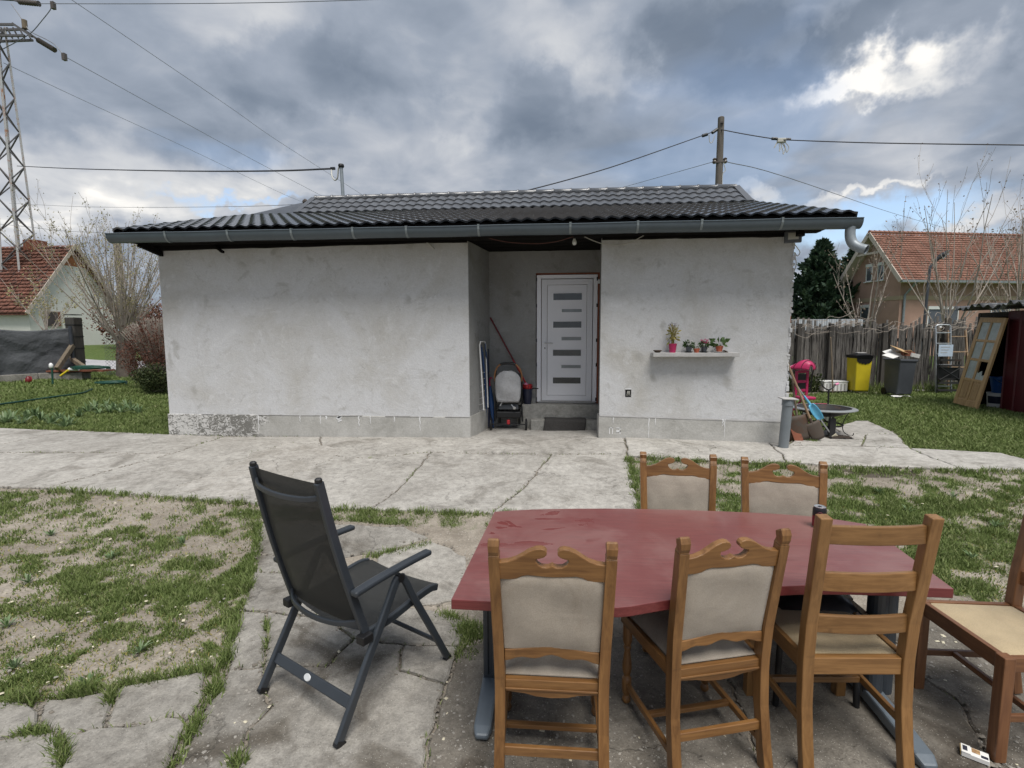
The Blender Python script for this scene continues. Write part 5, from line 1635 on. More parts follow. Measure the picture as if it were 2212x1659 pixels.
for s in (-1, 1):
    x = 0.270 * s
    zs = np.linspace(0.385, ZT, 9)
    MB().path([(x * (1 - 0.085 * (z - 0.385) / 0.77), back_line(z), z) for z in zs], 0.024, 0.040, up=(0, -1, 0)).build('back_tube', 'alum', ac, bevel=0.006)
    MB().lathe([(0.016, 0), (0.016, 0.012), (0.010, 0.018)], 10, Matrix.Translation((x * 0.915, YT, ZT))).build('tube_cap', 'black', ac)
    MB().path(catmull([(x, YH - 0.005, 0.405), (x, -0.02, 0.405), (x, 0.15, 0.428), (x, 0.26, 0.437), (x, 0.315, 0.425)], 4), 0.024, 0.036).build('seat_tube', 'alum', ac, bevel=0.006)
    xo = 0.297 * s
    MB().path(catmull([(xo, -0.343, 0.012), (xo, -0.20, 0.25), (xo, -0.06, 0.48), (xo, -0.005, 0.575), (xo, 0.022, 0.607)], 3), 0.024, 0.042).build('rear_leg', 'alum', ac, bevel=0.007)
    MB().path(catmull([(xo, 0.362, 0.008), (xo, 0.25, 0.22), (xo, 0.12, 0.46), (xo, 0.075, 0.555), (xo, 0.040, 0.607)], 3), 0.024, 0.036).build('front_leg', 'alum', ac, bevel=0.007)
    MB().lathe([(0.020, 0), (0.020, 0.03)], 10, Matrix.Translation((xo, 0.031, 0.602)) @ Matrix.Rotation(R(90), 4, 'Y') @ Matrix.Translation((0, 0, -0.015))).build('leg_hinge', 'black', ac)
    MB().path(catmull([(xo, -0.240, 0.636), (xo, -0.10, 0.648), (xo, 0.08, 0.655), (xo, 0.235, 0.655)], 4), 0.046, 0.026).build('armrest', 'alum', ac, bevel=0.009)
    MB().box((0.285 * s, YH - 0.01, 0.40), (0.05, 0.06, 0.04)).build('hinge_bracket', 'black', ac, bevel=0.005)
    MB().path([(xo, -0.343, 0.0), (xo, -0.330, 0.020)], 0.028, 0.046).build('foot_cap', 'black', ac)
    MB().path([(xo, 0.362, 0.0), (xo, 0.352, 0.020)], 0.028, 0.040).build('foot_cap', 'black', ac)


def sling_back(u, v):
    z = 0.44 + (ZT - 0.008 - 0.44) * v
    x = (2 * u - 1) * 0.258 * (1 - 0.085 * v)
    return (x, back_line(z) - 0.055 * (1 - (2 * u - 1) ** 2) * (0.35 + 0.65 * (1 - abs(2 * v - 1) ** 3)) * (1 - 0.55 * v), z)


MB().sheet(sling_back, 16, 20).build('back_sling', 'sling', ac, smooth=180)


def sling_seat(u, v):
    y = YH + 0.005 + (0.325 - YH) * v
    x = (2 * u - 1) * 0.258
    zb = float(np.interp(y, [YH, -0.02, 0.15, 0.26, 0.33], [0.418, 0.412, 0.436, 0.446, 0.432]))
    return (x, y, zb - 0.035 * (1 - (2 * u - 1) ** 2) * (1 - 0.5 * v))


MB().sheet(sling_seat, 16, 16).build('seat_sling', 'sling', ac, smooth=180)
for z, sag in ((1.085, 0.050), (0.470, 0.075)):
    kx = 1 - 0.085 * (z - 0.385) / 0.77
    MB().path(catmull([(-0.262 * kx, back_line(z) - 0.006, z), (-0.16, back_line(z) - sag * 0.75, z - 0.012), (0, back_line(z) - sag, z - 0.018), (0.16, back_line(z) - sag * 0.75, z - 0.012), (0.262 * kx, back_line(z) - 0.006, z)], 5), 0.014, 0.026).build('back_bow', 'alum', ac, bevel=0.005)
xb = MB().path([(-0.287, -0.264, 0.142), (0.287, -0.264, 0.142)], 0.016, 0.050, up=(0, 0.517, 0.856))
xbo = xb.build('rear_crossbar', 'alum', ac, bevel=0.006)
bd = MB().lathe([(0.019, 0), (0.017, 0.003)], 18, Matrix.Translation((-0.02, -0.2712, 0.1464)) @ Matrix.Rotation(R(58.9), 4, 'X') @ Matrix.Diagonal((1.25, 0.85, 1, 1)))
bd.build('badge', 'greybadge', xbo)
MB().path([(-0.287, 0.285, 0.145), (0.287, 0.285, 0.145)], 0.016, 0.034, up=(0, -0.472, 0.882)).build('front_crossbar', 'alum', ac, bevel=0.006)

# ------------------------------------------------------------------ entrance recess things
stz = float(gz(-0.9, 8.0))
x0, x1 = at(1061, 929, z=0).x, at(1137, 929, z=0).x
sx = (x0 + x1) / 2
sr = thing('stroller', 'folded grey baby stroller with tan handle standing in the recess', 'stroller', (sx, 8.0, stz), 0.0)
hw = (x1 - x0) / 2
for s in (-1, 1):
    wv = MB()
    wv.tube([(0.085 * math.cos(a), 0.085 * math.sin(a), 0) for a in np.linspace(0, 2 * math.pi, 25)], 0.014, 8, Matrix.Translation((hw * s, 0, 0.098)) @ Matrix.Rotation(R(90), 4, 'Y'), cap=False)
    wo_ = wv.build('wheel', 'black', sr, smooth=60)
    MB().lathe([(0.012, -0.012), (0.070, -0.006), (0.070, 0.006), (0.012, 0.012)], 16, Matrix.Translation((hw * s, 0, 0.098)) @ Matrix.Rotation(R(90), 4, 'Y')).build('hub', 'bingrey', wo_)
    MB().tube([(0.225 * s, 0.02, 0.14), (0.205 * s, 0.06, 0.45), (0.215 * s, 0.02, 0.80), (0.20 * s, -0.02, 0.98)], 0.014, 8).build('frame_tube', 'black', sr, smooth=60)
    MB().tube([(0.16 * s, 0.16, 0.06), (0.17 * s, 0.12, 0.40)], 0.02, 8).build('front_strut', 'black', sr, smooth=60)
MB().tube([(-hw, 0, 0.098), (hw, 0, 0.098)], 0.010, 8).build('axle', 'black', sr)
MB().box((0, -0.03, 0.14), (0.05, 0.03, 0.075)).build('brake_pedal', 'red', sr, bevel=0.012)
hb = catmull([(-0.215, -0.02, 0.80), (-0.212, -0.04, 0.93), (-0.16, -0.05, 1.04), (-0.07, -0.055, 1.085), (0.07, -0.055, 1.085), (0.16, -0.05, 1.04), (0.212, -0.04, 0.93), (0.215, -0.02, 0.80)], 4)
MB().tube(hb[:14], 0.013, 8).tube(hb[14:], 0.013, 8).build('handlebar', 'tanleather', sr, smooth=60)
MB().tube(hb[10:19], 0.021, 8).build('handle_grip', 'black', sr, smooth=60)


def hood(u, v):
    a = (2 * u - 1)
    z = 0.47 + 0.50 * v
    w_ = 0.205 * (1 - 0.16 * (abs(2 * v - 1) ** 3)) * (1 if v < 0.72 else math.sqrt(max(0.08, 1 - ((v - 0.72) / 0.30) ** 2)))
    cr = 0.012 * math.sin(7 * u + 5 * v) * math.sin(6 * v - 3 * u)
    return (a * w_, -0.075 - 0.055 * (1 - a * a) * (0.4 + 0.6 * math.sin(math.pi * v)) + cr, z)


MB().sheet(hood, 14, 14).build('hood_cloth', 'greyfab', sr, smooth=180, thick=0.012)
MB().bb(-0.185, 0.185, -0.05, 0.10, 0.44, 0.92).build('seat_shell', 'black', sr, bevel=0.03)
MB().bb(-0.20, 0.20, -0.02, 0.16, 0.20, 0.31).build('basket', 'black', sr, bevel=0.02)
MB().bb(-0.16, 0.16, -0.03, 0.02, 0.345, 0.42).build('pocket', 'bingrey', sr, bevel=0.012)
MB().tube([(-0.10, -0.05, 0.46), (-0.13, -0.06, 0.41)], 0.008, 6).build('strap', 'white', sr)
MB().tube([(0.05, -0.05, 0.43), (0.09, -0.065, 0.385)], 0.009, 6).lathe([(0.024, 0), (0.024, 0.012)], 12, Matrix.Translation((0.10, -0.055, 0.375)) @ Matrix.Rotation(R(90), 4, 'X')).build('fold_lever', 'steel', sr)

# mop bucket with wringer, mop
bx = (at(1128, 855, Y=8.22).x + at(1151, 855, Y=8.22).x) / 2
bk = thing('mop_bucket', 'navy mop bucket with red wringer on the step beside the stroller', 'bucket', (bx - 0.005, 8.235, ZS - 0.012))
MB().lathe([(0.062, 0), (0.066, 0.004), (0.088, 0.235), (0.094, 0.238), (0.094, 0.252), (0.086, 0.252), (0.062, 0.02), (0.001, 0.02)], 20).build('pail', 'navy', bk, smooth=50)
wr = MB().lathe([(0.030, 0.18), (0.055, 0.19), (0.075, 0.255), (0.082, 0.262), (0.082, 0.325), (0.072, 0.325), (0.045, 0.21)], 18)
wr.build('wringer', 'red', bk, smooth=50)
for k in range(10):
    a = k * 0.628
    MB().box((0, 0, 0), (0.012, 0.006, 0.045), Matrix.Translation((0.084 * math.cos(a), 0.084 * math.sin(a), 0.293)) @ Matrix.Rotation(a + 1.57, 4, 'Z')).build('wringer_rib', 'darkred', bk)
MB().path([(0.09, -0.02, 0.262), (0.15, -0.03, 0.262), (0.185, -0.03, 0.255)], 0.05, 0.014).build('spout', 'black', bk, bevel=0.004)
mp0, mp1 = at(1136, 828, Y=8.22), at(1056, 686, Y=8.26)
mp = thing('mop', 'mop with long red handle leaning into the recess corner', 'mop', mp0)
d_ = (Vector((-1.09, 8.29, mp1.z)) - mp0)
MB().tube([d_ * 0.0, d_ * 0.36], 0.013, 8).build('lower_handle', 'red', mp, smooth=60)
MB().tube([d_ * 0.361, d_ * 1.0], 0.013, 8).build('upper_handle', 'darkred', mp, smooth=60)
MB().lathe([(0.02, -0.12), (0.045, -0.10), (0.04, -0.02), (0.018, 0.01)], 12).build('mop_head', 'palepink', mp, smooth=60)
# folded drying racks against the left wall of the recess
dr = thing('drying_rack', 'folded white drying rack with blue wires leaning on the recess wall', 'drying rack', (-1.12, 7.85, 0.0))


def rk(px, py, Y):
    return at(px, py, Y=Y) - Vector((-1.12, 7.85, 0.0))


MB().tube([rk(1045, 886, 7.72), rk(1041, 820, 7.70), rk(1036, 745, 7.68), rk(1038, 738, 7.69), rk(1047, 738, 7.95), rk(1049, 745, 7.97), rk(1054, 880, 8.02)], 0.011, 8).build('white_frame', 'white', dr, smooth=60)
for k, (a, b) in enumerate([((1039, 745), (1050, 918)), ((1041, 750), (1054, 922)), ((1043, 760), (1057, 920)), ((1048, 742), (1060, 912)), ((1050, 760), (1066, 905)), ((1047, 800), (1052, 924)), ((1044, 790), (1056, 915))]):
    y = 7.76 + 0.03 * k
    e = at(b[0], b[1], z=0.01)
    MB().tube([rk(a[0], a[1], y), e - Vector((-1.12, 7.85, 0.0))], 0.009, 6).build('blue_rail', 'rackblue', dr, smooth=60)
for k in range(7):
    z = 0.35 + 0.1 * k
    MB().tube([(-0.085 + 0.006 * k, -0.13, z), (-0.045 + 0.006 * k, 0.11, z)], 0.003, 5).build('wire', 'white', dr)
bp = thing('black_tube', 'dark rolled tube standing upright behind the drying rack', 'tube', (at(1058, 920, z=0).x, 8.16, 0.0))
MB().tube([(0.012, 0, 0), (0.004, 0.02, 0.7), (-0.006, 0.06, at(1058, 754, Y=8.2).z)], 0.022, 10).build('tube_body', 'navy', bp, smooth=60)
MB().lathe([(0.024, 0), (0.024, 0.03)], 10, Matrix.Translation((0.012, 0, 0.0))).build('end_cap', 'black', bp)
um = thing('umbrella', 'folded blue umbrella beside the stroller in the recess', 'umbrella', (at(1066, 925, z=0).x, 8.14, 0.0))
MB().tube([(0, 0, 0.0), (0, 0.0, 0.06), (-0.03, 0.02, 0.42), (-0.055, 0.05, 0.70)], [0.006, 0.012, 0.045, 0.02], 8).build('canopy', 'rackblue', um, smooth=60)
MB().tube(catmull([(-0.055, 0.05, 0.70), (-0.06, 0.055, 0.80), (-0.04, 0.055, 0.84), (-0.015, 0.055, 0.82)], 4), 0.010, 6).build('handle', 'pink', um, smooth=60)
# doormat draped over the lower step
mt = MB()
mx0, mx1 = -0.20, 0.46


def matf(u, v):
    s = v * 0.40
    x = mx0 + (mx1 - mx0) * u + 0.015 * math.sin(4 * v)
    if s < 0.19:
        return (x, YB - 0.175 - s, 0.193 + 0.003 * math.sin(9 * u))
    k = s - 0.19
    return (x, YB - 0.368 - 0.02 * math.sin(min(1, k / 0.05) * 1.57) - 0.25 * max(0, k - 0.03) * (0.4 + 0.3 * math.sin(5 * u)), 0.193 - k * 0.93)


mt.sheet(matf, 16, 14)
tag(mt.build('doormat', 'mat', thick=0.010, smooth=180), 'dark grey doormat draped over the lower entrance step', 'doormat')

# ------------------------------------------------------------------ wall shelf with pots
sh0, sh1 = at(1410, 766, Y=YF - 0.15), at(1596, 767, Y=YF - 0.15)
SZ = at(1500, 762, Y=YF - 0.17).z
shelf = thing('wall_shelf', 'pale stone shelf jutting from the right wall', 'shelf', (0, 0, 0))
ms = MB()
n = 22
for i in range(n + 1):
    x = sh0.x + (sh1.x - sh0.x) * i / n
    j = 0.006 * (vnoise(i * 0.9, 2.2) - 0.5)
    ms.v += [(x, YF - 0.19 + j, SZ - 0.055 + j), (x, YF - 0.192 + j, SZ), (x, YF + 0.02, SZ), (x, YF + 0.02, SZ - 0.055)]
for i in range(n):
    for k in range(4):
        a, b = 4 * i + k, 4 * i + (k + 1) % 4
        ms.f.append((a, b, b + 4, a + 4))
ms.f += [(3, 2, 1, 0), tuple(4 * n + k for k in range(4))]
ms.build('slab', 'slab', shelf, bevel=0.004)
shx = lambda px: at(px, 755, Y=YF - 0.12).x
PYc = YF - 0.115


def pot(name, label, x, r0, r1, h, mt, saucer=None, y=PYc, z=None):
    t = thing(name, label, 'potted plant' if 'plant' in name or 'flower' in name else 'pot', (x, y, SZ if z is None else z), 0, 'pots on the wall shelf')
    zb = 0.0
    if saucer:
        MB().lathe([(r0 * 1.05, 0), (r1 * 1.35, 0.012), (r1 * 1.4, 0.016), (r1 * 1.25, 0.014), (r0, 0.006)], 20).build('saucer', saucer, t, smooth=50)
        zb = 0.0155
    MB().lathe([(r0, zb), (r1 * 0.96, zb + h - 0.014), (r1, zb + h - 0.014), (r1 * 1.02, zb + h), (r1 * 0.93, zb + h), (r1 * 0.90, zb + h - 0.012)], 20).build('pot', mt, t, smooth=50)
    MB().lathe([(r1 * 0.9, zb + h - 0.013), (0.001, zb + h - 0.009)], 16).build('soil', 'soil', t)
    return t, zb + h


def stems(t, mt, n, z0, hh, sp, seed, r=0.002, name='stems'):
    g = random.Random(seed)
    m = MB()
    tips = []
    for k in range(n):
        a, s = g.random() * 6.283, sp * (0.3 + 0.7 * g.random())
        h = hh * (0.7 + 0.4 * g.random())
        p = [(0.012 * math.cos(a), 0.012 * math.sin(a), z0 - 0.01), (0.4 * s * math.cos(a), 0.4 * s * math.sin(a), z0 + h * 0.55), (s * math.cos(a + 0.4), s * math.sin(a + 0.4), z0 + h)]
        m.tube(catmull(p, 3), r, 5)
        tips.append(p[-1])
    m.build(name, mt, t)
    return tips


def foliage(t, mt, n, c, rad, size, seed, name='leaves', elong=1.8):
    g = np.random.default_rng(seed)
    P = g.normal(size=(n, 3))
    P /= np.linalg.norm(P, axis=1, keepdims=True)
    nr = P.copy()
    P = P * np.array(rad) * (0.35 + 0.65 * g.random((n, 1))) + np.array(c)
    me = leaves_mesh(name, P, size, nr, elong, 0.8, seed)
    return link_mesh(name, me, mt, t)


t, zt = pot('dried_flower_plant', 'pink pot with dried yellow stalks on the wall shelf', shx(1453), 0.040, 0.056, 0.125, 'pink')
tips = stems(t, 'straw', 26, zt, 0.24, 0.085, 3, 0.003)
foliage(t, 'straw', 60, (0, 0, zt + 0.13), (0.07, 0.06, 0.12), 0.022, 5, 'dry_leaves', 2.6)
foliage(t, 'purple', 46, (-0.01, 0, zt + 0.265), (0.06, 0.04, 0.025), 0.012, 6, 'seed_heads', 1.2)
t, zt = pot('white_flower_plant', 'pot of white flowers on the wall shelf', shx(1488), 0.032, 0.043, 0.068, 'bingrey', 'black')
foliage(t, 'potleaf', 170, (0, 0, zt + 0.028), (0.066, 0.05, 0.042), 0.018, 7)
foliage(t, 'petalw', 60, (0, -0.008, zt + 0.062), (0.055, 0.045, 0.022), 0.013, 8, 'flowers', 1.0)
t, zt = pot('orange_pot', 'small orange pot between the white and pink flowers', shx(1503.5), 0.029, 0.040, 0.058, 'terracotta', None, YF - 0.15)
foliage(t, 'potleaf', 36, (0, 0, zt + 0.008), (0.042, 0.032, 0.02), 0.014, 71)
t, zt = pot('pink_flower_plant', 'pot of bright pink flowers on the wall shelf', shx(1521), 0.032, 0.043, 0.07, 'bingrey', 'black')
foliage(t, 'potleaf', 170, (0, 0, zt + 0.026), (0.064, 0.05, 0.040), 0.018, 9)
foliage(t, 'petalp', 95, (0.004, -0.008, zt + 0.072), (0.060, 0.045, 0.030), 0.013, 10, 'flowers', 1.0)
m = MB().sheet(lambda u, v: (0.075 + 0.075 * u, -0.01 + 0.012 * math.sin(3 * u), zt + 0.055 + 0.05 * u + (v - 0.5) * 0.055 * math.sin(math.pi * min(1, u * 0.9 + 0.08))), 6, 4)
m.build('big_leaf', 'potleaf', t)
t, zt = pot('leafy_plant', 'red clay pot with glossy green leaves at the right of the shelf', shx(1554), 0.036, 0.050, 0.078, 'terracotta', 'white')
foliage(t, 'potleaf', 30, (0, 0, zt + 0.036), (0.075, 0.05, 0.042), 0.048, 12, 'leaves', 1.7)
db = thing('clay_dish', 'shallow brown dish at the left end of the shelf', 'dish', (shx(1420.5), PYc, SZ), 0, 'pots on the wall shelf')
MB().lathe([(0.026, 0), (0.034, 0.003), (0.060, 0.030), (0.064, 0.034), (0.058, 0.034), (0.030, 0.010), (0.001, 0.008)], 20).build('bowl', 'rustblade', db, smooth=50)
MB().lathe([(0.0445, 0.0200), (0.001, 0.0215)], 16).build('contents', 'soil', db)
dk = MB().sheet(lambda u, v: (shx(1566) + 0.075 * (u - 0.5) + 0.008 * math.sin(9 * v), PYc + 0.06 * (v - 0.5), SZ + 0.003 + 0.032 * (1 - (2 * u - 1) ** 2) * (1 - (2 * v - 1) ** 2)), 8, 8)
tag(dk.build('dark_rag', 'soil', smooth=180), 'small dark clump lying beside the clay pot on the shelf', 'rag')

# ------------------------------------------------------------------ right corner: standpipe, fire bowl, tools
pz = float(gz(3.05, 7.03)) + 0.012
sp0 = at(1692, 966, z=pz)
pp = thing('drain_pipe', 'grey plastic standpipe with pale lid at the house corner', 'pipe', (sp0.x, sp0.y, pz), 0)
pp.rotation_euler = (R(1), R(2.2), 0)
MB().lathe([(0.064, 0), (0.064, 0.57), (0.072, 0.575), (0.072, 0.655), (0.069, 0.66)], 24).build('tube', 'pipegrey', pp, smooth=50)
MB().box((0, 0, 0.668), (0.20, 0.17, 0.015)).build('lid', 'slab', pp, bevel=0.003)
fp = thing('fire_bowl', 'black iron fire bowl with worn steel rim on legs', 'fire bowl', (4.07, 8.02, 0.0))
MB().lathe([(0.02, 0.285), (0.18, 0.30), (0.30, 0.345), (0.375, 0.41), (0.37, 0.416), (0.29, 0.355), (0.17, 0.315), (0.001, 0.30)], 32).build('bowl', 'iron', fp, smooth=60)
MB().lathe([(0.372, 0.412), (0.43, 0.408), (0.445, 0.402), (0.446, 0.412), (0.43, 0.420), (0.368, 0.424)], 32, cap=False).build('rim', 'rim', fp, smooth=60)
for k, a in enumerate((-1.75, -0.35, 0.95, 2.5)):
    ca, sa = math.cos(a), math.sin(a)
    pts = catmull([(0.36 * ca, 0.36 * sa, 0.40), (0.30 * ca, 0.30 * sa, 0.30), (0.26 * ca, 0.26 * sa, 0.17), (0.28 * ca, 0.28 * sa, 0.06), (0.36 * ca, 0.36 * sa, 0.010), (0.40 * ca, 0.40 * sa, 0.022), (0.405 * ca, 0.405 * sa, 0.05)], 4)
    MB().path(pts, 0.012 if k else 0.035, 0.008 if k else 0.012, up=(-sa, ca, 0)).build('leg', 'iron', fp)
MB().tube([(0.262 * math.cos(a), 0.262 * math.sin(a), 0.165) for a in np.linspace(0, 2 * math.pi, 33)], 0.012, 6, cap=False).build('ring', 'iron', fp, smooth=60)
MB().bb(-0.06, 0.02, -0.33, -0.29, 0.0, 0.30).build('front_leg', 'iron', fp)


def tool_T(a, b):
    """frame with Z from a to b and X along the ground"""
    a, b = Vector(a), Vector(b)
    z = (b - a).normalized()
    x = Vector((1, 0, 0)) - z * z.x
    x.normalize()
    y = z.cross(x)
    return Matrix(((x.x, y.x, z.x, a.x), (x.y, y.y, z.y, a.y), (x.z, y.z, z.z, a.z), (0, 0, 0, 1))), (b - a).length


def tool(name, label, cat, a, b):
    T, L = tool_T(a, b)
    o = thing(name, label, cat)
    o.matrix_world = T
    return o, L


a_ = at(1768, 950, z=0.015)
b_ = Vector((XR + 0.03, YF + 0.10, at(1707, 783, Y=YF + 0.1).z))
tl, L = tool('spade', 'spade with long wooden handle leaning on the house corner', 'spade', a_, b_)
MB().tube([(0, 0, 0.22), (0, 0, L)], [0.018, 0.016], 8).build('handle', 'palewood', tl, smooth=60)
MB().sheet(lambda u, v: ((2 * u - 1) * 0.11 * (1 - 0.25 * (1 - v) ** 2), 0.02 * (2 * u - 1) ** 2 - 0.02 - 0.03 * (1 - v), 0.02 + 0.27 * v), 8, 6).build('blade', 'rustblade', tl, thick=0.004, smooth=180)
MB().lathe([(0.026, 0.26), (0.020, 0.36)], 8).build('socket', 'rustblade', tl)
a_ = at(1800, 945, z=0.012)
b_ = Vector((XR + 0.06, YF + 0.16, at(1712, 803, Y=YF + 0.15).z))
tl, L = tool('toy_shovel', 'light blue toy snow shovel leaning over the fire bowl', 'shovel', a_, b_)
MB().tube([(0, 0, 0.0), (0, 0, L)], 0.011, 8).build('handle', 'alu', tl, smooth=60)
MB().sheet(lambda u, v: ((2 * u - 1) * 0.058 * (math.sin(math.pi * (0.12 + 0.76 * v)) ** 0.5), -0.02 - 0.02 * (2 * u - 1) ** 2, 0.38 + 0.30 * v), 8, 10).build('blade', 'skyblue', tl, thick=0.010, smooth=180)
MB().lathe([(0.020, 0.66), (0.014, 0.84)], 8).build('blade_socket', 'skyblue', tl, smooth=60)
MB().box((0, -0.01, 0.02), (0.12, 0.05, 0.07)).build('brush_head', 'straw2', tl, bevel=0.008)
a_ = at(1722, 955, z=0.0)
tl, L = tool('plank', 'dark weathered plank leaning at the house corner', 'plank', (a_.x + 0.05, a_.y + 0.05, 0.0), (XR + 0.02, YF + 0.35, at(1702, 828, Y=YF + 0.2).z))
MB().bb(-0.06, 0.06, -0.011, 0.011, 0, L).build('board', 'reveal', tl, bevel=0.002)
MB().bb(-0.062, 0.062, -0.013, -0.0115, L - 0.05, L - 0.03).build('end_batten', 'palewood', tl)
tl, L = tool('broad_shovel', 'rusty broad shovel blade standing beside the standpipe', 'shovel', at(1728, 952, z=0.0), (XR + 0.14, YF + 0.18, 0.9))
MB().sheet(lambda u, v: ((2 * u - 1) * 0.145, 0.03 * (2 * u - 1) ** 2 - 0.03, 0.38 * v), 8, 6).build('blade', 'rustblade', tl, thick=0.005, smooth=180)
MB().tube([(0, -0.01, 0.34), (0, 0, L)], 0.016, 8).build('handle', 'oldwood', tl, smooth=60)
tag(MB().sheet(lambda u, v: (3.98 + 0.35 * u, 7.62 + 0.20 * v, 0.012 + 0.035 * math.sin(3.14 * u) * math.sin(3.14 * v) + 0.02 * vnoise(u * 7, v * 7)), 12, 8).build('ash_heap', 'soil', smooth=180), 'small heap of dark ash on the slab before the fire bowl', 'ash')

# pink tricycle with canopy behind the corner
TX, TY = 4.62, 9.35
tr = thing('tricycle', 'pink child tricycle with canopy behind the house corner', 'tricycle', (TX - 0.22, TY, 0.0), R(10))


def canopy(u, v):
    a = math.pi * (0.02 + 0.96 * u)
    e = math.pi * 0.5 * v
    return (-0.02 + 0.24 * math.cos(a) * math.cos(e * 0.9), -0.05 + 0.26 * (0.5 - v), 0.90 + 0.18 * math.sin(a) * (0.55 + 0.45 * math.sin(math.pi * v)))


MB().sheet(canopy, 14, 8).build('canopy', 'pink', tr, thick=0.008, smooth=180)
MB().tube([canopy(u, 0) for u in np.linspace(0, 1, 15)], 0.012, 6).build('canopy_rim', 'palepink', tr, smooth=60)
sb = MB().bb(-0.13, -0.085, 0.06, 0.09, 0.44, 0.88).bb(0.075, 0.12, 0.06, 0.09, 0.44, 0.88)
for z_ in (0.50, 0.66, 0.84):
    sb.bb(-0.085, 0.075, 0.062, 0.088, z_, z_ + 0.05)
sb.build('seat_back', 'pink', tr, bevel=0.008)
MB().bb(-0.14, 0.12, -0.16, 0.10, 0.38, 0.43).build('seat', 'pink', tr, bevel=0.015)
MB().bb(-0.08, 0.07, 0.07, 0.085, 0.55, 0.82).build('seat_mesh', 'black', tr)
for v_ in (0.35, 0.7):
    MB().tube([Vector(canopy(u, v_)) + Vector((0, 0, 0.006)) for u in np.linspace(0, 1, 15)], 0.006, 5).build('canopy_rib', 'black', tr, smooth=60)
MB().tube([(0.17, 0.09, 0.50), (0.20, 0.08, 0.85), (0.21, 0.04, 1.02)], 0.012, 8).build('push_pole', 'black', tr, smooth=60)
MB().tube([(0.0, 0.0, 0.44), (0.05, -0.1, 0.30), (0.22, -0.32, 0.32)], 0.018, 8).tube([(0.0, 0.0, 0.42), (-0.12, 0.1, 0.16)], 0.016, 8).build('frame', 'pink', tr, smooth=60)
MB().tube(catmull([(0.06, -0.36, 0.66), (0.14, -0.34, 0.60), (0.22, -0.32, 0.575), (0.30, -0.30, 0.60), (0.37, -0.27, 0.655)], 4), 0.012, 8).tube([(0.22, -0.32, 0.575), (0.22, -0.33, 0.20)], 0.014, 8).build('handlebar', 'black', tr, smooth=60)
MB().tube([(0.37, -0.27, 0.655), (0.45, -0.24, 0.672)], 0.020, 8).build('grip', 'palepink', tr, smooth=60)
for wx, wy, wr_ in ((0.22, -0.34, 0.145), (-0.20, 0.14, 0.105), (0.16, 0.14, 0.105)):
    w_ = MB().tube([(wr_ * 0.9 * math.cos(a), wr_ * 0.9 * math.sin(a), 0) for a in np.linspace(0, 2 * math.pi, 21)], 0.016, 6, Matrix.Translation((wx, wy, wr_)) @ Matrix.Rotation(R(90), 4, 'Y'), cap=False).build('wheel', 'black', tr, smooth=60)
    MB().lathe([(wr_ * 0.74, -0.01), (wr_ * 0.74, 0.01)], 14, Matrix.Translation((wx, wy, wr_)) @ Matrix.Rotation(R(90), 4, 'Y')).build('wheel_disc', 'white', w_)

# ------------------------------------------------------------------ back right: slat fence, bins, ladders, shed
fe = thing('slat_fence', 'old grey bark slat fence along the back of the yard', 'fence', (0, 0, 0))
FA, FB = Vector((4.9, 14.35, 0)), Vector((13.2, 14.75, 0))
nsl = 290
smeshes = []
for k in range(10):
    g = random.Random(k)
    m = MB()
    hh, ww = g.uniform(1.66, 1.84), g.uniform(0.030, 0.062)
    pts = [(g.uniform(-0.012, 0.012), g.uniform(-0.012, 0.012), z) for z in np.linspace(0, hh, 7)]
    m.path(pts, [ww * g.uniform(0.75, 1.15) for _ in pts], [0.02 * g.uniform(0.7, 1.3) for _ in pts], up=(0, -1, 0))
    me = m.mesh('slat')
    me.materials.append(M['bark'])
    smeshes.append(me)
g = random.Random(5)
for k in range(nsl):
    p = FA + (FB - FA) * ((k + g.uniform(-0.3, 0.3)) / nsl)
    o = bpy.data.objects.new('slat', smeshes[g.randrange(10)])
    COL.objects.link(o)
    o.parent = fe
    o.location = (p.x, p.y + g.uniform(-0.02, 0.02), g.uniform(-0.03, 0.04))
    o.rotation_euler = (R(g.uniform(-1.5, 1.5)), R(g.uniform(-1.6, 1.6)), R(g.uniform(-25, 25)))
    o.scale = (1, 1, g.uniform(0.93, 1.07) * (1.06 if p.x < 6.6 else 1.0))
for z in (0.45, 1.35):
    MB().path([FA + Vector((0, 0.05, z)), FB + Vector((0, 0.05, z))], 0.05, 0.09).build('fence_rail', 'postwood', fe)
for px in (1790, 1905, 2035, 1722):
    x = at(px, 770, Y=14.4).x
    MB().bb(x - 0.055, x + 0.055, 14.30, 14.40, -0.1, 1.80).build('fence_post', 'postwood', fe, bevel=0.01)
# corrugated grey panel strip showing above the slats
pn = thing('corrugated_panel', 'weathered pale corrugated sheet behind the left of the slat fence', 'panel', (0, 0, 0))
m = MB()
m.sheet(lambda u, v: (5.3 + 3.0 * u, 14.62 + 0.02 * math.sin(u * 150), 0.9 + 1.02 * v), 220, 1)
m.build('sheet', 'pipegrey', pn, thick=0.004, smooth=180)
MB().path([(5.3, 14.66, 1.3), (8.3, 14.66, 1.3)], 0.04, 0.06).path([(5.4, 14.68, 0), (5.4, 14.68, 1.8)], 0.05, 0.05, up=(0, 1, 0)).path([(8.2, 14.68, 0), (8.2, 14.68, 1.8)], 0.05, 0.05, up=(0, 1, 0)).build('rail', 'postwood', pn)
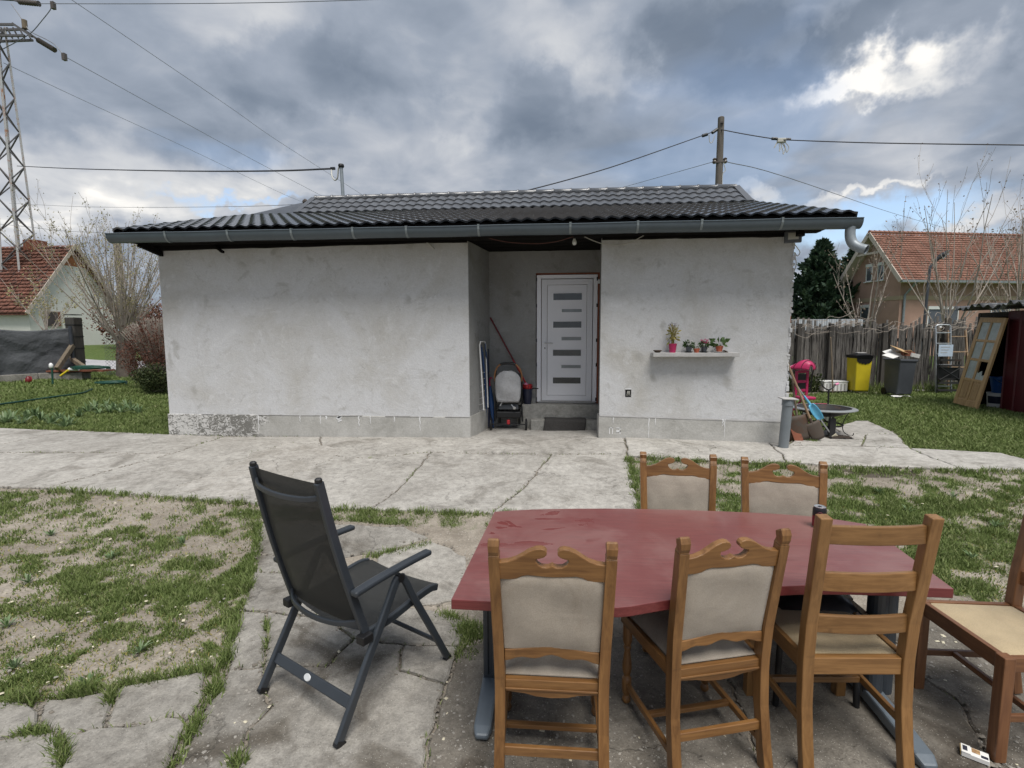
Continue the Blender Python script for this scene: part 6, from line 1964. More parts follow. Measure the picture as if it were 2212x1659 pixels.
# tangle of dry vine along the fence top
m = MB()
g = random.Random(8)
for k in range(46):
    x = g.uniform(5.3, 11.5)
    p = [(x, 14.3 + g.uniform(-0.1, 0.1), 1.72 + g.uniform(-0.2, 0.1))]
    for j in range(5):
        q = p[-1]
        p.append((q[0] + g.uniform(-0.05, 0.32), q[1] + g.uniform(-0.06, 0.06), q[2] + g.uniform(-0.10, 0.13)))
    m.tube(catmull(p, 3), 0.006, 5)
tag(m.build('dry_vine', 'twig'), 'dry vine twigs tangled along the slat fence top', 'vine', None, 'stuff')
PFv = np.column_stack([np.random.default_rng(2).uniform(5.2, 12, 1400), 14.15 + np.random.default_rng(3).uniform(-0.14, 0.12, 1400)])
blades('fence_weeds', PFv, 0.18 + 0.22 * fnoise(PFv[:, 0], PFv[:, 1], 1.3), np.full(len(PFv), 0.02), 21, 'grass', 'taller green weeds at the foot of the slat fence', 0.6)


def wheelie_bin(name, label, p, yaw, body, lid, closed=True, tilt=0.0):
    t = thing(name, label, 'bin', p, yaw, 'wheeled bins by the slat fence')
    t.rotation_euler = (0, R(tilt), yaw)
    m = MB()
    b0, b1 = (0.235, 0.245), (0.268, 0.29)
    for z, s in ((0.06, 0.0), (0.93, 1.0)):
        w_, d_ = b0[0] + (b1[0] - b0[0]) * s, b0[1] + (b1[1] - b0[1]) * s
        m.v += [(-w_, -d_, z), (w_, -d_, z), (w_, d_, z), (-w_, d_, z)]
    m.f += [(0, 1, 5, 4), (1, 2, 6, 5), (2, 3, 7, 6), (3, 0, 4, 7), (3, 2, 1, 0)]
    m.f += [(4, 5, 6, 7)] if closed else []
    m.build('body', body, t, bevel=0.03)
    MB().bb(-0.285, 0.285, -0.31, 0.31, 0.90, 0.955).build('rim', lid, t, bevel=0.015)
    for s in (-1, 1):
        w_ = MB().lathe([(0.02, -0.03), (0.095, -0.028), (0.10, 0), (0.095, 0.028), (0.02, 0.03)], 18, Matrix.Translation((0.225 * s, 0.235, 0.10)) @ Matrix.Rotation(R(90), 4, 'Y')).build('wheel', 'black', t, smooth=50)
    MB().tube([(-0.24, 0.33, 0.93), (-0.24, 0.37, 0.95), (0.24, 0.37, 0.95), (0.24, 0.33, 0.93)], 0.016, 8).build('handle', lid, t)
    if closed:
        m = MB()
        m.sheet(lambda u, v: ((2 * u - 1) * 0.285, -0.325 + 0.66 * v, 0.958 + 0.075 * (1 - (2 * u - 1) ** 4) * math.sin(math.pi * (0.15 + 0.8 * v))), 10, 10)
        m.bb(-0.29, 0.29, -0.335, 0.325, 0.956, 0.975)
        m.build('lid', lid, t, smooth=40)
    return t


yb = at(1852, 840, Y=13.75)
t = wheelie_bin('wheelie_bin', 'yellow wheeled bin with black lid by the slat fence', (yb.x, 13.75, 0), R(-4), 'yellow', 'black')
t.scale = (0.69, 0.9, 1.0)
m = MB()
prof_ = [(-0.25, 0.83), (-0.20, 0.80), (-0.16, 0.775), (-0.12, 0.785), (-0.06, 0.755), (-0.02, 0.77), (0.05, 0.745), (0.10, 0.775), (0.15, 0.77), (0.20, 0.80), (0.25, 0.84), (0.258, 0.90), (-0.258, 0.90)]
m.prism(prof_, -0.295, -0.290, 'y')
m.build('black_bag_edge', 'black', t)
MB().box((0.0, -0.05, 1.036), (0.30, 0.16, 0.02)).build('lid_sticker', 'slab', t, bevel=0.004)
for s in (-1, 1):
    MB().tube([(s * (0.22 - 0.11 * math.sin(a)), -0.232 - 0.062 * (0.62 - 0.14 * (1 - math.cos(a))), 0.62 - 0.14 * (1 - math.cos(a))) for a in np.linspace(0, 1.5, 8)], 0.006, 6).build('moulded_rib', 'yellow', t)
gb = at(1938, 848, Y=13.1)
t = wheelie_bin('wheelie_bin', 'dark grey wheeled bin overfilled with cardboard', (gb.x, 13.1, 0), R(6), 'bingrey', 'bingrey', False, 1.5)
t.scale = (0.76, 0.9, 0.95)
MB().sheet(lambda u, v: ((2 * u - 1) * 0.25, (2 * v - 1) * 0.27, 0.93), 2, 2).build('contents', 'black', t)
for i, (p, s, r_, mt) in enumerate([((-0.02, -0.10, 1.10), (0.42, 0.36, 0.012), (24, 14, 20), 'card'), ((-0.25, -0.15, 0.99), (0.42, 0.26, 0.012), (16, -12, 30), 'paper'), ((0.12, 0.05, 1.06), (0.34, 0.30, 0.012), (-10, 8, 50), 'card'), ((0.18, -0.18, 0.99), (0.22, 0.16, 0.09), (8, 12, 10), 'paper'), ((-0.25, 0.05, 1.07), (0.18, 0.14, 0.01), (20, -20, 0), 'paper'), ((0.05, -0.2, 1.02), (0.26, 0.10, 0.11), (0, 5, 5), 'reveal')]):
    o = MB().box((0, 0, 0), s, Matrix.Translation(Vector(p) + Vector((gb.x, 13.1, 0.02))) @ Matrix.Rotation(R(r_[2]), 4, 'Z') @ Matrix.Rotation(R(r_[0]), 4, 'X') @ Matrix.Rotation(R(r_[1]), 4, 'Y')).build('cardboard_flap' if mt == 'card' else 'paper_waste', mt, bevel=0.003)
    tag(o, ['tan cardboard flap on top of the grey bin', 'white paper sheet sticking out left of the grey bin', 'tan cardboard flap at the right in the grey bin', 'white crumpled carton in the grey bin', 'small pale paper scrap on the cardboard in the grey bin', 'dark reddish carton in the grey bin'][i], 'cardboard' if mt == 'card' else 'waste')
for px, py, w_, lab in [(1883, 836, 0.30, 'white paper scrap on the ground between the two bins'), (1897, 841, 0.14, 'small yellow scrap on the ground right of the yellow bin'), (1998, 845, 0.55, 'white plastic sheet scrap on the ground right of the grey bin'), (1945, 858, 0.4, 'torn white paper at the foot of the grey bin')]:
    q = gat(px, py)
    tag(MB().sheet(lambda u, v: (q.x + w_ * (u - 0.5), q.y + 0.13 * (v - 0.5) * (1 + math.sin(7 * u)), q.z + 0.012 + 0.03 * vnoise(u * 5 + px, v * 4)), 8, 4).build('paper_scrap', 'yellow' if 'yellow' in lab else 'paper', thick=0.004), lab, 'paper')
# white crate, stick
wb = thing('plastic_crate', 'white ribbed plastic crate on the grass by the slat fence', 'crate', (at(1799, 830, Y=13.95).x, 13.95, 0), R(2))
m = MB().bb(-0.30, 0.30, -0.15, 0.15, 0.02, 0.27)
m.build('box', 'white', wb, bevel=0.02)
for k in range(6):
    MB().bb(-0.25 + 0.09 * k, -0.215 + 0.09 * k, -0.156, -0.1505, 0.05, 0.22).build('rib', 'slab', wb)
MB().bb(-0.31, 0.31, -0.16, 0.16, 0.265, 0.29).build('rim', 'white', wb, bevel=0.006)
sa = at(1801, 838, Y=13.7)
tl, L = tool('wooden_stake', 'tall thin wooden stake standing before the slat fence', 'stake', (sa.x - 0.02, 13.70, 0), (at(1797, 730, Y=13.76).x, 13.82, at(1797, 730, Y=13.76).z))
MB().tube([(0, 0, 0), (0.01, 0, L * 0.5), (0, 0, L)], [0.02, 0.02, 0.016], 8).build('shaft', 'oldwood', tl, smooth=60)
MB().tube([(0, 0, L), (0, 0, L + 0.02)], [0.016, 0.006], 8).build('tip', 'palewood', tl)


def P3(px, py, Y):
    return at(px, py, Y=Y)


# aluminium step ladder, wooden ladder, black folded chair
def ladder(name, label, base, A, B, n, mt, w, kind='path', rail=(0.03, 0.07)):
    """A,B left foot and left top; w vector from left to right rail"""
    t = thing(name, label, 'ladder', base)
    b = Vector(base)
    A, B, w = Vector(A) - b, Vector(B) - b, Vector(w)
    for k, o in enumerate((Vector((0, 0, 0)), w)):
        MB().path([A + o, B + o * (0.82 if kind == 'taper' else 1)], rail[0], rail[1], up=(0, -1, 0)).build('rail', mt, t, bevel=0.004)
    for k in range(n):
        f_ = (k + 0.6) / n
        p = A + (B - A) * f_
        q = A + w + (B + w * (0.82 if kind == 'taper' else 1) - A - w) * f_
        MB().path([p, q], 0.07, 0.025).build('rung', mt, t, bevel=0.003)
    return t, b


YL = 13.9
Af, Bf = P3(2022, 842, YL), P3(2024, 707, YL + 0.1)
t, b = ladder('step_ladder', 'aluminium step ladder leaning by the slat fence', (Af.x, YL, 0), (Af.x, YL, 0), (Bf.x, YL + 0.15, Bf.z - 0.03), 6, 'alu', (0.36, 0, 0), rail=(0.025, 0.05))
hb_ = [Vector((Bf.x, YL + 0.15, Bf.z - 0.06)) - b, Vector((Bf.x + 0.01, YL + 0.15, Bf.z + 0.02)) - b, Vector((Bf.x + 0.06, YL + 0.15, Bf.z + 0.06)) - b, Vector((Bf.x + 0.30, YL + 0.15, Bf.z + 0.06)) - b, Vector((Bf.x + 0.355, YL + 0.15, Bf.z + 0.02)) - b, Vector((Bf.x + 0.36, YL + 0.15, Bf.z - 0.06)) - b]
MB().tube(catmull(hb_, 4), 0.016, 8).build('top_hoop', 'alu', t, smooth=60)
lb = P3(2041, 757, YL - 0.05)
MB().box(lb - b + Vector((0, -0.03, 0)), (0.34, 0.006, 0.30)).build('label_sheet', 'labelblue', t)
for k in range(3):
    MB().bb((lb - b).x - 0.12, (lb - b).x + 0.10 - 0.03 * k, -0.086, -0.0835, (lb - b).z + 0.08 - 0.07 * k, (lb - b).z + 0.095 - 0.07 * k).build('label_line', 'slab', t)
A2, B2 = P3(2050, 830, 14.1), P3(2038, 715, 14.2)
t, b = ladder('wooden_ladder', 'old wooden ladder behind the aluminium step ladder', (A2.x, 14.1, 0), (A2.x, 14.1, 0), (A2.x - 0.05, 14.22, 1.60), 4, 'palewood', (0.52, 0, 0), 'taper', (0.035, 0.05))
fc = thing('folded_chair', 'black folded metal chair standing before the ladders', 'folded chair', (P3(2048, 840, 13.75).x, 13.75, 0))
for s in (-1, 1):
    MB().tube([(0.26 * s, 0, 0), (0.25 * s, 0.06, 0.86)], 0.016, 8).build('frame_tube', 'black', fc)
MB().tube([(-0.24, -0.03, 0.34), (0.24, -0.03, 0.66)], 0.014, 8).tube([(0.24, -0.035, 0.34), (-0.24, -0.035, 0.66)], 0.014, 8).build('cross_brace', 'black', fc)
for z in (0.05, 0.24, 0.33, 0.68, 0.82):
    MB().bb(-0.25, 0.25, -0.02, 0.02, z, z + 0.05).build('slat', 'iron', fc)
MB().bb(-0.25, 0.25, 0.03, 0.05, 0.36, 0.66).build('seat_panel', 'black', fc)

# shed
sd = thing('shed', 'dark red sheet metal shed with torn roof sheets at the right', 'shed', (8.95, 9.9, 0))
SBx, SBy = 8.95, 9.9
m = MB()
rib = lambda u: 0.018 * (1 if (u * 13) % 1 < 0.28 else 0)
m.sheet(lambda u, v: (0.0 - rib(u), -2.4 + 3.42 * u, 0.0 + 1.97 * v), 156, 1)
m.build('side_sheet', 'redtin', sd, thick=0.004)
MB().bb(1.9, 1.93, -2.4, 1.8, 0, 1.95).build('back_wall', 'darkwood', sd)
MB().bb(0.12, 1.9, 1.77, 1.80, 0, 1.95).build('end_wall', 'darkwood', sd)
MB().bb(0.03, 1.9, -2.4, -2.37, 0, 1.95).build('end_wall', 'redtin', sd)
for y in (1.02, 1.76):
    MB().bb(0.0 + 0.021, 0.09, y - 0.04, y + 0.04, 0, 1.95).build('post', 'postwood', sd)
MB().bb(0.03, 0.11, 1.0, 1.8, 1.86, 1.96).build('beam', 'postwood', sd)
for k in range(4):
    y0 = -2.6 + 1.08 * k
    g = random.Random(k + 3)

    def rf(u, v, y0=y0, k=k):
        x = -0.48 + 2.6 * v + 0.05 * math.sin(5 * u + k)
        dro = 0.10 * max(0, 0.25 - v) * math.sin(9 * u + k) + 0.035 * math.sin(40 * u) + 0.09 * (vnoise(u * 3 + k, v * 3) - 0.5)
        return (x, y0 + 1.25 * u, 2.03 + 0.10 * v + dro + 0.008 * k)
    MB().sheet(rf, 40, 14).build('roof_sheet', 'tar', sd, thick=0.006, smooth=180)
# panelled glass door leaning on the shed
BR, BL, TR = Vector((8.49, 10.89, 0.0)), Vector((8.59, 11.64, 0.03)), Vector((8.80, 10.75, 1.83))
xw = (BR - BL)
Wd = xw.length
xw.normalize()
zu = (TR - BR)
zu = (zu - xw * zu.dot(xw)).normalized()
yn = zu.cross(xw)
gd = thing('leaning_door', 'pine door with six frosted panes leaning against the shed', 'door')
gd.matrix_world = Matrix(((xw.x, yn.x, zu.x, BL.x), (xw.y, yn.y, zu.y, BL.y), (xw.z, yn.z, zu.z, BL.z), (0, 0, 0, 1)))
Hd = 1.86
S_ = 0.095
for x0_, x1_ in ((0, S_), (Wd - S_, Wd)):
    MB().bb(x0_, x1_, -0.02, 0.02, 0, Hd).build('stile', 'pine', gd, bevel=0.003)
MB().bb(S_, Wd - S_, -0.02, 0.02, 0, 0.13).build('rail', 'pine', gd, bevel=0.003)
MB().bb(S_, Wd - S_, -0.02, 0.02, Hd - 0.10, Hd).build('rail', 'pine', gd, bevel=0.003)
rows = [0.13, 0.56, 0.98, 1.38, Hd - 0.10]
for z in (0.53, 0.955, 1.355):
    MB().bb(S_, Wd - S_, -0.018, 0.018, z, z + 0.05).build('rail', 'pine', gd, bevel=0.003)
cx = Wd / 2
for z0_, z1_ in ((0.13, 0.53), (0.58, 0.955), (1.005, 1.355), (1.405, Hd - 0.10)):
    MB().bb(cx - 0.03, cx + 0.03, -0.017, 0.017, z0_, z1_).build('muntin', 'pine', gd, bevel=0.003)
    for a, b_2 in ((S_, cx - 0.03), (cx + 0.03, Wd - S_)):
        if z0_ < 0.2:
            MB().bb(a + 0.001, b_2 - 0.001, -0.006, 0.006, z0_ + 0.001, z1_ - 0.001).build('panel', 'pine', gd)
            MB().bb(a + 0.035, b_2 - 0.035, -0.013, -0.0065, z0_ + 0.04, z1_ - 0.04).build('panel_field', 'pine', gd, bevel=0.005)
        elif z0_ < 0.7 and a > cx:
            m = MB().prism([(a + 0.001, z0_), (b_2 - 0.001, z0_), (b_2 - 0.001, z0_ + 0.06), (b_2 - 0.05, z0_ + 0.11), (b_2 - 0.09, z0_ + 0.08), (b_2 - 0.12, z0_ + 0.19), (a + 0.03, z0_ + 0.13), (a + 0.001, z0_ + 0.16)], -0.003, 0.003, 'y')
            m.build('broken_pane', 'frost', gd)
        else:
            MB().bb(a + 0.001, b_2 - 0.001, -0.003, 0.003, z0_ + 0.001, z1_ - 0.001).build('pane', 'frost', gd)
# buckets in the shed
pb = thing('paint_bucket', 'white paint bucket with dark blue label inside the shed', 'bucket', (9.16, 11.28, 0))
MB().lathe([(0.15, 0), (0.17, 0.27), (0.178, 0.272), (0.178, 0.30), (0.165, 0.30), (0.145, 0.02), (0.001, 0.02)], 24).build('pail', 'white', pb, smooth=50)
m = MB()
m.sheet(lambda u, v: ((0.157 + 0.0145 * v) * math.cos(3.0 + 1.5 * u), (0.157 + 0.0145 * v) * math.sin(3.0 + 1.5 * u), 0.08 + 0.15 * v), 14, 1)
m.build('label', 'navy', pb)
bb_ = thing('blue_bucket', 'bright blue bucket standing on the white paint bucket', 'bucket', (9.18, 11.27, 0.30))
MB().lathe([(0.12, 0), (0.165, 0.30), (0.175, 0.302), (0.175, 0.325), (0.16, 0.325), (0.115, 0.02), (0.001, 0.02)], 24).build('pail', 'blue', bb_, smooth=50)
MB().tube([(0.17 * math.cos(a), -0.17 * math.sin(a) * 0.6 - 0.06, 0.31 - 0.10 * math.sin(a)) for a in np.linspace(0.1, 3.04, 12)], 0.004, 5).build('bail', 'steel', bb_)

# ------------------------------------------------------------------ left: shade fence, posts, boards, hoses
lg = lambda px, py: gat(px, py)
sfz = 0.3
sf = thing('shade_fence', 'grey shade netting fence at the left edge', 'fence', (-14.3, 12.5, 0))
SA, SB = Vector((-15.8, 10.6, 0)), Vector((-14.35, 13.85, 0))


def net(u, v):
    p = SA + (SB - SA) * u
    top = 1.74 + 0.02 * math.sin(8 * u) - 0.05 * math.sin(math.pi * min(1, max(0, (u - 0.55) / 0.42)))
    z = 0.30 + (top - 0.30) * v
    wv = 0.012 * math.sin(13 * v + 5 * u) + 0.09 * (fnoise(u * 9, v * 5, 1.0) - 0.5) + 0.03 * (fnoise(u * 30, v * 14, 1.0) - 0.5)
    return (p.x + wv + 14.3, p.y - wv * 0.5 - 12.5, z)


MB().sheet(net, 60, 30).build('netting', 'shade', sf, thick=0.004, smooth=180)
for k in (0.02, 0.5, 0.98):
    p = SA + (SB - SA) * k - Vector((-14.3, 12.5, 0))
    MB().tube([(p.x + 0.06, p.y - 0.03, 0.2), (p.x + 0.06, p.y - 0.03, 1.82)], 0.045, 10).build('post', 'shadepost', sf)
kb = thing('kerb_wall', 'low concrete kerb under the grey shade fence', 'kerb', (0, 0, 0))
for k in range(4):
    a = SA + (SB - SA) * (k / 4)
    b = SA + (SB - SA) * ((k + 0.985) / 4)
    MB().path([a + Vector((0, 0, 0.33)), b + Vector((0, 0, 0.33))], 0.14, 0.30).build('kerb_block', 'kerb', kb, bevel=0.01)
wp = thing('gate_post', 'dark wooden gate post with two slanting braces', 'post', (-14.25, 14.05, 0.25))


def lw(px, py, Y):
    return at(px, py, Y=Y) - Vector((-14.25, 14.05, 0.25))


pt, pb0 = lw(158, 686, 14.05), lw(160, 800, 14.05)
MB().path([(pt.x, 0, -0.1), (pt.x, 0, 0.6), (pt.x, 0, pt.z)], 0.30, 0.28, up=(0, -1, 0)).build('post', 'postwood', wp, bevel=0.02)
for z in (0.5, 0.9, 1.25, 1.6, 1.9):
    MB().bb(pt.x - 0.156, pt.x + 0.156, -0.146, 0.146, z, z + 0.025).build('wire_wrap', 'black', wp)
MB().path([lw(157, 746, 13.80), lw(123, 797, 13.10)], 0.10, 0.13).build('brace', 'oldwood', wp, bevel=0.008)
MB().path([lw(152, 773, 13.82), lw(194, 802, 13.45)], 0.10, 0.12).build('brace', 'oldwood', wp, bevel=0.008)
bp_ = thing('board_pile', 'low pile of stone blocks with a board lying on top by the bare tree', 'pile', (-13.6, 13.6, 0.27))
g = random.Random(2)
for k in range(7):
    x = at(92 + 14 * k, 815, Y=13.4).x + 13.6
    MB().box((x, -0.2 + g.uniform(-0.03, 0.03), 0.10), (0.30, 0.30, 0.24)).build('block', 'kerb', bp_, bevel=0.02)
pA, pB = at(104, 800, Y=13.4), at(232, 800, Y=13.4)
MB().path([(pA.x + 13.6, -0.2, 0.25), (pB.x + 13.6, -0.15, 0.27)], 0.42, 0.045).build('board', 'reveal', bp_)
hz_ = at(190, 797, Y=13.4)


def hose_coil(name, label, c, r, n, rr=0.018, seed=1):
    g = random.Random(seed)
    m = MB()
    pts = []
    for k in range(n * 16):
        a = k / 16 * 2 * math.pi
        s = r * (0.75 + 0.25 * math.sin(k * 0.13 + seed)) * (1 + 0.05 * g.uniform(-1, 1))
        pts.append((c[0] + s * math.cos(a), c[1] + 0.6 * s * math.sin(a), c[2] + 0.02 + 0.012 * (k / 16) + 0.01 * g.random()))
    m.tube(pts, rr, 6)
    return tag(m.build(name, 'hose', smooth=60), label, 'hose', 'garden hoses')


hose_coil('garden_hose', 'coiled green garden hose on the board pile', (at(195, 795, Y=13.4).x, 13.4, 0.57), 0.55, 6, 0.02, 1)
q = lg(241, 830)
hose_coil('garden_hose', 'coiled pale green hose on the grass under the bare tree', (q.x, q.y, q.z), 0.42, 4, 0.022, 2)
tag(MB().tube(catmull([gat(-60, 885) + Vector((0, 0, 0.03)), gat(0, 877) + Vector((0, 0, 0.035)), gat(60, 868) + Vector((0, 0, 0.03)), gat(120, 860) + Vector((0, 0, 0.035)), gat(175, 852) + Vector((0, 0, 0.03)), gat(200, 843) + Vector((0, 0, 0.03))], 6), 0.02, 6).build('garden_hose', 'hose', smooth=60), 'green hose stretched across the left lawn', 'hose', 'garden hoses')
wt = thing('water_tap', 'green standpipe with white tap on the left lawn', 'tap', lg(114, 830))
MB().tube([(0, 0, 0), (0.02, 0, 0.42)], 0.022, 8).build('pipe', 'hose', wt)
MB().lathe([(0.03, 0.42), (0.05, 0.45), (0.045, 0.52), (0.015, 0.56)], 10).build('tap_head', 'white', wt, smooth=60)
q = lg(62, 826)
rt = thing('red_can', 'small red plastic can by the kerb on the left', 'can', q)
MB().lathe([(0.06, 0), (0.07, 0.015), (0.065, 0.11), (0.035, 0.14), (0.025, 0.17)], 12).build('body', 'darkred', rt, smooth=50)
MB().tube([(0.025, 0, 0.14), (0.085, 0, 0.155), (0.10, 0, 0.09), (0.065, 0, 0.04)], 0.010, 6).build('handle', 'red', rt)
pq = at(150, 801, Y=13.2)
sg = thing('spray_gun', 'white and orange hose spray gun on the board pile', 'spray gun', (pq.x, 13.2, 0.565))
MB().tube([(0, 0, 0.02), (0.28, 0, 0.03)], 0.05, 8).build('barrel', 'white', sg, smooth=60)
MB().tube([(0.02, -0.05, 0.0), (-0.14, -0.15, -0.16)], 0.028, 8).build('handle', 'yellow', sg, smooth=60)
# chain-link between post and bush
m = MB()
c0, c1 = Vector((-14.1, 14.6, 0.3)), Vector((-10.4, 16.6, 0.3))
n = 44
for k in range(n + 12):
    for s in (-1, 1):
        f0, f1 = (k - 12) / n if s > 0 else k / n, k / n if s > 0 else (k - 12) / n
        a, b = max(0, min(1, f0)), max(0, min(1, f1))
        if a == b:
            continue
        za = 1.25 * (a - f0) / (f1 - f0) if f1 != f0 else 0
        zb = 1.25 * (b - f0) / (f1 - f0) if f1 != f0 else 0
        m.tube([c0 + (c1 - c0) * a + Vector((0, 0, za)), c0 + (c1 - c0) * b + Vector((0, 0, zb))], 0.004, 3, cap=False)
cl = thing('chain_link_fence', 'low chain link fence between the gate post and the shrub', 'fence', c0)
o = m.build('mesh_wire', 'wire', cl)
o.location = -c0
for f_ in (0.33, 0.66, 1.0):
    p = (c1 - c0) * f_
    MB().tube([(p.x, p.y, -0.1), (p.x, p.y, 1.3)], 0.025, 8).build('post', 'shadepost', cl)


# ------------------------------------------------------------------ trees and shrubs
def bare_tree(name, label, base, trunk_h, trunk_r, shoots, height, spread, seed, twig='twig', buds='buds', bud_n=2600, bud_s=0.05, up=0.8, fork=0.55, group=None, lean=(0, 0), rk=1.0):
    g = random.Random(seed)
    t = thing(name, label, 'tree', base, 0, group)
    tm, br = MB(), MB()
    top = Vector((lean[0], lean[1], trunk_h))
    tm.tube(catmull([(0, 0, -0.2), (0.04 * g.uniform(-1, 1), 0.03, trunk_h * 0.5), top], 4), [trunk_r * (1.25 - 0.45 * k / 8) for k in range(9)], 10)
    tm.build('trunk', 'trunk', t, smooth=60)
    ends = []

    def grow(p, d, L, r, lev):
        n = 5
        pts, rad = [p], [r]
        dd = d.copy()
        for k in range(n):
            dd = (dd + Vector((g.uniform(-1, 1), g.uniform(-1, 1), g.uniform(-0.6, 0.9) + up * 0.35)) * 0.14).normalized()
            pts.append(pts[-1] + dd * (L / n))
            rad.append(max(0.0035, r * (1 - 0.75 * (k + 1) / n)))
        br.tube(pts, rad, 5 if lev else 6, cap=False)
        for k in range(2, n + 1):
            ends.append((pts[k], dd))
        if lev < 2:
            for k in range(g.randint(3, 5) if lev == 0 else g.randint(2, 4)):
                i = g.randint(1, n - 1)
                az = g.uniform(0, 6.283)
                side = Vector((math.cos(az), math.sin(az), g.uniform(0.2, 0.9)))
                nd = (dd * 0.75 + side * fork).normalized()
                grow(pts[i], nd, L * g.uniform(0.28, 0.5), rad[i] * 0.6, lev + 1)
    for k in range(shoots):
        a = k * 2.399 + g.uniform(-0.3, 0.3)
        s = spread * math.sqrt((k + 0.5) / shoots)
        d = Vector((math.cos(a) * s, math.sin(a) * s, 1.0)).normalized()
        z0 = trunk_h * g.uniform(0.45, 1.0)
        p = Vector((top.x * z0 / trunk_h, top.y * z0 / trunk_h, z0))
        grow(p, d, (height - z0) * g.uniform(0.7, 1.05) * (1 - 0.15 * s), trunk_r * rk * g.uniform(0.20, 0.36), 0)
    br.build('branches', twig, t)
    gg = np.random.default_rng(seed)
    E_ = np.array([tuple(e[0]) for e in ends])
    idx_ = gg.integers(0, len(E_), bud_n)
    P = E_[idx_] + gg.normal(size=(bud_n, 3)) * 0.05
    link_mesh('buds', leaves_mesh('buds', P, bud_s, None, 1.3, 1, seed), buds, t)['kind'] = 'stuff'
    return t


tb0 = lg(243, 812)
bare_tree('bare_tree', 'many stemmed bare tree budding left of the house', (-13.4, 14.6, 0.28), 1.25, 0.24, 44, 5.0, 0.72, 3, 'twig', 'buds', 4800, 0.032, 0.75, 0.5, rk=0.36)
bare_tree('bare_tree', 'bare tree with upright twigs rising over the slat fence at right', (12.3, 17.2, 0), 2.0, 0.14, 11, 6.2, 0.60, 11, 'twig', 'rbuds', 420, 0.04, 0.7, 0.55, 'bare trees behind the slat fence', rk=0.62)
bare_tree('bare_tree', 'bare budding tree at the far right behind the shed', (14.6, 17.6, 0), 2.2, 0.15, 9, 6.3, 0.50, 17, 'twig', 'rbuds', 620, 0.05, 0.8, 0.5, 'bare trees behind the slat fence', rk=0.62)
bare_tree('bare_tree', 'thin bare sapling in front of the brown house', (9.55, 16.6, 0), 1.9, 0.07, 5, 4.9, 0.55, 23, 'twig', 'rbuds', 240, 0.045, 0.8, 0.6, 'bare trees behind the slat fence')
bare_tree('bare_tree', 'small bare tree against the white house at far left', (-22.5, 20.5, 0.5), 1.3, 0.10, 9, 4.2, 0.85, 29, 'twig', 'buds', 700, 0.06, 0.5, 0.6, rk=0.6)


def shrub(name, label, base, rad, n, size, mt, seed, stems_n=40, ctr=None):
    t = thing(name, label, 'shrub', base)
    g = np.random.default_rng(seed)
    P = g.normal(size=(n, 3))
    P /= np.linalg.norm(P, axis=1, keepdims=True)
    nr = P.copy()
    r_ = g.random((n, 1)) ** 0.45
    lump = 0.50 + 0.95 * fnoise(P[:, 0] * 3 + seed, P[:, 2] * 3 + P[:, 1] * 2, 1.0)[:, None]
    P = P * np.array(rad) * r_ * lump + np.array(ctr or (0, 0, rad[2] * 0.92))
    P = P[P[:, 2] > 0.03]
    link_mesh('foliage', leaves_mesh('foliage', P, size, nr[:len(P)], 1.4, 1.0, seed), mt, t)
    m = MB()
    for k in range(stems_n):
        a = g.random() * 6.283
        s = g.random() ** 0.5
        e = Vector((rad[0] * 0.95 * s * math.cos(a), rad[1] * 0.95 * s * math.sin(a), rad[2] * (1.1 + 0.85 * math.sqrt(1 - 0.8 * s * s))))
        m.tube(catmull([(0.1 * math.cos(a), 0.1 * math.sin(a), 0), e * 0.5 + Vector((0, 0, 0.12)), e], 3), [0.016, 0.014, 0.013, 0.012, 0.010, 0.008, 0.005], 5, cap=False)
    m.build('stems', 'twig' if mt != 'darkleaf' else 'trunk', t)
    return t


shrub('red_brown_shrub', 'dense red brown shrub beside the left corner of the house', (-10.6, 12.6, 0.18), (0.88, 0.8, 0.95), 15000, 0.028, 'redleaf', 41, 220)
shrub('green_shrub', 'low dark green shrub at the foot of the red brown shrub', (-10.2, 12.0, 0.12), (0.55, 0.5, 0.36), 7000, 0.030, 'darkleaf', 43, 60)
shrub('green_shrub', 'dark ivy clump at the left foot of the slat fence', (6.55, 14.0, 0.0), (0.45, 0.25, 0.28), 1800, 0.04, 'darkleaf', 44, 14)
shrub('far_shrub', 'brown twiggy hedge in the distance behind the bare tree', (-24.5, 29.5, 0.5), (4.2, 2.0, 1.7), 6500, 0.11, 'redleaf', 45, 120)
shrub('far_shrub', 'olive hedge in the distance left of the red brown shrub', (-19.2, 26.5, 0.4), (2.6, 1.4, 0.95), 3600, 0.10, 'darkleaf', 46, 40)


